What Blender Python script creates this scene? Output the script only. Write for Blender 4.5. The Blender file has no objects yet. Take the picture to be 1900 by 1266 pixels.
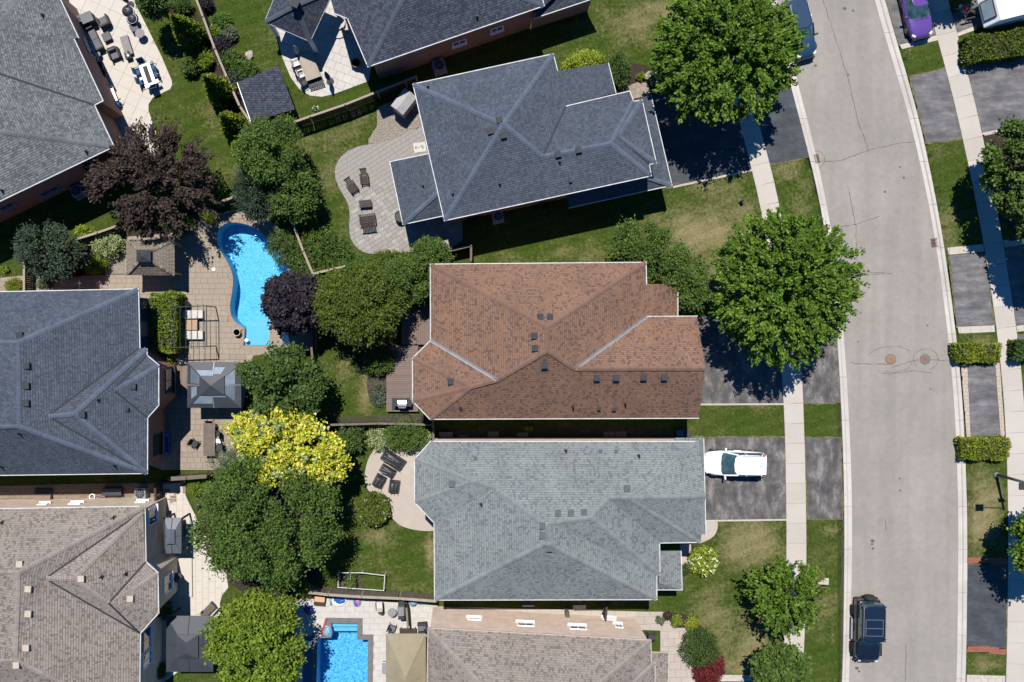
import bpy, bmesh, math, random
import numpy as np
from mathutils import Vector, Matrix, Quaternion
from mathutils.geometry import tessellate_polygon, delaunay_2d_cdt
from mathutils.bvhtree import BVHTree

# ---------------------------------------------------------------- camera, sky, sun, exposure
SC = bpy.context.scene
COL = SC.collection
S, H = 24.0, 66.0                 # survey scale (units per metre on the ground) and flying height of the drone
NX, NY = 870.0, 622.0             # the point straight below the drone
CAM = Vector((0, 0, H))
cd = bpy.data.cameras.new('camera')
cam = bpy.data.objects.new('camera', cd)
COL.objects.link(cam)
cam.location = CAM
cd.sensor_width = 36.0
cd.lens = 36.0 * H / (1900.0 / S)
cd.shift_x = (950 - NX) / 1900.0
cd.shift_y = -(633 - NY) / 1900.0
cd.clip_start = 0.5
cd.clip_end = 2000
SC.camera = cam

SUN_EL = math.radians(65.5)
SUN_DIR = Vector((0.22 * math.cos(SUN_EL), -0.975 * math.cos(SUN_EL), -math.sin(SUN_EL)))
w = bpy.data.worlds.new('World')
SC.world = w
w.use_nodes = True
wn = w.node_tree
bg = wn.nodes['Background']
sky = wn.nodes.new('ShaderNodeTexSky')
sky.sky_type = 'NISHITA'
sky.sun_disc = False
sky.sun_elevation = SUN_EL
sky.sun_rotation = math.atan2(-SUN_DIR.x, -SUN_DIR.y)
sky.air_density = 0.7
sky.dust_density = 0.0
sky.ozone_density = 6.0
hs = wn.nodes.new('ShaderNodeHueSaturation')      # a very clear, deep blue summer sky
hs.inputs['Saturation'].default_value = 1.25
wn.links.new(sky.outputs[0], hs.inputs['Color'])
wn.links.new(hs.outputs[0], bg.inputs[0])
bg.inputs[1].default_value = 0.098
sl = bpy.data.lights.new('sun', 'SUN')
sl.energy = 4.8
sl.angle = math.radians(0.5)
sl.color = (1.0, 0.962, 0.905)
sun = bpy.data.objects.new('sun', sl)
COL.objects.link(sun)
sun.rotation_euler = SUN_DIR.to_track_quat('-Z', 'Y').to_euler()
sun.location = (-10, 40, 90)
SC.view_settings.view_transform = 'Standard'
SC.view_settings.look = 'None'
SC.view_settings.exposure = 0.72
SC.view_settings.gamma = 1.0
SC.view_settings.use_curve_mapping = False

# ---------------------------------------------------------------- helpers
RND = random.Random(7)
MESHES = {}

def W(px, py, h=0.0):
    k = (1 - h / H) / S
    return Vector(((px - NX) * k, (NY - py) * k, h))

def W2(p, h=0.0):
    v = W(p[0], p[1], h)
    return (v.x, v.y)

def lin(c):
    c = c / 255.0
    return c / 12.92 if c <= 0.04045 else ((c + 0.055) / 1.055) ** 2.4

EXPK = 2.05
def A(r, g, b, k=1.0):            # a sunlit colour read off the photograph -> albedo
    return tuple(min(0.85, lin(c) / EXPK * k) for c in (r, g, b)) + (1.0,)

def new_empty(name, loc, rz=0.0):
    o = bpy.data.objects.new(name, None)
    o.empty_display_size = 0.3
    COL.objects.link(o)
    o.location = loc
    o.rotation_euler = (0, 0, rz)
    return o

def tag(o, label=None, cat=None, group=None, kind=None):
    if label: o['label'] = label
    if cat: o['category'] = cat
    if group: o['group'] = group
    if kind: o['kind'] = kind
    return o

def thing(name, label, cat, loc=(0, 0, 0), rz=0.0, group=None):
    return tag(new_empty(name, loc, rz), label, cat, group)

def root_loc(o):
    v = Vector((0, 0, 0))
    while o is not None:
        v += o.location
        o = o.parent
    return v

def link(name, me, mat=None, parent=None):
    o = bpy.data.objects.new(name, me)
    COL.objects.link(o)
    if parent is not None: o.parent = parent
    if mat is not None and len(me.materials) == 0: me.materials.append(mat)
    return o

def copy_tree(o, parent=None):
    c = o.copy()
    COL.objects.link(c)
    c.parent = parent
    for ch in list(o.children):
        copy_tree(ch, c)
    return c

def dup(o, loc, rz=0.0, label=None, scale=None):
    c = copy_tree(o)
    c.location = loc
    c.rotation_euler = (0, 0, rz)
    if scale: c.scale = (scale, scale, scale)
    if label: c['label'] = label
    return c

class MB:
    def __init__(self):
        self.v, self.f = [], []
    def add(self, vs, fs):
        n = len(self.v)
        self.v.extend([tuple(p) for p in vs])
        self.f.extend([tuple(i + n for i in f) for f in fs])
        return self
    def box(self, c, s, rz=0.0, tilt=0.0, taper=1.0):
        x, y, z = s[0] / 2, s[1] / 2, s[2] / 2
        t = taper
        vs = [(-x, -y, -z), (x, -y, -z), (x, y, -z), (-x, y, -z), (-x * t, -y * t, z), (x * t, -y * t, z), (x * t, y * t, z), (-x * t, y * t, z)]
        m = Matrix.Rotation(rz, 3, 'Z') @ Matrix.Rotation(tilt, 3, 'X')
        c = Vector(c)
        return self.add([m @ Vector(p) + c for p in vs], [(0, 3, 2, 1), (4, 5, 6, 7), (0, 1, 5, 4), (1, 2, 6, 5), (2, 3, 7, 6), (3, 0, 4, 7)])
    def bar(self, a, b, t, t2=None):
        a, b = Vector(a), Vector(b)
        d = (b - a)
        L = d.length
        if L < 1e-6: return self
        d /= L
        up = Vector((0, 0, 1)) if abs(d.z) < 0.95 else Vector((1, 0, 0))
        s = d.cross(up).normalized() * t / 2
        u = s.cross(d).normalized() * (t2 or t) / 2
        vs = [a - s - u, a + s - u, a + s + u, a - s + u, b - s - u, b + s - u, b + s + u, b - s + u]
        return self.add(vs, [(0, 1, 2, 3), (7, 6, 5, 4), (0, 4, 5, 1), (1, 5, 6, 2), (2, 6, 7, 3), (3, 7, 4, 0)])
    def tube(self, pts, rs, n=8, caps=True):
        pts = [Vector(p) for p in pts]
        if not isinstance(rs, (list, tuple)): rs = [rs] * len(pts)
        base = len(self.v)
        prev = None
        for i, p in enumerate(pts):
            d = (pts[min(i + 1, len(pts) - 1)] - pts[max(i - 1, 0)]).normalized()
            if prev is None:
                up = Vector((0, 0, 1)) if abs(d.z) < 0.9 else Vector((1, 0, 0))
                s = d.cross(up).normalized()
            else:
                s = (prev - d * prev.dot(d)).normalized()
            prev = s
            u = d.cross(s)
            for k in range(n):
                a = 2 * math.pi * k / n
                self.v.append(tuple(p + (s * math.cos(a) + u * math.sin(a)) * rs[i]))
        for i in range(len(pts) - 1):
            for k in range(n):
                a, b = base + i * n + k, base + i * n + (k + 1) % n
                self.f.append((a, b, b + n, a + n))
        if caps:
            self.f.append(tuple(base + k for k in range(n))[::-1])
            self.f.append(tuple(base + (len(pts) - 1) * n + k for k in range(n)))
        return self
    def lathe(self, c, prof, n=16, sx=1.0, sy=1.0):
        base = len(self.v)
        for r, z in prof:
            for k in range(n):
                a = 2 * math.pi * k / n
                self.v.append((c[0] + r * math.cos(a) * sx, c[1] + r * math.sin(a) * sy, c[2] + z))
        for i in range(len(prof) - 1):
            for k in range(n):
                a, b = base + i * n + k, base + i * n + (k + 1) % n
                self.f.append((a, b, b + n, a + n))
        self.f.append(tuple(base + k for k in range(n))[::-1])
        self.f.append(tuple(base + (len(prof) - 1) * n + k for k in range(n)))
        return self
    def ell(self, c, r, n=12, m=7):
        prof = [(max(1e-3, math.sin(math.pi * i / m)), -math.cos(math.pi * i / m)) for i in range(m + 1)]
        base = len(self.v)
        self.lathe((0, 0, 0), prof, n)
        for i in range(base, len(self.v)):
            x, y, z = self.v[i]
            self.v[i] = (c[0] + x * r[0], c[1] + y * r[1], c[2] + z * r[2])
        return self
    def prism(self, poly, z0, z1):
        # poly: list of (x,y), any simple outline
        n = len(poly)
        ar = sum(poly[i][0] * poly[(i + 1) % n][1] - poly[(i + 1) % n][0] * poly[i][1] for i in range(n))
        if ar < 0: poly = poly[::-1]
        vs = [(p[0], p[1], z0) for p in poly] + [(p[0], p[1], z1) for p in poly]
        tri = tessellate_polygon([[Vector((p[0], p[1], 0)) for p in poly]])
        fs = []
        for t in tri:
            a, b, c = [Vector((poly[i][0], poly[i][1])) for i in t]
            if (b - a).cross(c - a) < 0: t = (t[0], t[2], t[1])
            fs.append(tuple(i + n for i in t))
            fs.append(tuple(t[::-1]))
        for i in range(n):
            j = (i + 1) % n
            fs.append((i, j, j + n, i + n))
        return self.add(vs, fs)
    def build(self, name, mat, parent=None, world=False, smooth=False, bevel=0.0, subd=0):
        me = bpy.data.meshes.new(name)
        vs = self.v
        if world and parent is not None:
            o = root_loc(parent)
            vs = [(a - o.x, b - o.y, c - o.z) for a, b, c in vs]
        me.from_pydata(vs, [], self.f)
        me.validate()
        if smooth: me.polygons.foreach_set('use_smooth', [True] * len(me.polygons))
        ob = link(name, me, mat, parent)
        if bevel:
            m = ob.modifiers.new('bevel', 'BEVEL')
            m.width = bevel; m.segments = 2; m.limit_method = 'ANGLE'
        if subd:
            m = ob.modifiers.new('subd', 'SUBSURF')
            m.levels = subd; m.render_levels = subd
        return ob

# ---------------------------------------------------------------- materials
def nodes(name):
    m = bpy.data.materials.new(name)
    m.use_nodes = True
    nt = m.node_tree
    return m, nt, nt.nodes['Principled BSDF']

def N(nt, typ, **kw):
    n = nt.nodes.new(typ)
    for k, v in kw.items():
        if k == 'inp':
            for kk, vv in v.items(): n.inputs[kk].default_value = vv
        else:
            setattr(n, k, v)
    return n

def noise(nt, vec, scale, detail=4, rough=0.6):
    n = N(nt, 'ShaderNodeTexNoise')
    n.inputs['Scale'].default_value = scale
    n.inputs['Detail'].default_value = detail
    n.inputs['Roughness'].default_value = rough
    if vec is not None: nt.links.new(vec, n.inputs['Vector'])
    return n

def ramp(nt, fac, stops):
    r = N(nt, 'ShaderNodeValToRGB')
    e = r.color_ramp.elements
    while len(e) < len(stops): e.new(0.5)
    for i, (p, c) in enumerate(stops):
        e[i].position = p
        e[i].color = c if len(c) == 4 else tuple(c) + (1.0,)
    nt.links.new(fac, r.inputs[0])
    return r

def mix(nt, fac, a, b, mode='MIX'):
    n = N(nt, 'ShaderNodeMix', data_type='RGBA', blend_type=mode)
    if isinstance(fac, (int, float)): n.inputs[0].default_value = fac
    else: nt.links.new(fac, n.inputs[0])
    for s, x in ((6, a), (7, b)):
        if isinstance(x, (tuple, list)): n.inputs[s].default_value = x
        else: nt.links.new(x, n.inputs[s])
    return n.outputs[2]

def pos(nt):
    return N(nt, 'ShaderNodeNewGeometry').outputs['Position']

def bump(nt, bs, h, strength=0.3, dist=0.02):
    b = N(nt, 'ShaderNodeBump')
    b.inputs['Strength'].default_value = strength
    b.inputs['Distance'].default_value = dist
    nt.links.new(h, b.inputs['Height'])
    nt.links.new(b.outputs[0], bs.inputs['Normal'])

def mat(name, c, c2=None, scale=3.0, rough=0.8, metal=0.0, spec=0.3, isl=None, obj=None, big=None, fine=None, bmp=0.0, trans=0.0, coat=0.0, stretch=None):
    """c..c2 blotched by noise; isl / obj: second colour mixed per island / per object; big: slow stain; fine: grain amount"""
    m, nt, bs = nodes(name)
    p = pos(nt)
    if stretch:
        mp = N(nt, 'ShaderNodeMapping'); mp.inputs['Scale'].default_value = stretch
        nt.links.new(p, mp.inputs[0]); p = mp.outputs[0]
    col = c
    if c2 is not None:
        nz = noise(nt, p, scale)
        col = ramp(nt, nz.outputs[0], [(0.3, c), (0.7, c2)]).outputs[0]
    if isl is not None:
        g = N(nt, 'ShaderNodeNewGeometry')
        r = ramp(nt, g.outputs['Random Per Island'], [(0.0, (0, 0, 0, 1)), (1.0, (1, 1, 1, 1))])
        col = mix(nt, r.outputs[0], col, isl)
    if obj is not None:
        oi = N(nt, 'ShaderNodeObjectInfo')
        col = mix(nt, oi.outputs['Random'], col, obj)
    if big is not None:
        nb = noise(nt, p, 0.35, 3)
        rb = ramp(nt, nb.outputs[0], [(0.42, (0, 0, 0, 1)), (0.68, (1, 1, 1, 1))])
        col = mix(nt, rb.outputs[0], col, big)
    if fine:
        nf = noise(nt, p, 60, 2, 0.7)
        rf = ramp(nt, nf.outputs[0], [(0.3, (1 - fine,) * 3), (0.7, (1 + fine,) * 3)])
        col = mix(nt, 1.0, col, rf.outputs[0], 'MULTIPLY')
    if isinstance(col, tuple): bs.inputs['Base Color'].default_value = col
    else: nt.links.new(col, bs.inputs['Base Color'])
    bs.inputs['Roughness'].default_value = rough
    bs.inputs['Metallic'].default_value = metal
    bs.inputs['Specular IOR Level'].default_value = spec
    if coat: bs.inputs['Coat Weight'].default_value = coat; bs.inputs['Coat Roughness'].default_value = 0.05
    if bmp:
        nf = noise(nt, p, 25, 4, 0.7)
        bump(nt, bs, nf.outputs[0], bmp, 0.03)
    return m

def shingle_mat(name, stops, base=False, blotch=None):
    m, nt, bs = nodes(name)
    p = pos(nt)
    g = N(nt, 'ShaderNodeNewGeometry')
    col = ramp(nt, g.outputs['Random Per Island'], stops).outputs[0]
    nz = noise(nt, p, 0.55, 4, 0.6)
    rr = ramp(nt, nz.outputs[0], [(0.3, (0.86,) * 3), (0.72, (1.12,) * 3)])
    col = mix(nt, 1.0, col, rr.outputs[0], 'MULTIPLY')
    if blotch:
        n2 = noise(nt, p, 0.9, 5, 0.65)
        r2 = ramp(nt, n2.outputs[0], [(0.55, (0, 0, 0, 1)), (0.75, (0.55,) * 3 + (1,))])
        col = mix(nt, r2.outputs[0], col, blotch)
    n3 = noise(nt, p, 70, 2, 0.8)
    r3 = ramp(nt, n3.outputs[0], [(0.25, (0.8,) * 3), (0.75, (1.2,) * 3)])
    col = mix(nt, 1.0, col, r3.outputs[0], 'MULTIPLY')
    nt.links.new(col, bs.inputs['Base Color'])
    bs.inputs['Roughness'].default_value = 0.9
    bs.inputs['Specular IOR Level'].default_value = 0.25
    bump(nt, bs, n3.outputs[0], 0.35, 0.01)
    return m

def brick_mat(name, c1, c2, mortar):
    m, nt, bs = nodes(name)
    p = pos(nt)
    sx = N(nt, 'ShaderNodeSeparateXYZ'); nt.links.new(p, sx.inputs[0])
    ad = N(nt, 'ShaderNodeMath', operation='ADD'); nt.links.new(sx.outputs[0], ad.inputs[0]); nt.links.new(sx.outputs[1], ad.inputs[1])
    cb = N(nt, 'ShaderNodeCombineXYZ'); nt.links.new(ad.outputs[0], cb.inputs[0]); nt.links.new(sx.outputs[2], cb.inputs[1])
    br = N(nt, 'ShaderNodeTexBrick')
    br.inputs['Scale'].default_value = 1.0
    br.inputs['Brick Width'].default_value = 0.25
    br.inputs['Row Height'].default_value = 0.085
    br.inputs['Mortar Size'].default_value = 0.008
    br.inputs['Color1'].default_value = c1
    br.inputs['Color2'].default_value = c2
    br.inputs['Mortar'].default_value = mortar
    nt.links.new(cb.outputs[0], br.inputs['Vector'])
    nz = noise(nt, p, 1.3, 4)
    rr = ramp(nt, nz.outputs[0], [(0.3, (0.85,) * 3), (0.7, (1.12,) * 3)])
    nt.links.new(mix(nt, 1.0, br.outputs[0], rr.outputs[0], 'MULTIPLY'), bs.inputs['Base Color'])
    bs.inputs['Roughness'].default_value = 0.9
    bump(nt, bs, br.outputs['Fac'], -0.4, 0.01)
    return m

def leaf_mat(name, stops, trans=0.3, rough=0.45):
    m, nt, bs = nodes(name)
    g = N(nt, 'ShaderNodeNewGeometry')
    col = ramp(nt, g.outputs['Random Per Island'], stops).outputs[0]
    nz = noise(nt, pos(nt), 0.9, 3)
    rr = ramp(nt, nz.outputs[0], [(0.3, (0.85,) * 3), (0.7, (1.42,) * 3)])
    col = mix(nt, 1.0, col, rr.outputs[0], 'MULTIPLY')
    nt.links.new(col, bs.inputs['Base Color'])
    bs.inputs['Roughness'].default_value = 0.6
    bs.inputs['Specular IOR Level'].default_value = 0.14
    tr = N(nt, 'ShaderNodeBsdfTranslucent')
    nt.links.new(mix(nt, 1.0, col, (1.2, 1.35, 0.5, 1), 'MULTIPLY'), tr.inputs[0])
    ms = N(nt, 'ShaderNodeMixShader')
    ms.inputs[0].default_value = trans
    nt.links.new(bs.outputs[0], ms.inputs[1]); nt.links.new(tr.outputs[0], ms.inputs[2])
    nt.links.new(ms.outputs[0], nt.nodes['Material Output'].inputs[0])
    return m

M = {}
M['white'] = mat('white_paint', (0.78, 0.78, 0.77, 1), (0.68, 0.68, 0.66, 1), 4, 0.45)
M['cream_trim'] = mat('cream_trim', A(225, 210, 190), A(210, 195, 175), 3, 0.6)
M['dark_metal'] = mat('dark_metal', (0.018, 0.02, 0.024, 1), (0.03, 0.032, 0.036, 1), 6, 0.7, spec=0.25)
M['black_plastic'] = mat('black_plastic', (0.012, 0.012, 0.014, 1), (0.02, 0.02, 0.022, 1), 8, 0.55)
M['grey_metal'] = mat('grey_metal', (0.22, 0.23, 0.24, 1), (0.3, 0.31, 0.32, 1), 5, 0.4, metal=0.4)
M['steel'] = mat('brushed_steel', (0.5, 0.5, 0.5, 1), (0.4, 0.4, 0.41, 1), 12, 0.35, metal=0.8)
M['flashing'] = mat('valley_flashing', A(172, 168, 168), A(150, 148, 150), 3, 0.55, metal=0.15)
M['car_glass'] = mat('car_glass', (0.008, 0.03, 0.04, 1), (0.05, 0.10, 0.115, 1), 2.6, 0.07, spec=0.7)
M['vent_grey'] = mat('vent_grey', A(112, 117, 118), A(96, 101, 103), 6, 0.75)
M['glass'] = mat('window_glass', (0.012, 0.03, 0.05, 1), (0.02, 0.05, 0.08, 1), 0.8, 0.06, spec=0.8)
M['brick_red'] = brick_mat('red_brick', (0.2, 0.075, 0.045, 1), (0.26, 0.1, 0.06, 1), (0.3, 0.25, 0.21, 1))
M['brick_brown'] = brick_mat('brown_brick', (0.19, 0.105, 0.07, 1), (0.24, 0.14, 0.1, 1), (0.28, 0.22, 0.18, 1))
M['gutter'] = mat('gutter_paint', (0.5, 0.5, 0.49, 1), (0.34, 0.34, 0.33, 1), 2.5, 0.6)
M['brick_pink'] = brick_mat('pink_brick', A(234, 212, 194, 1.45), A(228, 202, 183, 1.45), A(230, 212, 198, 1.45))
M['brick_tan'] = brick_mat('tan_brick', (0.46, 0.37, 0.28, 1), (0.52, 0.42, 0.32, 1), (0.52, 0.45, 0.37, 1))
M['wood_grey'] = mat('weathered_wood', A(150, 138, 124), A(110, 102, 92), 2.5, 0.85, obj=A(128, 116, 104), fine=0.15, bmp=0.2)
M['wood_light'] = mat('pale_cedar', A(196, 184, 164), A(168, 156, 138), 2.5, 0.85, obj=A(180, 164, 146), fine=0.12)
M['wood_dark'] = mat('dark_stained_wood', A(84, 72, 66), A(62, 54, 50), 4, 0.7, obj=A(72, 60, 54), fine=0.12)
M['wood_brown'] = mat('brown_fence_wood', A(96, 84, 72), A(70, 62, 54), 2.2, 0.85, obj=A(84, 72, 62), fine=0.15)
M['deck'] = mat('composite_deck', A(152, 132, 122), A(140, 120, 110), 1.5, 0.75, obj=A(134, 116, 108), fine=0.08)
M['soil'] = mat('garden_mulch', A(52, 42, 36), A(78, 66, 54), 7, 0.95, fine=0.3, bmp=0.8)
M['alley'] = mat('alley_soil', A(108, 96, 86), A(62, 60, 44), 3.0, 0.95, big=A(64, 74, 36), fine=0.3, bmp=0.8)
M['bark'] = mat('bark', A(110, 92, 76), A(70, 58, 48), 8, 0.9)
# ---------------------------------------------------------------- paving and surfaces
PAVED = []
def smooth_poly(pts, it=2):
    for _ in range(it):
        q = []
        for i in range(len(pts)):
            a, b = pts[i], pts[(i + 1) % len(pts)]
            q.append((a[0] * .75 + b[0] * .25, a[1] * .75 + b[1] * .25))
            q.append((a[0] * .25 + b[0] * .75, a[1] * .25 + b[1] * .75))
        pts = q
    return pts

def inpoly(p, poly):
    x, y = p
    c = False
    n = len(poly)
    for i in range(n):
        x1, y1 = poly[i]; x2, y2 = poly[i - 1]
        if (y1 > y) != (y2 > y) and x < (x2 - x1) * (y - y1) / (y2 - y1) + x1: c = not c
    return c

def sheet(name, poly, z, m, parent=None, holes=(), thick=0.0, kind=None, label=None):
    """flat surface with an optional skirt; poly/holes in world xy"""
    PAVED.append(list(poly))
    loops = [[Vector((p[0], p[1], 0)) for p in poly]] + [[Vector((p[0], p[1], 0)) for p in h] for h in holes]
    flat = [p for l in loops for p in l]
    tri = tessellate_polygon(loops)
    b = MB()
    fs = []
    for t in tri:
        a, bb, c = [flat[i] for i in t]
        if (bb - a).cross(c - a).z < 0: t = (t[0], t[2], t[1])
        fs.append(tuple(t))
    b.add([(p.x, p.y, z) for p in flat], fs)
    if thick:
        for l in loops:
            n = len(l)
            base = len(b.v)
            for p in l: b.v.append((p.x, p.y, z))
            for p in l: b.v.append((p.x, p.y, z - thick))
            for i in range(n):
                j = (i + 1) % n
                b.f.append((base + i, base + j, base + n + j, base + n + i))
    o = b.build(name, m, parent, world=True)
    return tag(o, label, kind=kind)

def box_mesh(w, h, t, m, key):
    k = (key, round(w, 3), round(h, 3), round(t, 3), m.name)
    if k not in MESHES:
        x, y = w / 2, h / 2
        e = min(0.008, t / 3)
        me = bpy.data.meshes.new(key)
        vs = [(-x, -y, -t), (x, -y, -t), (x, y, -t), (-x, y, -t), (-x, -y, -e), (x, -y, -e), (x, y, -e), (-x, y, -e),
              (-x + e, -y + e, 0), (x - e, -y + e, 0), (x - e, y - e, 0), (-x + e, y - e, 0)]
        fs = [(0, 1, 5, 4), (1, 2, 6, 5), (2, 3, 7, 6), (3, 0, 4, 7), (4, 5, 9, 8), (5, 6, 10, 9), (6, 7, 11, 10), (7, 4, 8, 11), (8, 9, 10, 11)]
        me.from_pydata(vs, [], fs)
        me.materials.append(m)
        MESHES[k] = me
    return MESHES[k]

def grid_stones(bx, cw, ch, rz=0.0, gap=0.015, stagger=0.5, vary=0.0, seed=1):
    """list of (cx,cy,w,h,rz) covering the world box bx=(x0,y0,x1,y1)"""
    r = random.Random(seed)
    cx, cy = (bx[0] + bx[2]) / 2, (bx[1] + bx[3]) / 2
    R = math.hypot(bx[2] - bx[0], bx[3] - bx[1]) / 2 + 1
    c, s = math.cos(rz), math.sin(rz)
    out = []
    y, row = -R, 0
    while y < R:
        x = -R - (stagger * cw if row % 2 else 0)
        while x < R:
            ww = cw * (r.choice([1.0, 1.0, 1.5, 0.75]) if vary else 1.0)
            px, py = x + ww / 2, y + ch / 2
            out.append((cx + px * c - py * s, cy + px * s + py * c, ww - gap, ch - gap, rz))
            x += ww
        y += ch
        row += 1
    return out

def pave(parent, name, stones, poly, z, t, m, holes=(), limit=300, jitter=0.004, keep=None):
    x0, x1 = min(p[0] for p in poly), max(p[0] for p in poly)
    y0, y1 = min(p[1] for p in poly), max(p[1] for p in poly)
    off = root_loc(parent)
    whole, part = [], []
    r = random.Random(len(stones))
    bd = [(a, b) for lp in [poly] + list(holes) for a, b in zip(lp, lp[1:] + lp[:1])]
    def seg_near(q, rad):
        for (ax, ay), (bx_, by_) in bd:
            dx, dy = bx_ - ax, by_ - ay
            L = dx * dx + dy * dy
            tt = 0 if L == 0 else max(0, min(1, ((q[0] - ax) * dx + (q[1] - ay) * dy) / L))
            if (ax + tt * dx - q[0]) ** 2 + (ay + tt * dy - q[1]) ** 2 < rad * rad: return True
        return False
    for (cx, cy, w_, h_, rz) in stones:
        rad = math.hypot(w_, h_) / 2
        if cx < x0 - rad or cx > x1 + rad or cy < y0 - rad or cy > y1 + rad: continue
        c, s = math.cos(rz), math.sin(rz)
        q = [(cx + a * w_ / 2 * c - b * h_ / 2 * s, cy + a * w_ / 2 * s + b * h_ / 2 * c) for a, b in ((-1, -1), (1, -1), (1, 1), (-1, 1))]
        if seg_near((cx, cy), rad):
            part.append((cx, cy, w_, h_, rz, q))
        elif inpoly((cx, cy), poly) and not any(inpoly((cx, cy), hh) for hh in holes):
            whole.append((cx, cy, w_, h_, rz))
    items = [('w', x) for x in whole]
    # clipped pieces at the edge
    for (cx, cy, w_, h_, rz, q) in part:
        ed = [e for e in bd]
        pv, pf = [Vector(p) for p in q], [[0, 1, 2, 3]]
        faces = [[0, 1, 2, 3]]
        n = 4
        loops = [poly] + list(holes)
        for lp in loops:
            if sum(lp[i - 1][0] * lp[i][1] - lp[i][0] * lp[i - 1][1] for i in range(len(lp))) < 0: lp = lp[::-1]
            faces.append(list(range(n, n + len(lp))))
            pv += [Vector((p[0], p[1])) for p in lp]
            n += len(lp)
        try:
            vo, eo, fo, ov, oe, of = delaunay_2d_cdt(pv, [], faces, 1, 1e-5)
        except Exception:
            continue
        keepf = [f for f, src in zip(fo, of) if 0 in src and 1 in src and not any(k in src for k in range(2, 2 + len(holes)))]
        if not keepf: continue
        area = sum(abs((vo[f[1]] - vo[f[0]]).cross(vo[f[2]] - vo[f[0]])) / 2 for f in keepf)
        if area < 0.12 * w_ * h_ or area < 0.01: continue
        items.append(('c', (vo, keepf)))
    if keep is not None: items.sort(key=lambda it: 0 if it[0] == 'w' else 1)
    rest = MB()
    for i, (k, x) in enumerate(items):
        dz = r.uniform(-jitter, jitter)
        if k == 'w' and i < limit:
            cx, cy, w_, h_, rz = x
            o = link(name, box_mesh(w_, h_, t, m, name), None, parent)
            o.location = (cx - off.x, cy - off.y, z + dz - off.z)
            o.rotation_euler = (0, 0, rz)
        elif k == 'w':
            cx, cy, w_, h_, rz = x
            rest.box((cx, cy, z + dz - t / 2), (w_, h_, t), rz)
        else:
            vo, fs = x
            b = MB() if i < limit else rest
            used = sorted({j for f in fs for j in f})
            mp = {j: a for a, j in enumerate(used)}
            n = len(used)
            vs = [(vo[j].x, vo[j].y, z + dz) for j in used] + [(vo[j].x, vo[j].y, z + dz - t) for j in used]
            ff, cnt = [], {}
            for f in fs:
                g = [mp[j] for j in f]
                a, b2, c2 = [Vector(vs[j]) for j in g[:3]]
                if (b2 - a).cross(c2 - a).z < 0: g = g[::-1]
                ff.append(tuple(g))
                for a_, b_ in zip(g, g[1:] + g[:1]): cnt[(a_, b_)] = 1
            for (a_, b_) in cnt:
                if (b_, a_) not in cnt: ff.append((b_, a_, a_ + n, b_ + n))
            b.add(vs, ff)
            if i < limit: b.build(name, m, parent, world=True)
    if rest.v:
        o = rest.build(name, m, parent, world=True)
        o['kind'] = 'stuff'

def bbox(poly):
    return (min(p[0] for p in poly), min(p[1] for p in poly), max(p[0] for p in poly), max(p[1] for p in poly))

def offset_poly(poly, d):
    n = len(poly)
    ar = sum(poly[i][0] * poly[(i + 1) % n][1] - poly[(i + 1) % n][0] * poly[i][1] for i in range(n))
    sgn = 1 if ar > 0 else -1
    out = []
    for i in range(n):
        p0, p1, p2 = Vector(poly[i - 1]), Vector(poly[i]), Vector(poly[(i + 1) % n])
        d1, d2 = (p1 - p0).normalized(), (p2 - p1).normalized()
        n1, n2 = Vector((d1.y, -d1.x)) * sgn, Vector((d2.y, -d2.x)) * sgn
        b = (n1 + n2)
        if b.length < 1e-4: b = n1
        b.normalize()
        k = min(2.0, 1 / max(0.3, b.dot(n1)))
        q = p1 + b * d * k
        out.append((q.x, q.y))
    return out
def PX(pts, h=0.0):
    return [W2(p, h) for p in pts]

# ---------------------------------------------------------------- road and pavements
def interp(tab, y):
    ys = [t[0] for t in tab]
    if y <= ys[0]:
        a, b = tab[0], tab[1]
    elif y >= ys[-1]:
        a, b = tab[-2], tab[-1]
    else:
        for i in range(len(ys) - 1):
            if ys[i] <= y <= ys[i + 1]: a, b = tab[i], tab[i + 1]; break
    t = (y - a[0]) / (b[0] - a[0])
    return [a[k] + (b[k] - a[k]) * t for k in range(1, len(a))]

def smooth_tab(tab):
    ys = np.arange(-1400, 2700, 20.0)
    raw = np.array([interp(tab, y) for y in ys])
    k = np.ones(9) / 9.0
    out = []
    for c in range(raw.shape[1]):
        v = np.pad(raw[:, c], 4, mode='edge')
        v[:4] = raw[0, c] + (raw[1, c] - raw[0, c]) * np.arange(-4, 0)
        v[-4:] = raw[-1, c] + (raw[-1, c] - raw[-2, c]) * np.arange(1, 5)
        out.append(np.convolve(v, k, 'valid'))
    return [tuple([y] + [o[i] for o in out]) for i, y in enumerate(ys)]

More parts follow.
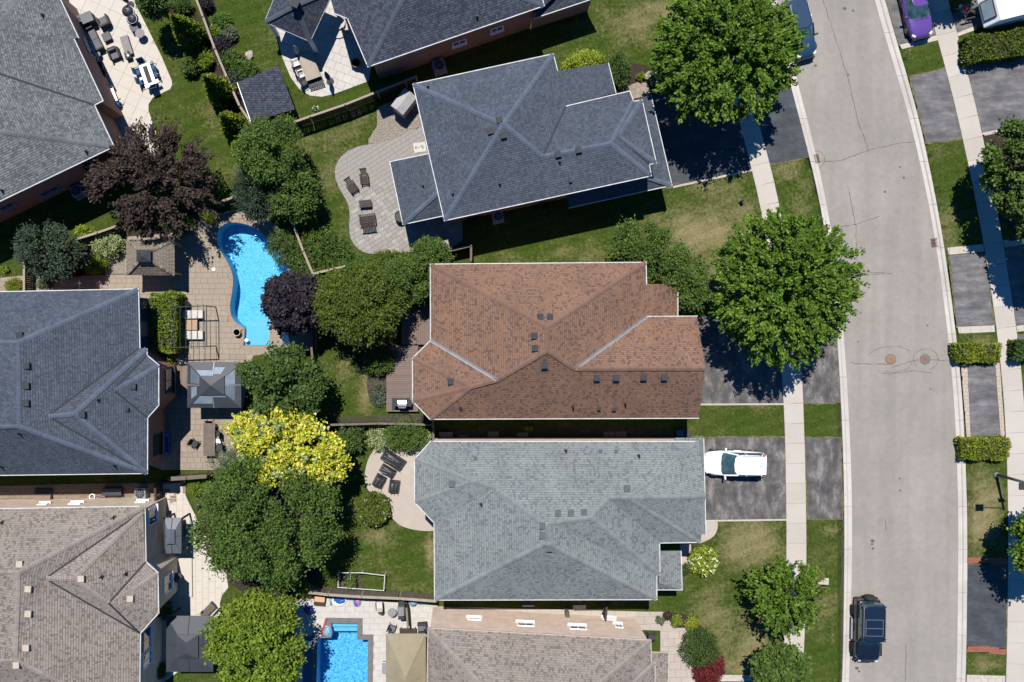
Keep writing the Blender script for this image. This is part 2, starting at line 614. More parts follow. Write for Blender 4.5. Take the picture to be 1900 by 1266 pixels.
KL = smooth_tab([(-800, 1190, 1208), (0, 1427, 1444), (150, 1464, 1480), (270, 1497, 1512), (330, 1511, 1525), (400, 1527, 1540), (500, 1541, 1555), (600, 1552, 1566), (700, 1558, 1572), (800, 1563, 1578), (950, 1567, 1583), (1100, 1566, 1581), (1266, 1563, 1577), (2000, 1520, 1535)])
KR = smooth_tab([(-800, 1400, 1418), (0, 1625, 1642), (100, 1652, 1669), (190, 1683, 1699), (300, 1708, 1722), (400, 1730, 1743), (500, 1745, 1758), (600, 1758, 1771), (700, 1769, 1783), (800, 1775, 1789), (900, 1779, 1793), (1000, 1780, 1795), (1100, 1779, 1794), (1266, 1777, 1792), (2000, 1735, 1750)])
SL = smooth_tab([(-800, 1105, 1137), (0, 1314, 1346), (230, 1373, 1406), (300, 1393, 1426), (340, 1403, 1438), (400, 1416, 1450), (500, 1430, 1465), (600, 1442, 1478), (660, 1448, 1487), (720, 1453, 1489), (800, 1457, 1492), (900, 1458, 1495), (1000, 1460, 1496), (1100, 1458, 1496), (1200, 1455, 1492), (1266, 1451, 1488), (2000, 1410, 1447)])
SR = smooth_tab([(-800, 1500, 1538), (0, 1720, 1757), (60, 1737, 1774), (130, 1757, 1792), (200, 1774, 1810), (260, 1788, 1825), (300, 1796, 1832), (400, 1817, 1851), (500, 1834, 1869), (600, 1848, 1884), (700, 1860, 1897), (800, 1866, 1903), (900, 1870, 1908), (1000, 1871, 1909), (1100, 1870, 1908), (1266, 1867, 1905), (2000, 1825, 1862)])

road_poly_px = [(interp(KL, y)[1] - 2, y) for y in range(-1300, 2600, 30)] + [(interp(KR, y)[0] + 2, y) for y in range(2570, -1330, -30)]

# pools (world outlines)
POOL1 = smooth_poly(PX([(402, 455), (404, 424), (426, 412), (455, 415), (485, 430), (513, 462), (535, 490), (538, 515), (530, 545), (520, 575), (513, 598), (500, 611), (478, 615), (455, 611), (432, 595), (426, 570), (431, 545), (434, 515), (425, 490)]), 2)
STEP1 = PX([(455, 605), (502, 605), (499, 641), (452, 641)])
POOL2 = PX([(589, 1184), (615, 1183), (615, 1156), (663, 1157), (663, 1187), (683, 1187), (680, 1420), (584, 1420)])

def near_pool(x, y):
    for P in (POOL1, STEP1, POOL2):
        if inpoly((x, y), P): return True
    return False

# ---- ground: one sheet to the horizon, lawn in the middle with its worn and dry patches
DRY = [  # px, py, rx, ry, amount
    (1300, 430, 95, 45, .95), (1375, 410, 45, 60, .7), (1345, 500, 60, 50, .9), (1330, 345, 60, 16, .55), (1465, 320, 22, 25, .7), (1480, 370, 30, 60, .45), (1130, 470, 120, 22, .45), (980, 480, 90, 12, .3),
    (1390, 1010, 60, 50, .85), (1330, 1170, 70, 60, .6), (1400, 1200, 40, 45, .85), (1310, 1110, 40, 30, .4), (1530, 1110, 30, 80, .35), (1545, 985, 22, 12, .6), (1370, 1240, 40, 20, .8),
    (1828, 950, 36, 75, .95), (1815, 700, 40, 20, .8), (1812, 630, 30, 10, .7), (1830, 1235, 30, 12, .7), (1755, 420, 25, 50, .55), (1740, 280, 18, 10, .5), (1690, 100, 14, 8, .5),
    (1180, 50, 60, 40, .6), (1090, 60, 70, 25, .35), (1230, 20, 40, 25, .7), (330, 90, 14, 30, .45), (390, 215, 40, 40, .35), (410, 330, 40, 30, .3), (620, 260, 70, 30, .45), (610, 330, 30, 60, .3), (640, 430, 14, 40, .3),
    (700, 995, 40, 20, .5), (690, 960, 25, 12, .5), (680, 720, 14, 60, .7), (630, 690, 30, 60, .3), (798, 1020, 9, 35, .9), (760, 1090, 50, 10, .4), (720, 1040, 60, 30, .25), (1400, 755, 50, 10, .35), (520, 60, 40, 50, .3), (650, 215, 60, 14, .3), (1480, 1030, 14, 60, .3)]
def make_ground():
    st = 0.5
    x0, x1, y0, y1 = -44.0, 52.0, -36.0, 36.0
    nx, ny = int((x1 - x0) / st) + 1, int((y1 - y0) / st) + 1
    xs = np.linspace(x0, x1, nx); ys = np.linspace(y0, y1, ny)
    gx, gy = np.meshgrid(xs, ys)
    px, py = gx * S + NX, NY - gy * S
    kl = np.interp(py, [t[0] for t in KL], [t[1] for t in KL])
    kr = np.interp(py, [t[0] for t in KR], [t[2] for t in KR])
    z = np.where((px > kl - 1) & (px < kr + 1), -0.4, 0.0)
    dry = np.zeros_like(gx)
    for (a, b, rx, ry, am) in DRY:
        d = ((px - a) / rx) ** 2 + ((py - b) / ry) ** 2
        dry = np.maximum(dry, am * np.exp(-0.9 * d))
    keep = np.ones((ny - 1, nx - 1), bool)
    for j in range(ny - 1):
        for i in range(nx - 1):
            cx, cy = xs[i] + st / 2, ys[j] + st / 2
            for P in (POOL1, STEP1, POOL2):
                bb = bbox(P)
                if bb[0] - 1 < cx < bb[2] + 1 and bb[1] - 1 < cy < bb[3] + 1:
                    for u in np.linspace(xs[i], xs[i + 1], 4):
                        for v in np.linspace(ys[j], ys[j + 1], 4):
                            if inpoly((u, v), P): keep[j, i] = False
    vid = np.arange(nx * ny).reshape(ny, nx)
    q = np.stack([vid[:-1, :-1], vid[:-1, 1:], vid[1:, 1:], vid[1:, :-1]], -1)[keep]
    verts = np.stack([gx, gy, z], -1).reshape(-1, 3).tolist()
    faces = q.reshape(-1, 4).tolist()
    n = len(verts)
    R = 900.0
    bnd = [(x0, y0), (x1, y0), (x1, y1), (x0, y1)]
    out = [(-R, -R), (R, -R), (R, R), (-R, R)]
    verts += [(a, b, -0.41) for a, b in bnd] + [(a, b, -0.41) for a, b in out]
    for i in range(4):
        j = (i + 1) % 4
        faces.append([n + 4 + i, n + 4 + j, n + j, n + i])
    me = bpy.data.meshes.new('ground')
    me.from_pydata(verts, [], faces)
    at = me.attributes.new('dry', 'FLOAT', 'POINT')
    vals = np.concatenate([dry.reshape(-1), np.full(8, 0.2)]).astype(np.float32)
    at.data.foreach_set('value', vals)
    m, nt, bs = nodes('lawn')
    p = pos(nt)
    n1 = noise(nt, p, 0.5, 5, 0.65)
    n2 = noise(nt, p, 4.0, 6, 0.8)
    n3 = noise(nt, p, 14.0, 5, 0.9)
    g = ramp(nt, n2.outputs[0], [(0.28, (0.012, 0.026, 0.003, 1)), (0.5, (0.030, 0.052, 0.006, 1)), (0.72, (0.056, 0.080, 0.012, 1))]).outputs[0]
    g = mix(nt, ramp(nt, n1.outputs[0], [(0.35, (0, 0, 0, 1)), (0.7, (0.8, 0.8, 0.8, 1))]).outputs[0], g, (0.050, 0.060, 0.013, 1))
    a = N(nt, 'ShaderNodeAttribute', attribute_name='dry')
    ad = N(nt, 'ShaderNodeMath', operation='MULTIPLY_ADD'); nt.links.new(n1.outputs[0], ad.inputs[0]); ad.inputs[1].default_value = 1.3; ad.inputs[2].default_value = -0.65
    ad2 = N(nt, 'ShaderNodeMath', operation='MULTIPLY_ADD'); nt.links.new(n2.outputs[0], ad2.inputs[0]); ad2.inputs[1].default_value = 1.5; ad2.inputs[2].default_value = -0.75
    s1 = N(nt, 'ShaderNodeMath', operation='ADD'); nt.links.new(ad.outputs[0], s1.inputs[0]); nt.links.new(ad2.outputs[0], s1.inputs[1])
    s2 = N(nt, 'ShaderNodeMath', operation='ADD'); nt.links.new(s1.outputs[0], s2.inputs[0]); nt.links.new(a.outputs['Fac'], s2.inputs[1])
    dr = ramp(nt, s2.outputs[0], [(0.15, (0, 0, 0, 1)), (1.05, (0.85, 0.85, 0.85, 1))]).outputs[0]
    col = mix(nt, dr, g, (0.19, 0.155, 0.08, 1))
    vw = N(nt, 'ShaderNodeTexVoronoi'); vw.inputs['Scale'].default_value = 1.1; nt.links.new(p, vw.inputs['Vector'])
    col = mix(nt, ramp(nt, vw.outputs['Distance'], [(0.05, (0.55,) * 3 + (1,)), (0.12, (0, 0, 0, 1))]).outputs[0], col, (0.13, 0.13, 0.06, 1))
    wv = N(nt, 'ShaderNodeTexWave'); wv.inputs['Scale'].default_value = 0.33; wv.inputs['Distortion'].default_value = 3.0; wv.inputs['Detail'].default_value = 2
    mw = N(nt, 'ShaderNodeMapping'); mw.inputs['Rotation'].default_value = (0, 0, 1.2); nt.links.new(p, mw.inputs[0]); nt.links.new(mw.outputs[0], wv.inputs['Vector'])
    col = mix(nt, 1.0, col, ramp(nt, wv.outputs['Fac'], [(0.2, (0.93,) * 3), (0.8, (1.07,) * 3)]).outputs[0], 'MULTIPLY')
    f3 = ramp(nt, n3.outputs[0], [(0.32, (0.45,) * 3), (0.68, (1.6,) * 3)]).outputs[0]
    col = mix(nt, 1.0, col, f3, 'MULTIPLY')
    nt.links.new(col, bs.inputs['Base Color'])
    bs.inputs['Roughness'].default_value = 0.95
    bs.inputs['Specular IOR Level'].default_value = 0.1
    bump(nt, bs, n3.outputs[0], 0.9, 0.05)
    me.materials.append(m)
    M['lawn'] = m
    o = link('ground', me)
    tag(o, 'mown lawns of mixed green with dry straw coloured patches', kind='structure')
make_ground()

# ---- road
def road_mat():
    m, nt, bs = nodes('old_asphalt_road')
    p = pos(nt)
    n1 = noise(nt, p, 0.22, 4, 0.6); n2 = noise(nt, p, 2.0, 5, 0.7); n3 = noise(nt, p, 22, 3, 0.85)
    c = ramp(nt, n1.outputs[0], [(0.3, A(166, 159, 151)), (0.7, A(179, 171, 163))]).outputs[0]
    c = mix(nt, 1.0, c, ramp(nt, n2.outputs[0], [(0.3, (0.92,) * 3), (0.7, (1.06,) * 3)]).outputs[0], 'MULTIPLY')
    c = mix(nt, 1.0, c, ramp(nt, n3.outputs[0], [(0.25, (0.78,) * 3), (0.75, (1.2,) * 3)]).outputs[0], 'MULTIPLY')
    mp = N(nt, 'ShaderNodeMapping'); mp.inputs['Scale'].default_value = (1.0, 0.06, 1); nt.links.new(p, mp.inputs[0])
    n5 = noise(nt, mp.outputs[0], 0.9, 3, 0.6)
    c = mix(nt, 1.0, c, ramp(nt, n5.outputs[0], [(0.35, (0.93,) * 3), (0.65, (1.05,) * 3)]).outputs[0], 'MULTIPLY')
    nt.links.new(c, bs.inputs['Base Color'])
    bs.inputs['Roughness'].default_value = 0.9
    bs.inputs['Specular IOR Level'].default_value = 0.2
    bump(nt, bs, n3.outputs[0], 0.4, 0.01)
    return m
road = sheet('road', PX(road_poly_px), -0.12, road_mat(), kind='structure', label='worn grey asphalt street curving past the front lawns')
crack_m = mat('road_tar_crack', A(128, 119, 114), A(100, 93, 90), 9, 0.8)
CR_RND = random.Random(4)
def crack(pts, wd):
    path = []
    for (a, b) in zip(pts, pts[1:]):
        L = math.hypot(b[0] - a[0], b[1] - a[1])
        n = max(2, int(L / 5))
        for i in range(n): path.append((a[0] + (b[0] - a[0]) * i / n + CR_RND.uniform(-.9, .9), a[1] + (b[1] - a[1]) * i / n + CR_RND.uniform(-.9, .9)))
    path.append(pts[-1])
    mb = MB()
    P = [W(a, b, -0.1165) for a, b in path]
    for i, p in enumerate(P):
        d = (P[min(i + 1, len(P) - 1)] - P[max(0, i - 1)]).normalized()
        s = Vector((-d.y, d.x, 0)) * wd / 2 * CR_RND.uniform(.4, 1.3)
        mb.v += [tuple(p + s), tuple(p - s)]
    for i in range(len(P) - 1): mb.f.append((2 * i, 2 * i + 1, 2 * i + 3, 2 * i + 2))
    mb.build('crack', crack_m, road)
for c in ([(1527, 0), (1556, 90), (1575, 150), (1592, 225), (1612, 280)], [(1512, 300), (1560, 298), (1615, 278), (1668, 266), (1708, 262)], [(1573, 345), (1588, 420), (1590, 480), (1598, 525)], [(1545, 422), (1590, 416), (1632, 401)],
          [(1570, 516), (1600, 511), (1655, 507)], [(1580, 518), (1612, 507), (1640, 506)], [(1578, 673), (1610, 676), (1652, 676)], [(1655, 682), (1700, 668), (1765, 669)], [(1628, 690), (1650, 695), (1690, 688), (1730, 692)], [(1681, 1195), (1680, 1266), (1678, 1400)], [(1642, 965), (1644, 985)]):
    crack(c, 0.05)
for (x_, y_, a_, b_, t0, t1) in ((1654, 667, 44, 24, 3.4, 5.6), (1654, 667, 40, 24, .3, 2.2), (1718, 667, 24, 20, 2.4, 7.6), (1516, 296, 14, 16, -1.9, 1.6)):
    crack([(x_ + a_ * math.cos(t), y_ + b_ * math.sin(t)) for t in np.linspace(t0, t1, 9)], 0.035)
spot_m = mat('oil_spot', A(122, 112, 106), A(96, 90, 86), 4, 0.7)
for (a, b, r) in ((1567, 16, 3), (1583, 20, 2), (1513, 122, 2.4), (1574, 139, 1.6), (1669, 888, 1.6), (1670, 910, 1.6), (1619, 1004, 3), (1618, 1010, 2), (1620, 1018, 2), (1590, 1240, 3), (1594, 1246, 2), (1677, 330, 2.2), (1670, 310, 1.6), (1642, 356, 2), (1721, 604, 1.6), (1727, 722, 1.4), (1592, 634, 1.5)):
    sp = MB().lathe(tuple(W(a, b, -0.119)), [(r / S * 1.3, 0), (r / S, 0.003)], 9, 1, 0.8).build('oil_spot', spot_m, road)

# ---- kerbs: rolled concrete pieces about three metres long
kerb_m = mat('kerb_concrete', A(234, 227, 218), A(218, 210, 200), 2.0, 0.85, obj=A(222, 214, 203), fine=0.1, big=A(206, 198, 188))
def kerb(name, tab, flip, label):
    root = thing(name, None, None)
    root['kind'] = 'structure'
    root['label'] = label
    ys = list(range(-260, 1560, 10))
    seg = 8
    for s0 in range(0, len(ys) - seg, seg):
        mb = MB()
        rows = []
        for k in range(seg + 1):
            y = ys[s0 + k]
            if k == 0: y += 0.25
            if k == seg: y -= 0.25
            a, b = interp(tab, y)
            out, inn = (a, b) if not flip else (b, a)
            pts = []
            for t, zz in ((0.0, -0.4), (0.0, 0.025), (0.30, 0.03), (0.42, 0.0), (0.52, -0.085), (1.0, -0.108), (1.0, -0.4)):
                q = W(out + (inn - out) * t, y)
                pts.append((q.x, q.y, zz))
            rows.append(pts)
        n = len(rows[0])
        for r in rows: mb.v += r
        for k in range(seg):
            for i in range(n - 1):
                f = (k * n + i, k * n + i + 1, (k + 1) * n + i + 1, (k + 1) * n + i)
                mb.f.append(f if not flip else f[::-1])
        mb.f.append(tuple(range(n)) if flip else tuple(range(n))[::-1])
        mb.f.append(tuple(range(seg * n, seg * n + n)))
        mb.build('kerb_stone', kerb_m, root)
kerb('kerb', KL, False, 'pale rolled concrete kerb along the house side of the street')
kerb('kerb', KR, True, 'pale rolled concrete kerb along the far right side of the street')

# ---- pavements of cast slabs
slab_m = mat('pavement_concrete', A(226, 217, 206), A(216, 206, 195), 1.2, 0.9, obj=A(206, 196, 184), fine=0.08, big=A(218, 208, 197))
def pavement(tab, label, step=37.0, y0=-250, y1=1500):
    root = thing('pavement', None, None)
    root['kind'] = 'structure'; root['label'] = label
    y = y0
    r = random.Random(int(tab[80][1]))
    while y < y1:
        st = step
        a, b = interp(tab, y)
        a2, b2 = interp(tab, y + st)
        t = (interp(tab, y + 5)[0] - a) / 5.0    # lean of the path
        def edge(yy):
            a_, b_ = interp(tab, yy)
            wd = (b_ - a_)
            return (a_, yy + wd * t * 0.5), (b_, yy - wd * t * 0.5)
        p1, p2 = edge(y + 0.18); p4, p3 = edge(y + st - 0.18)
        g = 0.0
        mb = MB().prism(PX([p1, p2, p3, p4]), -0.1, 0.03 + r.uniform(-.004, .004))
        mb.build('slab', slab_m, root)
        y += st
pavement(SL, 'pale concrete pavement of square slabs between lawns and driveways on the house side')
pavement(SR, 'pale concrete pavement of square slabs on the far right side of the street', 39.0)

# ---- driveways
def asphalt(name, c1, c2, c3, st=(0.5, 2.0)):
    m, nt, bs = nodes(name)
    p = pos(nt)
    mp = N(nt, 'ShaderNodeMapping'); mp.inputs['Scale'].default_value = (st[0], st[1], 1); nt.links.new(p, mp.inputs[0])
    n0 = noise(nt, mp.outputs[0], 0.9, 6, 0.7); n1 = noise(nt, p, 0.8, 4, 0.65); n3 = noise(nt, p, 20, 3, 0.85)
    c = ramp(nt, n0.outputs[0], [(0.36, c1), (0.5, c2), (0.64, c3)]).outputs[0]
    c = mix(nt, 1.0, c, ramp(nt, n1.outputs[0], [(0.35, (0.72,) * 3), (0.65, (1.28,) * 3)]).outputs[0], 'MULTIPLY')
    c = mix(nt, 1.0, c, ramp(nt, n3.outputs[0], [(0.25, (0.75,) * 3), (0.75, (1.25,) * 3)]).outputs[0], 'MULTIPLY')
    nt.links.new(c, bs.inputs['Base Color'])
    bs.inputs['Roughness'].default_value = 0.85
    bump(nt, bs, n3.outputs[0], 0.4, 0.01)
    return m
M['drive_worn'] = asphalt('worn_driveway_asphalt', A(78, 75, 76), A(104, 100, 98), A(146, 141, 137), (1.5, .7))
M['drive_grey'] = asphalt('grey_driveway_asphalt', A(96, 95, 98), A(116, 113, 114), A(140, 136, 134))
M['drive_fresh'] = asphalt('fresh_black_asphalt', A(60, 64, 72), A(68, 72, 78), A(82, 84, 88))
M['verge'] = mat('dry_verge', A(150, 136, 100), A(92, 92, 52), 3.5, 0.95, fine=0.3, bmp=0.5)
JR = random.Random(3)
def ragged(poly, amp, st=.35):
    out = []
    for p_, q_ in zip(poly, poly[1:] + poly[:1]):
        n = max(1, int(math.dist(p_, q_) / st))
        for i in range(n): out.append((p_[0] + (q_[0] - p_[0]) * i / n + (JR.uniform(-amp, amp) if i else 0), p_[1] + (q_[1] - p_[1]) * i / n + (JR.uniform(-amp, amp) if i else 0)))
    return out
def xl(y, d=0): return interp(SL, y)[0] + d
def xr(y, d=0): return interp(SL, y)[1] + d
def kx(y, d=0): return interp(KL, y)[0] + d
DRV = [
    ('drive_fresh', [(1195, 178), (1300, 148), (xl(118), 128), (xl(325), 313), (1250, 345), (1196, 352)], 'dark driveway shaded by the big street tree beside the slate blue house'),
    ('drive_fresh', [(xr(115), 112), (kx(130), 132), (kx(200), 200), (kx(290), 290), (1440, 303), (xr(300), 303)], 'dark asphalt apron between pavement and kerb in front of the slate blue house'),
    ('drive_worn', [(1270, 588), (xl(586), 588), (xl(660), 660), (xl(748), 748), (1270, 749)], 'worn grey driveway in front of the brown roofed house'),
    ('drive_worn', [(xr(590, 2), 590), (kx(590), 590), (kx(670), 670), (kx(747), 747), (xr(747, 2), 748)], 'grey asphalt apron by the kerb below the round street tree'),
    ('drive_worn', [(1270, 813), (xl(813, -1), 812), (xl(890, -1), 890), (xl(963, -1), 962), (1270, 965)], 'streaked worn driveway under the white parked car'),
    ('drive_worn', [(xr(813, 3), 813), (kx(813, -4), 813), (kx(963, -4), 962), (xr(963, 3), 962)], 'streaked worn apron by the kerb beyond the white car'),
]
def xrl(y, d=0): return interp(SR, y)[0] + d
def xrr(y, d=0): return interp(SR, y)[1] + d
def krx(y, d=0): return interp(KR, y)[1] + d
DRV += [
    ('drive_grey', [(krx(-60, 2), -60), (xrl(-75, -2), -75), (xrl(64, -2), 64), (krx(84, 2), 84)], 'grey apron under the purple car at the top of the street'),
    ('drive_grey', [(krx(143, 6), 143), (xrl(127, -2), 127), (xrl(258, -2), 257), (krx(266, 4), 265)], 'grey asphalt apron between two grass strips on the far side'),
    ('drive_grey', [(krx(475, 8), 475), (xrl(470, -2), 470), (xrl(603, -4), 603), (krx(606, 4), 606)], 'patched grey apron in the tree shade on the far side'),
    ('drive_grey', [(1794, 680), (1846, 677), (1850, 740), (1856, 806), (1800, 810), (1797, 740)], 'grey asphalt apron edged by pale pavers between two clipped hedges'),
    ('drive_fresh', [(krx(1047, 1), 1047), (xrl(1050, -2), 1050), (xrl(1202, -2), 1202), (krx(1196, 1), 1196)], 'fresh black apron between two strips of red brick'),
    ('drive_grey', [(xrr(28, 2), 28), (1840, -20), (1850, 40), (xrr(64, 2), 62)], 'short grey parking pad beside the white trailer'),
    ('drive_grey', [(xrr(118, 2), 116), (1920, 72), (1990, 60), (1990, 215), (1900, 232), (xrr(247, 2), 246)], 'broad grey driveway right of the far pavement at the top'),
    ('drive_grey', [(xrr(462, 2), 462), (1990, 440), (1990, 590), (xrr(604, 2), 604)], 'grey driveway in tree shade at the right edge'),
    ('drive_grey', [(xrr(622, 2), 622), (1990, 618), (1990, 660), (xrr(640, 2), 640)], 'narrow grey pad beside the dark hedge at the right edge'),
]
DRVO = []
for (mk, poly, lab) in DRV:
    sheet('verge', ragged(offset_poly(PX(poly), .1), .07), 0.009, M['verge'], kind='structure', label='dry dusty verge round the ' + lab)
    PAVED.pop()
    DRVO.append(sheet('driveway', ragged(PX(poly), .025), 0.022, M[mk], kind='structure', label=lab, thick=0.08))
edge_m = mat('edging_concrete', A(228, 220, 205), A(206, 197, 182), 3, 0.9, obj=A(214, 204, 190), fine=0.1)
redb_m = mat('red_paver', A(190, 118, 96), A(168, 100, 82), 6, 0.9, obj=A(176, 112, 94), fine=0.15)
palep_m = mat('pale_edge_paver', A(220, 204, 190), A(204, 188, 174), 5, 0.9, obj=A(212, 190, 172), fine=0.1)
def edging(poly_px, label, m, cw, ch, rz_deg, name='paver', top=0.05):
    poly = PX(poly_px)
    root = sheet('edging', poly, 0.012, edge_m if m is edge_m else M['soil'], kind='structure', label=label)
    st = grid_stones(bbox(poly), cw, ch, math.radians(rz_deg), 0.012, 0.5, 0, 3)
    pave(root, name, st, poly, top, 0.06, m)
edging([(krx(460, 6), 460), (xrl(453, -2), 453), (xrl(467, -2), 467), (krx(473, 7), 473)], 'pale concrete edging below the shaded grass strip on the far side', edge_m, 0.8, 0.7, 3, 'edging_slab')
edging([(krx(607, 5), 607), (xrl(604, -4), 604), (xrl(616, -4), 616), (krx(619, 6), 619)], 'pale concrete edging above the upper clipped hedge', edge_m, 0.8, 0.7, 2, 'edging_slab')
edging([(krx(84, 3), 84), (xrl(64, -1), 66), (xrl(74, -1), 75), (krx(92, 5), 92)], 'pale concrete edging below the purple car', edge_m, 0.9, 0.7, 14, 'edging_slab')
edging([(xrr(62, 1), 62), (1810, 48), (1812, 55), (xrr(70, 1), 68)], 'short pale concrete edging beside the white trailer', edge_m, 0.9, 0.7, 14, 'edging_slab')
edging([(krx(1034, 1), 1033), (xrl(1036, -1), 1037), (xrl(1049, -1), 1049), (krx(1046, 1), 1045)], 'upper strip of red brick beside the fresh black apron', redb_m, 0.11, 0.22, 0, 'brick')
edging([(krx(1197, 1), 1197), (xrl(1203, -1), 1203), (xrl(1215, -1), 1215), (krx(1209, 1), 1209)], 'lower strip of red brick beside the fresh black apron', redb_m, 0.11, 0.22, 0, 'brick')
edging([(krx(675, 3), 676), (1794, 676), (1800, 811), (krx(811, 4), 811)], 'left strip of pale pavers beside the apron between the hedges', palep_m, 0.4, 0.3, 0)
edging([(1846, 674), (xrl(674, -2), 674), (xrl(811, -2), 811), (1856, 808)], 'right strip of pale pavers beside the apron between the hedges', palep_m, 0.4, 0.3, 0)
edging([(krx(1253, 2), 1252), (xrl(1255, -2), 1254), (xrl(1275, -2), 1275), (krx(1273, 2), 1273)], 'pale stone edging at the bottom right of the street', edge_m, 0.55, 0.4, 0, 'edging_slab')
edging([(xrr(246, 1), 247), (1900, 231), (1990, 214), (1990, 219), (1900, 237), (xrr(253, 1), 253)], 'thin pale edging under the right hand tree', edge_m, 0.6, 0.3, 10, 'edging_slab')
edging([(xrr(604, 1), 605), (1990, 592), (1990, 602), (xrr(618, 1), 616)], 'pale edging beside the driveway at the right edge', edge_m, 0.8, 0.5, 2, 'edging_slab')
edging([(xrr(446, 1), 446), (1990, 432), (1990, 440), (xrr(461, 1), 460)], 'pale edging in the tree shade at the right edge', edge_m, 0.8, 0.5, 3, 'edging_slab')
edging([(1250, 345.5), (xl(322), 313.5), (xl(324), 317.5), (1248, 349.5)], 'thin pale edging along the shaded dark driveway', edge_m, 0.9, 0.25, 13, 'edging_slab')
edging([(1296, 749), (xl(748), 748.5), (xl(752), 752), (1296, 752.5)], 'thin pale edging below the driveway of the brown roofed house', edge_m, 0.9, 0.25, 0, 'edging_slab')
edging([(1308, 965), (xl(963), 963), (xl(966), 966), (1308, 968)], 'thin pale edging below the driveway of the white car', edge_m, 0.9, 0.25, 0, 'edging_slab')
edging([(1330, 1252), (xl(1252), 1254), (xl(1262), 1264), (1330, 1264)], 'pale concrete strip below the front garden at the bottom', edge_m, 0.9, 0.4, 0, 'edging_slab')

# ---- patios, decks and beds
def paved(name, label, poly_px, base_m, stone_m, cw, ch, rz, z=0.05, holes=(), vary=0, gap=0.018, stagger=0.5, limit=300, sm=0, stone='paving_stone', jit=0.004):
    poly = PX(poly_px)
    if sm: poly = smooth_poly(poly, sm)
    root = sheet(name, poly, z - 0.02, base_m, kind='structure', label=label, holes=holes, thick=0.12)
    st = grid_stones(bbox(poly), cw, ch, math.radians(rz), gap, stagger, vary, len(label))
    pave(root, stone, st, poly, z, 0.05, stone_m, holes=holes, limit=limit, jitter=jit)
    return root
joint_tan = mat('tan_joint', A(150, 130, 108), A(130, 112, 94), 4, 0.95)
joint_grey = mat('grey_joint', A(150, 142, 132), A(128, 120, 112), 4, 0.95)
joint_cream = mat('cream_joint', A(206, 196, 180), A(190, 180, 166), 4, 0.95)
st_tan = mat('tan_flagstone', A(192, 177, 158), A(176, 160, 142), 2.0, 0.9, obj=A(164, 149, 132), fine=0.1, big=A(176, 162, 146))
st_cream = mat('cream_concrete', A(234, 226, 214), A(225, 216, 203), 1.5, 0.9, obj=A(228, 218, 205), fine=0.06)
st_grey = mat('grey_paver', A(200, 195, 187), A(182, 177, 170), 3.0, 0.9, obj=A(166, 160, 154), fine=0.14)
st_white = mat('pale_flag', A(232, 228, 220), A(214, 209, 202), 2.0, 0.9, obj=A(220, 212, 204), fine=0.08)
st_pink = mat('pinkish_concrete', A(214, 201, 189), A(200, 187, 174), 1.3, 0.9, fine=0.14, big=A(202, 189, 177), bmp=0.3)
st_path = mat('side_path_paver', A(176, 156, 138), A(158, 140, 124), 2.0, 0.9, obj=A(150, 132, 118), fine=0.12)
st_dark = mat('dark_coping', A(140, 136, 134), A(122, 119, 118), 3, 0.85, obj=A(132, 128, 126), fine=0.1)

paved('patio', 'cream concrete patio with furniture behind the upper left grey roofed house',
      [(128, -60), (262, -60), (250, 5), (268, 40), (300, 105), (319, 150), (320, 158), (316, 166), (300, 174), (284, 182), (276, 194), (276, 206), (290, 246), (300, 290), (240, 300), (180, 180), (135, 60), (130, 40)], joint_cream, st_cream, 1.0, 1.0, -25, gap=0.012, stagger=0.0, limit=300)
paved('patio', 'pale flagstone patio between the pavilion and the top centre house',
      [(505, 30), (525, 110), (540, 145), (555, 165), (575, 178), (598, 180), (620, 175), (684, 151), (690, 120), (645, -40), (520, -40)], joint_cream, st_white, 0.62, 0.62, -20, stagger=0.5)
paved('patio', 'curving grey paver patio with dark wooden furniture behind the slate blue house',
      [(800, 232), (772, 238), (738, 255), (705, 266), (670, 270), (640, 282), (624, 303), (620, 325), (630, 352), (645, 375), (650, 400), (647, 425), (652, 448), (668, 466), (692, 473), (760, 468), (858, 462), (858, 400), (850, 300)], joint_grey, st_grey, 0.44, 0.33, 32, sm=1, stagger=0.5, vary=1)
STEPS_HOLE = [POOL1, ]
# pool deck: the hole is the union of the kidney and its steps
def union_outline(P, Q):
    vs = [Vector(p) for p in P] + [Vector(q) for q in Q]
    f = [list(range(len(P))), list(range(len(P), len(P) + len(Q)))]
    vo, eo, fo, a, b, c = delaunay_2d_cdt(vs, [], f, 1, 1e-5)
    cnt = {}
    for t in fo:
        t = list(t)
        if (vo[t[1]] - vo[t[0]]).cross(vo[t[2]] - vo[t[0]]) < 0: t = t[::-1]
        for x, y in zip(t, t[1:] + t[:1]): cnt[(x, y)] = 1
    nxt = {x: y for (x, y) in cnt if (y, x) not in cnt}
    s = next(iter(nxt)); out = [s]; k = nxt[s]
    while k != s and len(out) < 5000:
        out.append(k); k = nxt[k]
    return [(vo[i].x, vo[i].y) for i in out]
POOLU = union_outline(POOL1, STEP1)
COPE = offset_poly(POOLU, 0.33)
paved('pool_deck', 'tan flagstone deck around the kidney shaped pool',
      [(150, 512), (232, 510), (232, 440), (330, 432), (405, 396), (470, 384), (520, 425), (570, 500), (588, 560), (588, 650), (470, 660), (450, 760), (470, 800), (440, 872), (335, 872), (300, 872), (250, 850), (250, 560), (256, 545), (150, 545)], joint_tan, st_tan, 0.52, 0.42, 0, holes=[COPE], vary=1, limit=300)
paved('side_path', 'tan paver path behind the slate grey house leading to the cedar gazebo',
      [(-20, 518), (40, 512), (130, 512), (150, 512), (150, 545), (-20, 548)], joint_tan, st_tan, 0.6, 0.45, 0, vary=1)
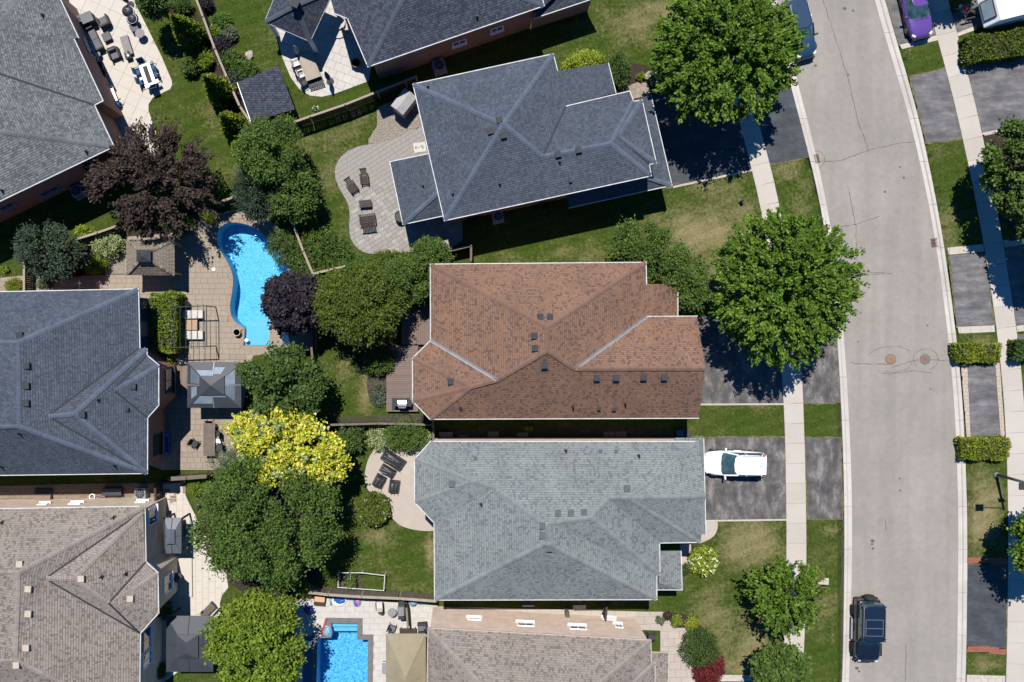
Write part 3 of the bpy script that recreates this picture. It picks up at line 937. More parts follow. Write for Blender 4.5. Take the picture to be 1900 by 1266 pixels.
def ring_stones(inner, outer, seg, z, t, m, name, parent):
    # blocks between two matching outlines
    n = len(inner)
    acc = 0; start = 0
    i = 0
    while start < n:
        acc = 0; k = start
        while k < start + n and acc < seg and k < n:
            acc += math.dist(inner[k], inner[(k + 1) % n]); k += 1
        mb = MB()
        idx = [j % n for j in range(start, k + 1)]
        def cut(P, Q, j, f): return P
        inn = [Vector(inner[j]) for j in idx]; out = [Vector(outer[j]) for j in idx]
        def shrink(L):
            L = [v.copy() for v in L]
            d = (L[1] - L[0]); L[0] += d.normalized() * min(0.008, d.length / 3)
            d = (L[-2] - L[-1]); L[-1] += d.normalized() * min(0.008, d.length / 3)
            return L
        inn, out = shrink(inn), shrink(out)
        c = len(inn)
        vs = [(p.x, p.y, z) for p in inn] + [(p.x, p.y, z) for p in out] + [(p.x, p.y, z - t) for p in inn] + [(p.x, p.y, z - t) for p in out]
        fs = []
        for a in range(c - 1):
            fs += [(a, a + 1, c + a + 1, c + a), (2 * c + a, 2 * c + a + 1, a + 1, a), (c + a, c + a + 1, 3 * c + a + 1, 3 * c + a)]
        fs += [(0, c, 3 * c, 2 * c), (c - 1, 2 * c - 1, 4 * c - 1, 3 * c - 1)]
        mb.add(vs, fs).build(name, m, parent, world=True)
        start = k

liner_m, nt, bs = nodes('pool_liner_ripple_light')
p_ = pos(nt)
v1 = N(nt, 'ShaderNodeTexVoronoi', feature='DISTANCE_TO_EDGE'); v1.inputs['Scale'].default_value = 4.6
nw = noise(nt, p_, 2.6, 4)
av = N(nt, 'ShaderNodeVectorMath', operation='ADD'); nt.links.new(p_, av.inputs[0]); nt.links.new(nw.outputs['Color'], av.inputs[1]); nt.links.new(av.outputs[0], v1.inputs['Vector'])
rr = ramp(nt, v1.outputs['Distance'], [(0.0, (0.22, 0.44, 0.56, 1)), (0.10, (0.10, 0.31, 0.48, 1)), (0.3, (0.06, 0.25, 0.43, 1))])  # pale cell edges: net of rippling water light painted into the liner colour
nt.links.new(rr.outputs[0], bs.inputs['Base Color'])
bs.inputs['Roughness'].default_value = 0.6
def water_mat(name, tint, dens):
    m, nt, bs = nodes(name)
    out = nt.nodes['Material Output']
    nt.nodes.remove(bs)
    p = pos(nt)
    n1 = noise(nt, p, 2.2, 3, 0.55); n2 = noise(nt, p, 6.0, 2, 0.5)
    mp = N(nt, 'ShaderNodeMath', operation='MULTIPLY_ADD'); nt.links.new(n2.outputs[0], mp.inputs[0]); mp.inputs[1].default_value = 0.4; nt.links.new(n1.outputs[0], mp.inputs[2])
    b = N(nt, 'ShaderNodeBump'); b.inputs['Strength'].default_value = 0.7; b.inputs['Distance'].default_value = 0.06
    nt.links.new(mp.outputs[0], b.inputs['Height'])
    tr = N(nt, 'ShaderNodeBsdfTransparent'); tr.inputs[0].default_value = tint
    gl = N(nt, 'ShaderNodeBsdfGlossy'); gl.inputs['Roughness'].default_value = 0.08
    nt.links.new(b.outputs[0], gl.inputs['Normal'])
    fr = N(nt, 'ShaderNodeFresnel'); fr.inputs['IOR'].default_value = 1.33; nt.links.new(b.outputs[0], fr.inputs['Normal'])
    mf = N(nt, 'ShaderNodeMath', operation='MULTIPLY'); nt.links.new(fr.outputs[0], mf.inputs[0]); mf.inputs[1].default_value = 1.6
    ms = N(nt, 'ShaderNodeMixShader'); nt.links.new(mf.outputs[0], ms.inputs[0]); nt.links.new(tr.outputs[0], ms.inputs[1]); nt.links.new(gl.outputs[0], ms.inputs[2])
    nt.links.new(ms.outputs[0], out.inputs[0])
    return m
water_m = water_mat('pool_water', (0.66, 0.94, 1.0, 1), 1)
def water_sheet(name, poly, z, parent, seed):
    x0, y0, x1, y1 = bbox(poly)
    b = MB()
    loops = [[Vector((p[0], p[1], 0)) for p in poly]]
    tri = tessellate_polygon(loops)
    fs = []
    for t in tri:
        a, bb, c = [loops[0][i] for i in t]
        if (bb - a).cross(c - a).z < 0: t = (t[0], t[2], t[1])
        fs.append(tuple(t))
    b.add([(p[0], p[1], z) for p in poly], fs)
    return b.build(name, water_m, parent, world=True)
step_m = mat('pale_step_liner', (.20, .35, .44, 1), (.16, .32, .42, 1), 4, .6)
def pool(label, outline, steps, depth, cope_outer, cope_m, seg, liner, zc=0.06):
    c = (sum(p[0] for p in outline) / len(outline), sum(p[1] for p in outline) / len(outline))
    root = thing('swimming_pool', label, 'pool', (c[0], c[1], 0))
    b = MB()
    n = len(outline)
    for p in outline: b.v.append((p[0], p[1], 0.02))
    for p in outline: b.v.append((p[0], p[1], -depth))
    ar = sum(outline[i][0] * outline[(i + 1) % n][1] - outline[(i + 1) % n][0] * outline[i][1] for i in range(n))
    for i in range(n):
        j = (i + 1) % n
        b.f.append((i, n + i, n + j, j) if ar > 0 else (j, n + j, n + i, i))
    tri = tessellate_polygon([[Vector((p[0], p[1], 0)) for p in outline]])
    for t in tri:
        a, bb, cc = [Vector(outline[i]) for i in t]
        if (bb - a).cross(cc - a) < 0: t = t[::-1]
        b.f.append(tuple(n + i for i in t))
    b.build('basin', liner, root, world=True)
    for (poly, z) in steps:
        MB().prism(poly, -depth, z).build('step', step_m, root, world=True)
    water_sheet('water', outline, -0.12, root, 1)
    ring_stones(outline, cope_outer, seg, zc, 0.1, cope_m, 'coping_stone', root)
    return root
cope_tan = mat('tan_coping', A(186, 164, 142), A(168, 148, 128), 3, 0.85, obj=A(178, 158, 138), fine=0.1)
stp = [(offset_poly(STEP1, -.02), -0.32), (smooth_poly(PX([(456, 603), (470, 611), (486, 612), (502, 603), (501, 590), (456, 590)]), 1), -1.0)]
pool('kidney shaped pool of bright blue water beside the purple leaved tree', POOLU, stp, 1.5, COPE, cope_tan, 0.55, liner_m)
deep_m, nt, bs = nodes('deep_pool_liner_ripple_light')
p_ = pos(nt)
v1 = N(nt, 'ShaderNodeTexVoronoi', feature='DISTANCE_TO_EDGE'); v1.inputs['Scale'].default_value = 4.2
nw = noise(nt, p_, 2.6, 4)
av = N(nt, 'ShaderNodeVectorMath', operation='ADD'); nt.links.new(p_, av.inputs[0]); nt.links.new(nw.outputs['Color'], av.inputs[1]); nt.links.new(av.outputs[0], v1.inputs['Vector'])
rr = ramp(nt, v1.outputs['Distance'], [(0.0, (0.24, 0.44, 0.56, 1)), (0.12, (0.07, 0.26, 0.48, 1)), (0.32, (0.02, 0.16, 0.42, 1))])  # bright ripple lines of light on the pool floor, painted into the base colour
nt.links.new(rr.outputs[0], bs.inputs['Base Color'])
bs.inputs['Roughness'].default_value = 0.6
COPE2 = offset_poly(POOL2, 0.42)
stp2 = [(PX([(615, 1155), (663, 1155), (663, 1166), (615, 1166)]), -0.35), (PX([(615, 1166), (663, 1166), (663, 1177), (615, 1177)]), -0.7)]
def densify(poly, st):
    out = []
    for a, b in zip(poly, poly[1:] + poly[:1]):
        n = max(1, int(math.dist(a, b) / st))
        for i in range(n): out.append((a[0] + (b[0] - a[0]) * i / n, a[1] + (b[1] - a[1]) * i / n))
    return out
def densify2(P, Q, st):
    o1, o2 = [], []
    n_ = len(P)
    for i in range(n_):
        a, b, c, d = P[i], P[(i + 1) % n_], Q[i], Q[(i + 1) % n_]
        n = max(1, int(math.dist(a, b) / st))
        for k in range(n):
            t = k / n
            o1.append((a[0] + (b[0] - a[0]) * t, a[1] + (b[1] - a[1]) * t)); o2.append((c[0] + (d[0] - c[0]) * t, c[1] + (d[1] - c[1]) * t))
    return o1, o2
P2, C2 = densify2(POOL2, COPE2, 0.3)
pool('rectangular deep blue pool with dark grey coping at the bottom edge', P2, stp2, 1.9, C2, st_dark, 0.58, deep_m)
paved('pool_deck', 'pale grey paver deck around the rectangular pool',
      [(548, 1112), (640, 1108), (812, 1124), (808, 1150), (800, 1190), (800, 1420), (548, 1420)], joint_cream, st_white, 0.75, 0.45, 0, holes=[COPE2])
sheet('lane_strip', PX([(564, 1180), (580, 1180), (576, 1420), (560, 1420)]), 0.075, mat('blue_grey_mat', A(70, 110, 140), A(60, 100, 130), 2, 0.7), kind='structure', thick=0.02, label='blue grey mat along the left side of the rectangular pool')
sheet('patio', smooth_poly(PX([(690, 838), (680, 860), (676, 885), (680, 905), (690, 918), (705, 925), (718, 945), (730, 965), (745, 977), (775, 985), (812, 986), (820, 960), (800, 900), (800, 850), (800, 800), (770, 800), (720, 815)]), 2), 0.045, st_pink, kind='structure', thick=0.1, label='pinkish concrete patio with black covered furniture behind the grey roofed house')
paved('patio', 'pale slab patio behind the taupe roofed house at lower left',
      [(290, 900), (335, 896), (347, 925), (362, 955), (385, 1000), (420, 1060), (424, 1090), (412, 1105), (408, 1120), (412, 1140), (430, 1165), (430, 1180), (395, 1190), (340, 1240), (290, 1275), (270, 1275), (270, 1060)], joint_cream, st_cream, 0.85, 0.5, 90, stagger=0.4, gap=0.016)
paved('side_path', 'brownish paver path squeezed between the slate grey and taupe roofed houses',
      [(-60, 903), (140, 898), (300, 896), (345, 893), (345, 925), (300, 940), (-60, 945)], joint_tan, st_path, 0.5, 0.25, 0)
paved('side_path', 'pale path along the north side of the bottom taupe house',
      [(808, 1125), (1000, 1130), (1200, 1135), (1240, 1135), (1250, 1165), (1282, 1165), (1282, 1185), (1290, 1255), (1290, 1275), (1225, 1275), (1225, 1170), (800, 1152)], joint_grey, st_pink, 0.9, 0.6, 2)
sheet('front_path', smooth_poly(PX([(1295, 966), (1332, 964), (1331, 985), (1322, 998), (1300, 1008), (1280, 1008), (1280, 966)]), 1), 0.04, st_pink, kind='structure', thick=0.1, label='curved pinkish concrete front step beside the grey roofed house')
sheet('front_path', PX([(1262, 1010), (1282, 1010), (1282, 1050), (1262, 1052)]), 0.05, st_pink, kind='structure', thick=0.1, label='narrow concrete porch walk beside the flowering hydrangea')
paved('front_path', 'small tan paver landing by the front garden of the slate blue house',
      [(1165, 160), (1185, 152), (1200, 155), (1210, 175), (1175, 184)], joint_tan, st_tan, 0.4, 0.4, 20)
paved('side_path', 'grey paver strip with a step beside the slate blue house patio', [(800, 455), (832, 446), (834, 464), (804, 470)], joint_grey, st_grey, 0.5, 0.5, 10)
# beds
for poly, lab, mk in (
    ([(398, 30), (420, 20), (432, 60), (436, 110), (480, 150), (455, 190), (470, 226), (450, 225), (405, 90)], 'mulched bed of shrubs right of the long timber fence', 'soil'),
    ([(300, 0), (345, -10), (365, 20), (400, 100), (430, 180), (455, 240), (440, 290), (420, 200), (380, 140), (350, 100), (330, 60)], 'mulched bed of cedars left of the long timber fence', 'soil'),
    ([(150, 470), (235, 430), (330, 425), (400, 385), (410, 396), (330, 436), (232, 442), (232, 512), (60, 512), (45, 500), (60, 430)], 'mulched bed behind the cedar gazebo', 'soil'),
    ([(1110, 150), (1130, 110), (1190, 120), (1215, 130), (1205, 160), (1170, 170), (1140, 180)], 'mulched front bed beside the slate blue house', 'soil'),
    ([(265, 540), (335, 540), (335, 660), (300, 680), (265, 650)], 'narrow bed under the clipped hedge beside the slate grey house', 'soil'),
    ([(560, 430), (620, 480), (700, 490), (800, 470), (800, 560), (760, 560), (740, 640), (690, 650), (600, 640), (585, 560), (560, 500)], 'shaded planting bed behind the brown roofed house', 'soil'),
    ([(805, 793), (1282, 793), (1282, 818), (805, 822)], 'dark soil strip between the brown and grey roofed houses', 'alley'),
    ([(600, 775), (720, 770), (800, 770), (806, 800), (760, 806), (600, 792)], 'dry sandy bed along the low timber fence', 'alley'),
    ([(632, 1066), (672, 1067), (676, 1094), (626, 1093)], 'small vegetable bed inside the white frame', 'alley'),
    ([(440, 870), (560, 880), (600, 1000), (590, 1090), (540, 1110), (430, 1100), (380, 1010), (370, 950)], 'shaded bed under the large dark green tree', 'soil'),
    ([(1258, 1010), (1300, 1012), (1322, 1030), (1318, 1060), (1290, 1066), (1268, 1062)], 'small front bed under the flowering hydrangea', 'soil'),
    ([(1222, 1135), (1280, 1140), (1300, 1160), (1330, 1200), (1340, 1250), (1290, 1262), (1280, 1170), (1250, 1165)], 'front bed around the dark conifer and red maple', 'soil'),
    ([(1800, 230), (1900, 215), (1990, 240), (1990, 430), (1860, 440), (1840, 300)], 'shaded bed under the right hand tree', 'soil'),
    ([(682, 690), (716, 690), (716, 758), (690, 758), (680, 720)], 'small bed of grey green plants beside the wooden deck', 'alley')):
    sheet('garden_bed', smooth_poly(PX(poly), 1), 0.012 if mk == 'soil' else 0.016, M[mk], kind='structure', label=lab)
pm = [mat('white_pebble', A(232, 224, 212), A(212, 204, 192), 5, 0.85, isl=A(200, 186, 168)), ]
def pebbles(poly_px, n, seed, label):
    poly = PX(poly_px)
    sheet('gravel_base', poly, 0.02, mat('pebble_base', A(186, 176, 162), A(140, 132, 120), 6, 0.95), kind='structure', label='gritty ground between the pebbles of ' + label.split(' ', 3)[-1])
    r = random.Random(seed)
    b = MB()
    x0, y0, x1, y1 = bbox(poly)
    k = 0
    while k < n:
        q = (r.uniform(x0, x1), r.uniform(y0, y1))
        if not inpoly(q, poly): continue
        k += 1
        s = r.uniform(0.035, 0.085)
        a = r.uniform(0, 3)
        c, d = math.cos(a) * s, math.sin(a) * s
        e = r.uniform(.6, 1)
        z = 0.02
        b.add([(q[0] + c, q[1] + d, z), (q[0] - d * e, q[1] + c * e, z), (q[0] - c, q[1] - d, z), (q[0] + d * e, q[1] - c * e, z), (q[0] + c * .2, q[1] + d * .2, z + s * 1.0), (q[0] - c * .3, q[1] - d * .3, z + s * .9)],
              [(0, 1, 4), (1, 5, 4), (1, 2, 5), (2, 3, 5), (3, 4, 5), (3, 0, 4)])
    o = b.build('pebbles', pm[0])
    tag(o, label, kind='stuff')
pebbles([(700, 200), (770, 170), (795, 200), (800, 232), (772, 238), (738, 255), (705, 266), (684, 268), (684, 258), (700, 235)], 4200, 2, 'white river pebbles beside the small metal shed')
pebbles([(196, 480), (232, 470), (236, 508), (196, 510)], 500, 3, 'pale pebbles left of the cedar gazebo')

# ---- blades of grass over the lawns nearest the camera, ragged along the edges of paving
def in_poly_np(x, y, poly):
    c = np.zeros(x.shape, bool)
    n = len(poly)
    for i in range(n):
        x1, y1 = poly[i]; x2, y2 = poly[i - 1]
        if y1 == y2: continue
        t = ((y1 > y) != (y2 > y)) & (x < (x2 - x1) * (y - y1) / (y2 - y1) + x1)
        c ^= t
    return c
def dry_at(px, py):
    d = np.zeros_like(px)
    for (a, b_, rx, ry, am) in DRY:
        d = np.maximum(d, am * np.exp(-0.9 * (((px - a) / rx) ** 2 + ((py - b_) / ry) ** 2)))
    return d
def make_grass():
    rng = np.random.default_rng(12)
    n = 150000
    x = rng.uniform(-37, 44, n); y = rng.uniform(-28, 27, n)
    px, py = x * S + NX, NY - y * S
    ok = np.ones(n, bool)
    for tab, a_, b_ in ((KL, 1, None), (KR, None, 2)): pass
    kl = np.interp(py, [t[0] for t in KL], [t[1] for t in KL]); kr = np.interp(py, [t[0] for t in KR], [t[2] for t in KR])
    ok &= (px < kl + .5) | (px > kr - .5)
    for tab in (SL, SR):
        l = np.interp(py, [t[0] for t in tab], [t[1] for t in tab]); r = np.interp(py, [t[0] for t in tab], [t[2] for t in tab])
        ok &= (px < l + .8) | (px > r - .8)
    for P in PAVED:
        bb = bbox(P)
        m_ = (x > bb[0]) & (x < bb[2]) & (y > bb[1]) & (y < bb[3]) & ok
        idx = np.nonzero(m_)[0]
        if len(idx): ok[idx[in_poly_np(x[idx], y[idx], P)]] = False
    x, y = x[ok], y[ok]
    n = len(x)
    a = rng.uniform(0, 6.283, n)
    L = rng.uniform(.05, .13, n); wd = rng.uniform(.02, .045, n); h = rng.uniform(.03, .075, n)
    dx, dy = np.cos(a), np.sin(a)
    V = np.zeros((n, 4, 3))
    for k, (f, s, z) in enumerate(((0, -1, .0), (0, 1, .0), (1, .35, 1), (1, -.35, 1))):
        V[:, k, 0] = x + dx * L * f - dy * wd * s * .5
        V[:, k, 1] = y + dy * L * f + dx * wd * s * .5
        V[:, k, 2] = .004 + h * z
    me = bpy.data.meshes.new('grass')
    me.vertices.add(n * 4); me.vertices.foreach_set('co', V.astype(np.float32).ravel())
    me.loops.add(n * 4); me.loops.foreach_set('vertex_index', np.arange(n * 4, dtype=np.int32))
    me.polygons.add(n); me.polygons.foreach_set('loop_start', np.arange(0, n * 4, 4, dtype=np.int32)); me.polygons.foreach_set('loop_total', np.full(n, 4, dtype=np.int32))
    me.update(calc_edges=True)
    at = me.attributes.new('dry', 'FLOAT', 'POINT')
    at.data.foreach_set('value', np.repeat(dry_at(x * S + NX, NY - y * S), 4).astype(np.float32))
    me.materials.append(M['lawn'])
    tag(link('grass', me), 'short mown grass blades growing over all the lawns', kind='stuff')
make_grass()
# ---------------------------------------------------------------- houses
def clip_half(poly, nx, ny, d):      # keep points with n.p >= d
    out = []
    n = len(poly)
    for i in range(n):
        a, b = poly[i], poly[(i + 1) % n]
        da, db = a[0] * nx + a[1] * ny - d, b[0] * nx + b[1] * ny - d
        if da >= 0: out.append(a)
        if (da >= 0) != (db >= 0):
            t = da / (da - db)
            out.append((a[0] + (b[0] - a[0]) * t, a[1] + (b[1] - a[1]) * t))
    return out

ROOFM = {}
def roof_mats(key, stops, base, cap, blotch=None):
    ROOFM[key] = (shingle_mat(key + '_shingles', stops, blotch=blotch), mat(key + '_roof_base', base, rough=0.95), shingle_mat(key + '_ridge_caps', cap))
roof_mats('slate', [(0, A(76, 84, 96)), (.35, A(88, 96, 108)), (.7, A(94, 102, 114)), (1, A(103, 111, 122))], A(58, 66, 80), [(0, A(96, 106, 122)), (1, A(106, 116, 132))])
roof_mats('navy', [(0, A(56, 62, 74)), (.4, A(70, 76, 90)), (1, A(92, 98, 110))], A(44, 50, 60), [(0, A(84, 90, 102)), (1, A(94, 100, 112))])
roof_mats('brown', [(0, A(112, 90, 81)), (.15, A(130, 102, 88)), (.3, A(150, 116, 95)), (.85, A(159, 122, 99)), (1, A(168, 127, 99))], A(92, 72, 66), [(0, A(136, 106, 91)), (1, A(148, 115, 97))], blotch=A(132, 114, 108))
roof_mats('grey', [(0, A(118, 124, 126)), (.15, A(131, 137, 138)), (.35, A(145, 151, 149)), (1, A(156, 161, 158))], A(98, 104, 107), [(0, A(136, 140, 140)), (1, A(152, 155, 153))], blotch=A(156, 155, 146))
roof_mats('stone', [(0, A(94, 99, 103)), (.3, A(114, 118, 121)), (.7, A(132, 135, 136)), (1, A(146, 147, 146))], A(82, 86, 90), [(0, A(114, 117, 119)), (1, A(128, 130, 131))], blotch=A(128, 120, 116))
roof_mats('taupe', [(0, A(126, 116, 109)), (.18, A(146, 135, 126)), (.35, A(162, 150, 140)), (1, A(174, 162, 152))], A(116, 106, 99), [(0, A(158, 146, 137)), (1, A(174, 162, 152))])

def gen_shingles(polys3, exposure=0.17, wmin=0.09, wmax=0.19, seed=1, lift=0.016):
    mb = MB()
    for fi, poly in enumerate(polys3):
        P = [Vector(p) for p in poly]
        nrm = Vector((0, 0, 0))
        for i in range(len(P)):
            a, b = P[i], P[(i + 1) % len(P)]
            nrm += Vector(((a.y - b.y) * (a.z + b.z), (a.z - b.z) * (a.x + b.x), (a.x - b.x) * (a.y + b.y)))
        if nrm.length < 1e-6: continue
        nrm.normalize()
        if nrm.z < 0: nrm = -nrm
        for t in tessellate_polygon([P]):
            T = [P[i] for i in t]
            tn = (T[1] - T[0]).cross(T[2] - T[0])
            if tn.length < 1e-4: continue
            tn.normalize()
            if tn.z < 0: tn = -tn
            if tn.z < 0.05: continue
            # shared directions for the whole face, so the courses line up
            u = Vector((-nrm.y, nrm.x, 0))
            u = u.normalized() if u.length > 1e-4 else Vector((1, 0, 0))
            u = (u - tn * u.dot(tn)).normalized()
            v = tn.cross(u)
            if v.z < 0: v = -v; 
            o = P[0]
            tri = [((p - o).dot(u), (p - o).dot(v)) for p in T]
            v0, v1 = min(q[1] for q in tri), max(q[1] for q in tri)
            r0 = math.floor(v0 / exposure)
            for row in range(int(r0), int(math.floor(v1 / exposure)) + 1):
                lo, hi = row * exposure, row * exposure + exposure * 0.84
                pl = clip_half(clip_half(tri, 0, 1, lo), 0, -1, -hi)
                if len(pl) < 3: continue
                ua, ub = min(q[0] for q in pl), max(q[0] for q in pl)
                rr = random.Random(seed * 1000003 + fi * 7919 + row)
                uu = -60.0 + rr.uniform(0, .4)
                step = (wmin + wmax) / 2
                # breaks are a jittered lattice so they agree between triangles
                k0 = math.floor((ua + 60) / step) - 1
                k1 = math.ceil((ub + 60) / step) + 1
                def br(k): return -60 + k * step + (random.Random((k * 31 + row * 977 + fi * 131 + seed) & 0xffffff).random() - .5) * (wmax - wmin) * .9
                for k in range(int(k0), int(k1)):
                    a, b = br(k), br(k + 1) - 0.006
                    if b < ua or a > ub: continue
                    q = clip_half(clip_half(pl, 1, 0, a), -1, 0, -b)
                    if len(q) < 3: continue
                    # drop slivers
                    ar = 0
                    for i in range(len(q)): ar += q[i][0] * q[(i + 1) % len(q)][1] - q[(i + 1) % len(q)][0] * q[i][1]
                    if abs(ar) < 0.0012: continue
                    if ar * (1 if u.cross(v).dot(tn) > 0 else -1) < 0: q = q[::-1]
                    base = len(mb.v)
                    for (x, y) in q:
                        h = lift - (lift - 0.003) * min(1, (y - lo) / exposure)
                        p = T[0] + u * (x - tri[0][0]) + v * (y - tri[0][1]) + tn * h
                        mb.v.append((p.x, p.y, p.z))
                    mb.f.append(tuple(range(base, base + len(q))))
    return mb

def caps_on(lines3, width=0.17, seed=1, drop=0.42):
    mb = MB()
    r = random.Random(seed)
    for (a, b) in lines3:
        a, b = Vector(a), Vector(b)
        if b.z < a.z: a, b = b, a
        # start at the low end so that each cap laps the one below
        d = b - a
        L = d.length
        if L < 0.2: continue
        d /= L
        s = Vector((-d.y, d.x, 0)).normalized()
        n = max(1, int(L / 0.165))
        st = L / n
        hz = abs(d.z)
        dr = drop * (1.0 if hz < 0.05 else 0.62)
        for i in range(n):
            p, q = a + d * (st * i), a + d * (st * (i + 1.0))
            wd = width * r.uniform(.94, 1.06)
            e = Vector((0, 0, 1))
            vs = [p - s * wd + e * (0.05 - wd * dr), p + e * 0.062, p + s * wd + e * (0.05 - wd * dr), q - s * wd + e * (0.03 - wd * dr), q + e * 0.04, q + s * wd + e * (0.03 - wd * dr)]
            mb.add(vs, [(0, 1, 4, 3), (1, 2, 5, 4)])
    return mb

HOUSES = {}
def relax(V, F, it=160):
    # settle the ridge heights so that every roof slope is a true plane (eave corners stay put)
    h = {k: v[2] for k, v in V.items()}
    h0 = dict(h)
    eave = {k for k in V if h[k] <= 5.35}
    of = {k: [i for i, f in enumerate(F) if k in f] for k in V}
    for _ in range(it):
        pl = []
        for f in F:
            P = np.array([W(V[k][0], V[k][1], h[k]) for k in f])
            wt = np.array([6.0 if k in eave else 1.0 for k in f])[:, None]
            Am = np.c_[P[:, :2], np.ones(len(f))]
            s_, _, _, _ = np.linalg.lstsq(Am * wt, P[:, 2:3] * wt, rcond=None)
            pl.append(s_[:, 0])
        for k in V:
            if k in eave or not of[k]: continue
            gx, gy = (V[k][0] - NX) / S, (NY - V[k][1]) / S
            tgt = []
            for i in of[k]:
                a, b, c = pl[i]
                # z = a*x+b*y+c on the sight line x = gx*(1-z/H)
                tgt.append((a * gx + b * gy + c) / (1 + (a * gx + b * gy) / H))
            tgt = np.clip(np.array(tgt), h0[k] - 1.3, h0[k] + 1.3)
            h[k] += 0.5 * ((np.mean(tgt) * 0.97 + h0[k] * 0.03) - h[k])
    P = {k: W(V[k][0], V[k][1], h[k]) for k in V}
    P0 = {k: v.copy() for k, v in P.items()}
    for _ in range(80):
        pl = []
        for f in F:
            Q = np.array([P[k] for k in f])
            wt = np.array([6.0 if k in eave else 1.0 for k in f])[:, None]
            s_ = np.linalg.lstsq(np.c_[Q[:, :2], np.ones(len(f))] * wt, Q[:, 2:3] * wt, rcond=None)[0][:, 0]
            nn = np.array([-s_[0], -s_[1], 1.0]); k_ = np.linalg.norm(nn)
            pl.append((nn / k_, s_[2] / k_))
        for k in V:
            if k in eave or not of[k]: continue
            A_ = [pl[i][0] for i in of[k]] + [np.eye(3)[i] * .12 for i in range(3)]
            b_ = [pl[i][1] for i in of[k]] + [P0[k][i] * .12 for i in range(3)]
            s_ = Vector(np.linalg.lstsq(np.array(A_), np.array(b_), rcond=None)[0])
            d = s_ - P0[k]
            if d.length > .7: s_ = P0[k] + d * (.7 / d.length)
            P[k] = P[k].lerp(s_, .6)
    return P
def house(key, name, label, V, F, eaves, walls, mk, brick, hips=(), valleys=(), vents=(), pipes=(), windows=(), gut='gutter', vmetal='flashing', inset=0.45, vent_m='dark_metal', exposure=0.165, frame='white'):
    P = relax(V, F)
    c = sum((P[k] for k in P), Vector((0, 0, 0))) / len(P)
    root = thing(name, label, 'house', (c.x, c.y, 0))
    shm, basem, capm = ROOFM[mk]
    # roof body
    vs, idx = [], {}
    for k in P: idx[k] = len(vs); vs.append(P[k])
    n = len(vs)
    fs, cnt, polys = [], {}, []
    for f in F:
        pl = [P[k] for k in f]
        polys.append(pl)
        for t in tessellate_polygon([pl]):
            g = [idx[f[i]] for i in t]
            nn = (vs[g[1]] - vs[g[0]]).cross(vs[g[2]] - vs[g[0]])
            if nn.length < 1e-5: continue
            if nn.z < 0: g = g[::-1]
            fs.append(tuple(g))
            for a, b in zip(g, g[1:] + g[:1]): cnt[(a, b)] = 1
    top = list(fs)
    allv = [tuple(p) for p in vs] + [(p.x, p.y, p.z - 0.2) for p in vs]
    for g in top: fs.append(tuple(i + n for i in g[::-1]))
    for (a, b) in cnt:
        if (b, a) not in cnt: fs.append((b, a, a + n, b + n))
    rb = MB().add(allv, fs).build('roof', basem, root, world=True)
    sh = gen_shingles(polys, seed=sum(map(ord, key)), exposure=exposure).build('shingles', shm, rb, world=True)
    sh['kind'] = 'stuff'
    bvh = BVHTree.FromPolygons([tuple(v) for v in vs], [t for t in top])
    if hips:
        o = caps_on([(P[a], P[b]) for a, b in hips], seed=n).build('ridge_caps', capm, rb, world=True)
        o['kind'] = 'stuff'
    for a, b in valleys:
        pa, pb = P[a], P[b]
        d = (pb - pa).normalized()
        s = Vector((-d.y, d.x, 0)).normalized() * (0.13 if vmetal == 'flashing' else 0.06)
        e = Vector((0, 0, 1))
        z1, z0 = (0.09, 0.035) if vmetal == 'flashing' else (0.05, 0.025)
        MB().add([pa - s + e * z1, pa + e * z0, pa + s + e * z1, pb - s + e * z1, pb + e * z0, pb + s + e * z1], [(0, 1, 4, 3), (1, 2, 5, 4)]).build('valley_flashing', M[vmetal], rb, world=True)
    # gutters
    for line in eaves:
        for a, b in zip(line, line[1:]):
            pa, pb = P[a], P[b]
            d = (pb - pa).normalized()
            mid = (pa + pb) / 2
            s = Vector((d.y, -d.x, 0)).normalized()
            hit = bvh.ray_cast(mid + s * 0.3 + Vector((0, 0, 5)), Vector((0, 0, -1)))
            if hit[0] is not None and abs(hit[0].z - mid.z) < 1.2: s = -s
            o_ = s * 0.03
            up = Vector((0, 0, -0.045))
            g = MB().bar(pa + o_ + up - d * 0.0, pb + o_ + up + d * 0.06, 0.055, 0.13)
            g.build('gutter', M[gut], root, world=True)
    # walls
    wv, wf = [], []
    for wl in walls:
        names, h = wl[0], wl[1]
        ins = wl[2] if len(wl) > 2 else inset
        poly = [(P[k].x, P[k].y) if isinstance(k, str) else W2(k[:2], k[2]) for k in names]
        poly = offset_poly(poly, -ins)
        PAVED.append(poly)
        b = MB().prism(poly, -0.05, h)
        base = len(wv); wv += b.v; wf += [tuple(i + base for i in f) for f in b.f]
        b.build('wall', M[wl[3] if len(wl) > 3 else brick], root, world=True)
    wb = BVHTree.FromPolygons(wv, wf) if wv else None
    for (px, py, kind) in vents:
        d = (W(px, py, 0) - CAM).normalized()
        h, nn, _, _ = bvh.ray_cast(CAM, d)
        if h is None: print('vent missed', key, px, py); continue
        if nn.z < 0: nn = -nn
        az = math.atan2(nn.y, nn.x) + math.pi / 2
        b = MB()
        s = 0.38 if kind == 'b' else 0.22
        b.box((h.x, h.y, h.z + 0.05), (s, s, 0.2), az)
        b.box((h.x, h.y, h.z + 0.17), (s * 1.12, s * 1.12, 0.05), az)
        v = b.build('roof_vent', M[vent_m], root, world=True)
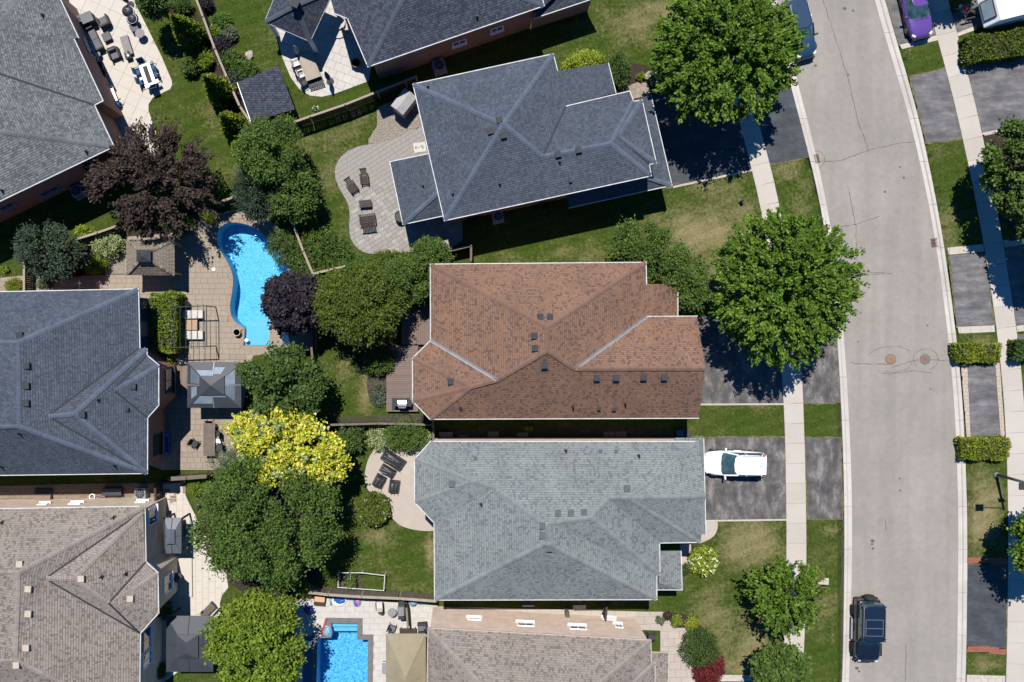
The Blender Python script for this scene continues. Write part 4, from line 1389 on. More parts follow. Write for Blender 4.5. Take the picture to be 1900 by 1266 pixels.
    for (px, py) in pipes:
        d = (W(px, py, 0) - CAM).normalized()
        h, nn, _, _ = bvh.ray_cast(CAM, d)
        if h is None: print('pipe missed', key, px, py); continue
        MB().lathe((h.x, h.y, h.z), [(0.13, -0.05), (0.12, 0.04), (0.06, 0.08), (0.055, 0.42), (0.05, 0.42)], 10).build('vent_pipe', M['black_plastic'], root, world=True)
    for win in windows:
        px, py, ww, hh = win[:4]
        d = (W(px, py, 0) - CAM).normalized()
        h, nn, _, _ = wb.ray_cast(CAM, d)
        if h is None or abs(nn.z) > 0.5: print('window missed', key, px, py); continue
        if nn.dot(d) > 0: nn = -nn
        az = math.atan2(nn.y, nn.x) + math.pi / 2
        fm = M[frame]
        u = Vector((-nn.y, nn.x, 0))
        zc = h.z
        z = Vector((0, 0, 1))
        b = MB()
        pc = Vector((h.x, h.y, zc)) + nn * 0.02
        t = 0.09
        for sgn in (-1, 1):
            b.box(pc + u * sgn * (ww / 2 - t / 2), (t, 0.1, hh), az)
            b.box(pc + z * sgn * (hh / 2 - t / 2), (ww - 2 * t - .004, 0.09, t), az)
        b.box(pc, (0.05, 0.085, hh - 2 * t - .004), az)
        b.box(pc - z * (hh / 2 + 0.05) + nn * 0.05, (ww + 0.14, 0.22, 0.09), az)
        fo = b.build('window', fm, root, world=True)
        MB().box(pc, (ww - t - .02, 0.05, hh - t - .02), az).build('pane', M['glass'], fo, world=True)
    HOUSES[key] = (root, bvh, wb)
    return root

E = 5.3
# --- brown roofed house in the middle
V = dict(a=(799, 491, E), b=(1198, 487.5, E), c=(1199, 527, E), c2=(1257, 527.5, 4.05), c3=(1257, 588, 4.05), g=(1200, 588, E), d=(1293, 587.5, E), e=(1308, 684, 7.4), f=(1297, 775.5, E), h=(798, 777.5, E),
         i=(766, 744, E), j=(766, 665, E), k=(799.5, 632, E), p1=(1013, 606, 8.05), p2=(1009, 657, 8.05), q=(921, 706, 6.85), r=(871, 710, 6.85), s=(1065, 682, 7.4))
F = [['a', 'p1', 'b'], ['a', 'k', 'q', 'p2', 'p1'], ['k', 'j', 'r', 'q'], ['j', 'i', 'r'], ['i', 'h', 'r'], ['h', 'f', 'e', 's', 'p2', 'q', 'r'], ['b', 'p1', 'p2', 's', 'g', 'c3', 'c2', 'c'], ['s', 'e', 'd', 'g']]
house('brown', 'house', 'house with brown shingle roof in the middle of the picture', V, F, [['a', 'b', 'c'], ['g', 'd'], ['f', 'h', 'i', 'j', 'k', 'a'], ['c2', 'c3']],
      [(['a', 'b', 'c', 'g', 'd', 'f', 'h', 'i', 'j', 'k'], 5.2), ([(1196, 530, 4.05), (1257, 527.5, 4.05), (1257, 590, 4.05), (1196, 590, 4.05)], 3.85, .2)], 'brown', 'brick_brown',
      hips=[('a', 'p1'), ('b', 'p1'), ('p1', 'p2'), ('p2', 'q'), ('q', 'r'), ('r', 'j'), ('r', 'i'), ('r', 'h'), ('p2', 's'), ('s', 'e')], valleys=[('q', 'k'), ('s', 'g')],
      vents=[(1002, 588, 'b'), (1020, 588, 'b'), (991, 623, 'b'), (992, 646, 'b'), (1010, 678, 'b'), (836, 708, 'b'), (1107, 701, 'b'), (1143, 701, 'b'), (1194, 700, 'b'), (1232, 700, 'b'), (1111, 758, 's'), (1139, 759, 's')],
      pipes=[(1063, 755), (1160, 750), (854, 757)], inset=0.42)
# --- grey roofed house below it
V = dict(a=(799, 820, E), b=(770, 852, E), c=(770, 932, E), d=(806, 970, E), e=(807, 1113, E), f=(1218, 1112, E), g=(1218, 1068, E), h=(1224, 1066, E), i=(1223, 1007, E), j=(1300, 1006, E), k=(1309, 921, 6.75), l=(1296, 820, E),
         n=(873, 904, 7.0), o=(914, 904.5, 7.0), p=(1012, 966, 8.1), q=(1096, 966, 8.1), r=(1131, 925, 7.4), s=(1168, 924, 7.4), t=(1014, 1007, 8.1), u=(1028, 970, 8.05),
         m1=(1253, 813, 3.3), m2=(1305, 812.5, 3.3), m3=(1309, 992, 3.3), m4=(1285, 992, 3.9), m5=(1281, 835, 3.9), m6=(1253, 835, 3.9),
         y1=(1222, 1023, 3.7), y2=(1263, 1022.5, 3.1), y3=(1265, 1094, 3.1), y4=(1218, 1094, 3.1), y5=(1222, 1082, 3.7))
F = [['a', 'n', 'o', 'p', 'q', 'r', 's', 'l'], ['a', 'b', 'n'], ['b', 'c', 'n'], ['c', 'd', 'o', 'n'], ['d', 'e', 't', 'p', 'o'], ['e', 'f', 't'], ['f', 'g', 'u', 'p', 't'], ['u', 'q', 'h', 'g'], ['q', 'r', 'i', 'h'], ['r', 's', 'j', 'i'],
     ['s', 'k', 'l'], ['s', 'j', 'k'], ['m1', 'm2', 'm5', 'm6'], ['m2', 'm3', 'm4', 'm5'], ['y1', 'y2', 'y3', 'y5'], ['y3', 'y4', 'y5']]
F[0] = ['a', 'n', 'o', 'p', 'u', 'q', 'r', 's', 'l']
house('grey', 'house', 'house with pale grey shingle roof behind the white car', V, F, [['l', 'a', 'b', 'c', 'd', 'e', 'f', 'g', 'h', 'i', 'j'], ['m1', 'm2', 'm3'], ['y2', 'y3', 'y4']],
      [(['a', 'b', 'c', 'd', 'e', 'f', 'g', 'h', 'i', 'j', 'l'], 5.2)], 'grey', 'brick_pink',
      hips=[('a', 'n'), ('b', 'n'), ('c', 'n'), ('n', 'o'), ('o', 'p'), ('u', 'q'), ('q', 'r'), ('r', 's'), ('s', 'l'), ('s', 'k'), ('s', 'j'), ('p', 't'), ('t', 'e'), ('t', 'f'), ('q', 'h')], valleys=[], vmetal='flashing',
      vents=[(839, 898, 'b'), (1035, 952, 'b'), (1059, 952, 'b'), (1083, 951, 'b'), (1006, 975, 'b'), (1006, 993, 'b'), (1019, 1017, 'b'), (1163, 906, 'b'), (882, 850, 's'), (1114, 837, 's'), (1143, 837, 's')],
      pipes=[(893, 936), (1050, 837), (1185, 846)], inset=0.3, vent_m='vent_grey', exposure=0.17)
# --- slate blue house above the middle
V = dict(a=(767, 157, E), b=(1026, 101, E), c=(1034, 132, E), c2=(1128, 117, 3.7), c3=(1142, 172, 3.7), v=(1050, 198, E), g=(1168, 170, E), g2=(1175, 189, E), g3=(1191, 187, E), g4=(1217, 302, E), g5=(1204, 305, E), h=(1208, 326, E), i=(825, 409, E),
         p1=(923, 232, 8.5), p2=(934, 241, 8.5), q=(992, 280, 7.35), r=(1120, 254, 7.35), s=(1146, 252, 6.9), s2=(1143, 251, 6.9),
         k1=(724, 301, 3.1), k2=(748, 416, 3.1), k3=(842, 396, 3.1), k4=(838, 335, 4.4), k5=(796, 286, 3.4),
         n1=(1176, 187, 3.8), n2=(1207, 176, 3.1), n3=(1246, 343.5, 3.1), n4=(1057, 385, 3.1), n5=(1050, 360, 3.8), n6=(1196, 328, 3.8))
F = [['a', 'p1', 'p2', 'b'], ['a', 'i', 'p2', 'p1'], ['i', 'h', 'r', 'q', 'p2'], ['b', 'p2', 'q', 'v', 'c3', 'c2', 'c'], ['v', 'q', 'r', 'g2', 'g'], ['r', 'g2', 's'], ['g2', 'g3', 's'], ['g3', 'g4', 's'], ['g4', 'g5', 's'], ['g5', 'h', 'r', 's'],
     ['k1', 'k2', 'k4', 'k5'], ['k2', 'k3', 'k4'], ['n2', 'n3', 'n6', 'n1'], ['n3', 'n4', 'n5', 'n6']]
house('slate', 'house', 'house with slate blue shingle roof above the brown roofed house', V, F, [['c', 'b', 'a', 'i', 'h', 'g5', 'g4', 'g3', 'g2'], ['v', 'g', 'g2'], ['c2', 'c3'], ['k5', 'k1', 'k2', 'k3'], ['n2', 'n3', 'n4']],
      [(['a', 'b', 'c', 'v', 'g', 'h', 'i'], 5.2), ([(1030, 140, 3.7), (1128, 117, 3.7), (1142, 172, 3.7), (1040, 200, 3.7)], 3.5, .3), (['k1', 'k2', 'k3', 'k4', 'k5'], 2.95, .35)], 'slate', 'brick_red',
      hips=[('a', 'p1'), ('b', 'p2'), ('p1', 'p2'), ('p2', 'i'), ('p2', 'q'), ('q', 'r'), ('r', 'g2'), ('r', 'h'), ('k2', 'k4'), ('s', 'g3'), ('s', 'g4'), ('n3', 'n6')], valleys=[('q', 'v'), ('s', 'g2'), ('s', 'g5')], vmetal='dark_metal',
      vents=[(926, 223, 'b'), (910, 244, 'b'), (934, 252, 'b'), (1035, 287, 'b'), (1073, 279, 'b'), (1058, 336, 's')], pipes=[(794, 162), (927, 342), (1038, 301), (840, 360), (785, 345)], inset=0.42)
# --- slate grey house at left
V = dict(a=(-190, 546, E), b=(256.5, 537, E), c=(259, 646, E), c2=(272, 647, E), c3=(272.5, 660, E), d=(294, 678, E), e=(294, 752, E), f=(273.5, 775, E), g=(273, 878, E), h=(-190, 884, E), p=(33, 637, 8.4), p2=(33, 792, 8.4), l=(-120, 637, 8.4), l2=(-120, 792, 8.4),
         q=(90, 774, 7.7), r=(137, 767, 7.7), s=(209, 721, 6.5), t=(248, 711, 6.45))
F = [['a', 'l', 'p', 'b'], ['p', 'p2', 'q', 'c', 'b'], ['p2', 'h2', 'g', 'q'] if False else ['p2', 'g', 'q'], ['l2', 'h', 'g', 'p2'], ['l', 'l2', 'p2', 'p'], ['a', 'h', 'l2', 'l'], ['q', 'r', 'c2', 'c'], ['q', 'g', 'r'], ['r', 's', 'c3', 'c2'], ['r', 'g', 'f', 's'], ['s', 't', 'd', 'c3'], ['s', 'e', 'd', 't'], ['s', 'f', 'e']]
house('dslate', 'house', 'house with slate grey shingle roof at the left edge near the kidney shaped pool', V, F, [['a', 'b', 'c'], ['c2', 'c3', 'd', 'e', 'f', 'g', 'h']],
      [(['a', 'b', 'c', 'c3', 'd', 'e', 'f', 'g', 'h'], 5.2)], 'slate', 'brick_red',
      hips=[('b', 'p'), ('p', 'p2'), ('p2', 'g'), ('q', 'r'), ('r', 'c2'), ('r', 'g'), ('t', 'd'), ('l', 'p'), ('l2', 'p2'), ('s', 't')], valleys=[('q', 'c'), ('q', 'g'), ('s', 'f'), ('s', 'c3')], vmetal='dark_metal',
      vents=[(38, 622, 'b'), (51, 679, 'b'), (50, 716, 'b'), (50, 748, 'b'), (248, 717, 'b'), (154, 769, 'b'), (237, 760, 's')], pipes=[(37, 805), (183, 742), (3, 866), (213, 864)],
      windows=[(313, 706, 1.9, 1.6), (291, 825, 1.6, 1.4), (267, 576, 1.6, 1.5), (266, 640, 1.2, 1.5)], inset=0.5, frame='dark_metal')
# --- taupe roofed house at lower left
V = dict(a=(-190, 948, E), b=(268.5, 940, E), c=(270.5, 1043, E), d=(292.5, 1063, E), e=(294, 1137, E), f=(260, 1175, E), g=(258, 1340, E), h=(-190, 1345, E), p=(30, 1062, 8.4), p2=(30, 1226, 8.4), l=(-120, 1062, 8.4), l2=(-120, 1226, 8.4),
         q=(86, 1075, 7.8), r=(136, 1076, 7.8), b2=(266, 948, E), s=(203, 1114, 6.5), t=(250, 1100, 6.4))
F = [['a', 'l', 'p', 'b'], ['p', 'p2', 'q'], ['p', 'q', 'b2', 'b'], ['p2', 'g', 'f', 'q'], ['l2', 'h', 'g', 'p2'], ['l', 'l2', 'p2', 'p'], ['a', 'h', 'l2', 'l'], ['q', 'r', 'b2'], ['q', 'f', 's', 'r'], ['r', 's', 'c', 'b2'], ['s', 't', 'd', 'c'], ['t', 's', 'e', 'd'], ['s', 'f', 'e']]
house('ltaupe', 'house', 'house with taupe shingle roof in the lower left corner', V, F, [['a', 'b', 'c', 'd', 'e', 'f', 'g']],
      [(['a', 'b', 'c', 'd', 'e', 'f', 'g', 'h'], 5.2)], 'taupe', 'brick_tan',
      hips=[('b', 'p'), ('p', 'p2'), ('q', 'r'), ('r', 'b2'), ('t', 'd'), ('l', 'p'), ('l2', 'p2'), ('p2', 'g'), ('r', 's')], valleys=[('q', 'b2'), ('q', 'f'), ('s', 'c'), ('s', 'f')], vmetal='dark_metal',
      vents=[(38, 1046, 'b'), (54, 1092, 'b'), (54, 1138, 'b'), (50, 1201, 'b'), (32, 1233, 'b'), (152, 1073, 'b'), (243, 1110, 'b')], pipes=[(5, 969), (212, 960), (189, 1070), (234, 1064)],
      windows=[(282, 957, 1.3, 1.5), (310, 1083, 1.3, 1.5), (270, 1187, 1.7, 1.9), (272, 1224, 1.1, 1.6), (80, 936, .7, .5), (140, 935, .9, .5), (262, 932, .8, .5)], inset=0.32, vent_m='cream_trim', exposure=0.17)
# --- taupe roofed house at the bottom
V = dict(a=(795, 1166, E), b=(1207, 1188.5, E), c=(1208, 1230, E), d=(1215, 1230, E), e=(1213, 1420, E), f=(790, 1420, E), p=(905, 1290, 8.3), p2=(1085, 1285, 8.3), q=(1150, 1290, 7.2),
         k1=(1205, 1211, 3.5), k2=(1240, 1212, 3.1), k3=(1238, 1380, 3.1), k4=(1205, 1380, 3.5))
F = [['a', 'p', 'p2', 'b'], ['a', 'f', 'p'], ['f', 'e', 'p2', 'p'], ['b', 'p2', 'q', 'c'], ['c', 'q', 'd'], ['d', 'q', 'p2', 'e'], ['k1', 'k2', 'k3', 'k4']]
house('btaupe', 'house', 'house with taupe shingle roof cut off by the bottom edge', V, F, [['f', 'a', 'b', 'c', 'd', 'e'], ['k1', 'k2', 'k3']],
      [(['a', 'b', 'c', 'e', 'f'], 5.2)], 'taupe', 'brick_pink', hips=[('a', 'p'), ('p', 'p2'), ('p2', 'b'), ('q', 'd')], valleys=[('q', 'c')],
      windows=[(975, 1159, 1.25, .8), (1072, 1165, 1.25, .8), (880, 1149, 1.0, .5), (1130, 1149, 1.0, .4), (1148, 1162, .6, .8)], inset=0.12, gut='cream_trim', exposure=0.17)
# --- stone grey house at upper left
V = dict(a=(211, 272, E), b=(174.5, 195, E), c=(190.5, 187, E), c2=(137, 73, E), c3=(145, 70, E), d=(88, -50, E), e=(-140, -30, E), f=(-140, 440, E), p=(-90, 108, 8.2), p2=(-90, 228, 8.2), r=(0, 62, 7.6), r2=(60, -30, 6.2))
F = [['p', 'b', 'c', 'c2', 'c3', 'd', 'r2', 'r'], ['p', 'p2', 'a', 'b'], ['p2', 'f', 'a'], ['p', 'r', 'r2', 'e'], ['e', 'r2', 'd'], ['e', 'f', 'p2', 'p']]
house('stone', 'house', 'house with stone grey shingle roof in the upper left corner', V, F, [['d', 'c3'], ['c2', 'c', 'b', 'a', 'f']],
      [(['a', 'b', 'c', 'd', 'e', 'f'], 5.2)], 'stone', 'brick_red', hips=[('p2', 'a'), ('r', 'r2'), ('p', 'p2')], valleys=[('p', 'b')], vmetal='dark_metal', pipes=[(80, 29), (161, 282), (5, 354)],
      windows=[(92, 354, 1.5, .8), (12, 383, 1.1, .8), (165, 90, 1.4, 1.2)], inset=0.5, frame='grey_metal')
# --- dark navy house at the top
V = dict(a=(683, 123.5, E), b=(1009, 10.5, E), c=(995, -40, E), d=(930, -110, E), e=(600, -50, E), f=(621, 25, E), g=(645, 34, E), p=(800, -75, 8.4), r=(640, -60, 6.6),
         k1=(996, 24, 3.8), k2=(990, 34, 3.2), k3=(1110, -6, 3.2), k4=(1090, -60, 3.8), k5=(985, -40, 3.8))
F = [['a', 'b', 'p'], ['a', 'p', 'r', 'g'], ['g', 'r', 'e', 'f'], ['b', 'c', 'd', 'p'], ['p', 'd', 'e', 'r'], ['k2', 'k3', 'k4', 'k5', 'k1']]
house('navy', 'house', 'house with dark navy shingle roof cut off by the top edge', V, F, [['f', 'g', 'a', 'b', 'c'], ['k2', 'k3']],
      [(['a', 'b', 'c', 'd', 'e', 'f', 'g'], 5.2), ([(985, 34, 3.2), (1110, -6, 3.2), (1090, -60, 3.8), (985, -40, 3.8)], 3.1, .25)], 'navy', 'brick_brown', hips=[('a', 'p'), ('b', 'p')], valleys=[('r', 'g')], vmetal='dark_metal', pipes=[(885, 33)],
      windows=[(852, 79, 1.1, .8), (922, 54, 1.0, .8)], inset=0.5)
# ---------------------------------------------------------------- plants
LM = {}
LM['maple'] = leaf_mat('maple_leaves', [(0, (.026, .062, .006, 1)), (.4, (.060, .112, .010, 1)), (.8, (.096, .158, .018, 1)), (1, (.15, .205, .035, 1))])
LM['deep'] = leaf_mat('deep_green_leaves', [(0, (.022, .044, .010, 1)), (.5, (.048, .082, .018, 1)), (1, (.09, .13, .034, 1))])
LM['mid'] = leaf_mat('mid_green_leaves', [(0, (.032, .058, .012, 1)), (.5, (.058, .098, .018, 1)), (1, (.10, .145, .032, 1))])
LM['olive'] = leaf_mat('olive_green_leaves', [(0, (.034, .052, .008, 1)), (.5, (.064, .090, .012, 1)), (1, (.105, .13, .022, 1))])
LM['bright'] = leaf_mat('bright_green_leaves', [(0, (.055, .085, .009, 1)), (.5, (.105, .155, .015, 1)), (1, (.18, .23, .03, 1))])
LM['grey'] = leaf_mat('grey_green_leaves', [(0, (.05, .065, .04, 1)), (.5, (.085, .105, .065, 1)), (1, (.14, .16, .11, 1))])
LM['dusk'] = leaf_mat('dusky_green_leaves', [(0, (.02, .032, .02, 1)), (.5, (.036, .055, .032, 1)), (1, (.06, .085, .05, 1))])
LM['gold'] = leaf_mat('golden_leaves', [(0, (.10, .16, .012, 1)), (.3, (.28, .32, .02, 1)), (.65, (.48, .43, .035, 1)), (1, (.58, .50, .15, 1))])
LM['cream'] = leaf_mat('variegated_leaves', [(0, (.10, .14, .05, 1)), (.5, (.20, .24, .10, 1)), (1, (.36, .38, .22, 1))])
LM['lime'] = leaf_mat('lime_leaves', [(0, (.09, .12, .010, 1)), (.5, (.17, .21, .018, 1)), (1, (.28, .31, .05, 1))])
LM['plum'] = leaf_mat('plum_leaves', [(0, (.012, .009, .013, 1)), (.6, (.022, .017, .022, 1)), (1, (.045, .034, .040, 1))], 0.12)
LM['bronze'] = leaf_mat('bronze_leaves', [(0, (.020, .013, .010, 1)), (.6, (.038, .026, .020, 1)), (1, (.072, .052, .042, 1))], 0.15)
LM['red'] = leaf_mat('red_leaves', [(0, (.06, .010, .012, 1)), (.6, (.11, .018, .018, 1)), (1, (.16, .035, .03, 1))], 0.25)
LM['hedge'] = leaf_mat('hedge_leaves', [(0, (.06, .085, .008, 1)), (.5, (.125, .155, .012, 1)), (1, (.20, .225, .03, 1))])
LM['cedar'] = leaf_mat('cedar_sprays', [(0, (.045, .075, .008, 1)), (.5, (.095, .13, .012, 1)), (1, (.17, .19, .022, 1))], 0.15)
LM['flower'] = leaf_mat('white_flowers', [(0, (.55, .58, .42, 1)), (1, (.78, .78, .70, 1))], 0.3)
LM['redflower'] = leaf_mat('red_flowers', [(0, (.5, .03, .03, 1)), (1, (.62, .1, .06, 1))], 0.2)

def leaves_mesh(C, D, L, Wd, up, rng, flat=0.55):
    """diamond leaves: centres C, axes D, lengths L, widths Wd"""
    n = len(C)
    U = np.tile(np.array(up, float), (n, 1)) + rng.normal(0, flat, (n, 3))
    s = np.cross(D, U); s /= np.linalg.norm(s, axis=1)[:, None] + 1e-9
    nm = np.cross(s, D)
    a = C - D * (L / 2)[:, None]
    b = C + s * (Wd / 2)[:, None] + nm * (L * 0.06)[:, None]
    c = C + D * (L / 2)[:, None] - nm * (L * 0.05)[:, None]
    d = C - s * (Wd / 2)[:, None] + nm * (L * 0.06)[:, None]
    return np.stack([a, b, c, d], 1).reshape(-1, 3)

def quad_obj(name, V, m, parent):
    n = len(V) // 4
    me = bpy.data.meshes.new(name)
    me.vertices.add(n * 4)
    me.vertices.foreach_set('co', V.astype(np.float32).ravel())
    me.loops.add(n * 4)
    me.loops.foreach_set('vertex_index', np.arange(n * 4, dtype=np.int32))
    me.polygons.add(n)
    me.polygons.foreach_set('loop_start', np.arange(0, n * 4, 4, dtype=np.int32))
    me.polygons.foreach_set('loop_total', np.full(n, 4, dtype=np.int32))
    me.update(calc_edges=True)
    me.materials.append(m)
    return link(name, me, None, parent)

def crown_points(rng, nt, R, lobes=5, lobe_amp=.16, low=-0.35, shell=.45, shape='ball'):
    d = rng.normal(0, 1, (nt * 3, 3))
    d /= np.linalg.norm(d, axis=1)[:, None]
    d = d[d[:, 2] > low][:nt]
    r = 1 - shell * rng.random(len(d)) ** 2.0
    lb = np.zeros(len(d))
    for _ in range(lobes * 2):
        ax = rng.normal(0, 1, 3); ax /= np.linalg.norm(ax)
        lb += np.maximum(0, d @ ax) ** 8 * rng.uniform(-.6, 1.0)
    r = r * (1 + lobe_amp * lb)
    P = d * r[:, None] * np.array(R)
    return P, d

def crown(rng, R, nt, per, leaf, asp=.6, tuft=.35, stretch=1.0, droop=0.0, lobes=5, lobe_amp=.16, low=-0.35, shell=.45, flat=.55, jitter=.75, boughs=0, pull=.42):
    P, d = crown_points(rng, nt, R, lobes, lobe_amp, low, shell)
    leaf *= .84; per = int(per * 1.3)
    P2, d2 = crown_points(rng, nt // 3, R, lobes, lobe_amp, -.2, .9)
    P2 = P2 * rng.uniform(.35, .92, len(P2))[:, None]
    P, d = np.concatenate([P, P2]), np.concatenate([d, d2])
    if boughs:
        B, _ = crown_points(rng, boughs, R, 3, .3, -.1, .35)
        B = B * rng.uniform(.7, 1.05, len(B))[:, None]
        q_ = ((P[:, None, :] - B[None]) ** 2).sum(2)
        P = P + (B[q_.argmin(1)] - P) * pull * rng.uniform(.5, 1.2, len(P))[:, None]
    n = len(P)
    C = np.repeat(P, per, 0)
    o = np.repeat(d, per, 0)
    o[:, 2] = np.clip(o[:, 2] * .35, -.3, 1) - droop
    o[:, :2] += rng.normal(0, .25, (len(P), 2)).repeat(per, 0)
    off = rng.normal(0, 1, C.shape) * tuft * np.array([1, 1, .6])
    along = rng.random(len(C))[:, None] * tuft * stretch * 2
    C = C + off / max(1.0, stretch) ** .7 + o * along
    D = o + rng.normal(0, jitter, C.shape)
    D /= np.linalg.norm(D, axis=1)[:, None]
    L = leaf * rng.uniform(.65, 1.35, len(C))
    q = np.quantile(np.hypot(C[:, 0] / R[0], C[:, 1] / R[1]), .965)
    C[:, :2] *= min(1.15, 1.0 / q)
    return leaves_mesh(C, D, L, L * asp, (0, 0, 1), rng, flat)

def limb_mesh(rng, h, R, r0, nb=7):
    b = MB()
    pts = [(0, 0, -0.1)]
    x = y = 0
    for i in range(1, 5):
        x += rng.uniform(-.08, .08); y += rng.uniform(-.08, .08)
        pts.append((x, y, h * i / 4.0 * .9))
    t = MB().tube(pts, [r0 * 1.25, r0, r0 * .8, r0 * .6, r0 * .35], 8)
    for k in range(nb):
        a = 2 * math.pi * k / nb + rng.uniform(-.3, .3)
        z0 = h * rng.uniform(.35, .75)
        e = rng.uniform(.55, .85)
        q = (R[0] * e * math.cos(a), R[1] * e * math.sin(a), z0 + R[2] * rng.uniform(.1, .7))
        m = (q[0] * .45, q[1] * .45, z0 + (q[2] - z0) * .35)
        b.tube([(x * .5, y * .5, z0), m, q], [r0 * .45, r0 * .3, r0 * .1], 6)
    return t, b

TREES = []
def tree(label, px, py, rx, ry, hc, rz, lm, nt=420, per=22, leaf=.3, group=None, rot=0, name='tree', cat='tree', r0=.14, seed=None, extra=None, **kw):
    rng = np.random.default_rng(seed if seed is not None else int(px * 7 + py * 13))
    k = (1 - hc / H) / S
    c = W(px, py, hc)
    R = (rx * k, ry * k, rz)
    root = thing(name, label, cat, (c.x, c.y, 0), -rot, group)
    V = crown(rng, R, nt, per, leaf, **kw)
    V[:, 2] += hc
    V[:, 2] = np.maximum(V[:, 2], 0.03)
    t, b = limb_mesh(rng, hc + rz * .4, R, r0)
    t.build('trunk', M['bark'], root, smooth=True)
    b.build('branches', M['bark'], root, smooth=True)
    quad_obj('crown', V, LM[lm], root)
    if extra:
        lm2, nt2, per2, leaf2 = extra[:4]
        V2 = crown(rng, [a * 1.04 for a in R], nt2, per2, leaf2, low=0.1, shell=.12, tuft=extra[4] if len(extra) > 4 else .15)
        V2[:, 2] += hc
        quad_obj('blossom' if 'flower' in lm2 else 'leaf_tips', V2, LM[lm2], root)
    return root

def shrub(label, px, py, rx, ry, h, lm, nt=60, per=14, leaf=.16, name='shrub', cat='shrub', rot=0, group=None, seed=None, extra=None, **kw):
    rng = np.random.default_rng(seed if seed is not None else int(px * 3 + py * 11))
    hc = h * .5
    k = (1 - hc / H) / S
    c = W(px, py, hc)
    R = (rx * k, ry * k, h * .5)
    root = thing(name, label, cat, (c.x, c.y, 0), -rot, group)
    rx, ry = rx * 1.08, ry * 1.08
    R = (rx * k, ry * k, h * .5)
    kk = dict(tuft=.12, low=-.6, shell=.5, lobe_amp=.2)
    kk.update(kw)
    V = crown(rng, R, nt, per, leaf, **kk)
    V[:, 2] = np.maximum(V[:, 2] + hc, 0.02)
    b = MB()
    for q in range(5):
        a = q * 1.3
        b.tube([(0, 0, 0), (R[0] * .4 * math.cos(a), R[1] * .4 * math.sin(a), h * .6)], [.03, .012], 5)
    b.build('stems', M['bark'], root)
    quad_obj('foliage', V, LM[lm], root)
    if extra:
        lm2, nt2, per2, leaf2 = extra[:4]
        V2 = crown(rng, [a * 1.05 for a in R], nt2, per2, leaf2, low=0.15, shell=.1, tuft=.05)
        V2[:, 2] = np.maximum(V2[:, 2] + hc, .05)
        quad_obj('flowers', V2, LM[lm2], root)
    return root

def box_leaves(rng, sx, sy, h, n, leaf, asp=.6, top=True, round_=.15, rise=.5):
    # points on the skin of a clipped hedge
    C, D = [], []
    At, As = sx * sy, h * (2 * sx + 2 * sy)
    for _ in range(n):
        if rng.random() < At / (At + As * .7):
            x, y = rng.uniform(-.5, .5), rng.uniform(-.5, .5)
            e = max(abs(x), abs(y)) * 2
            C.append((x * sx, y * sy, h - round_ * h * max(0, e - .75) * 2 + rng.normal(0, .03))); D.append((rng.normal(0, .6), rng.normal(0, .6), rise))
        else:
            z = rng.random() * h
            if rng.random() < sx / (sx + sy):
                s = rng.choice([-1, 1]); C.append((rng.uniform(-.5, .5) * sx, s * sy * .5, z)); D.append((rng.normal(0, .5), s, rng.normal(.2, .5)))
            else:
                s = rng.choice([-1, 1]); C.append((s * sx * .5, rng.uniform(-.5, .5) * sy, z)); D.append((s, rng.normal(0, .5), rng.normal(.2, .5)))
    C, D = np.array(C), np.array(D)
    C += rng.normal(0, .04, C.shape)
    C[:, 2] += (.09 * np.sin(C[:, 0] * 2.3 + sx) + .07 * np.sin(C[:, 1] * 3.1 + C[:, 0] * 4.4)) * C[:, 2] / h
    C[:, :2] *= (1 + .05 * np.sin(C[:, 0] * 3.7 + C[:, 1] * 2.9))[:, None]
    D /= np.linalg.norm(D, axis=1)[:, None]
    L = leaf * rng.uniform(.6, 1.4, n)
    V = leaves_mesh(C, D, L, L * asp, (0, 0, 1), rng, .7)
    V[:, 2] = np.maximum(V[:, 2], .02)
    return V

def hedge(label, px, py, sx, sy, h, lm='hedge', rot=0, n=2600, leaf=.16, group=None, **kw):
    rng = np.random.default_rng(int(px + py))
    k = (1 - h / H) / S
    c = W(px, py, h)
    root = thing('hedge', label, 'hedge', (c.x, c.y, 0), -rot, group)
    a, b = sx * k, sy * k
    MB().box((0, 0, h * .46), (a * .86, b * .86, h * .86)).build('twigs', mat('hedge_twigs', (.02, .018, .01, 1), (.03, .03, .012, 1)) if 'hedge_twigs' not in bpy.data.materials else bpy.data.materials['hedge_twigs'], root)
    quad_obj('foliage', box_leaves(rng, a, b, h, n, leaf, **kw), LM[lm], root)
    return root

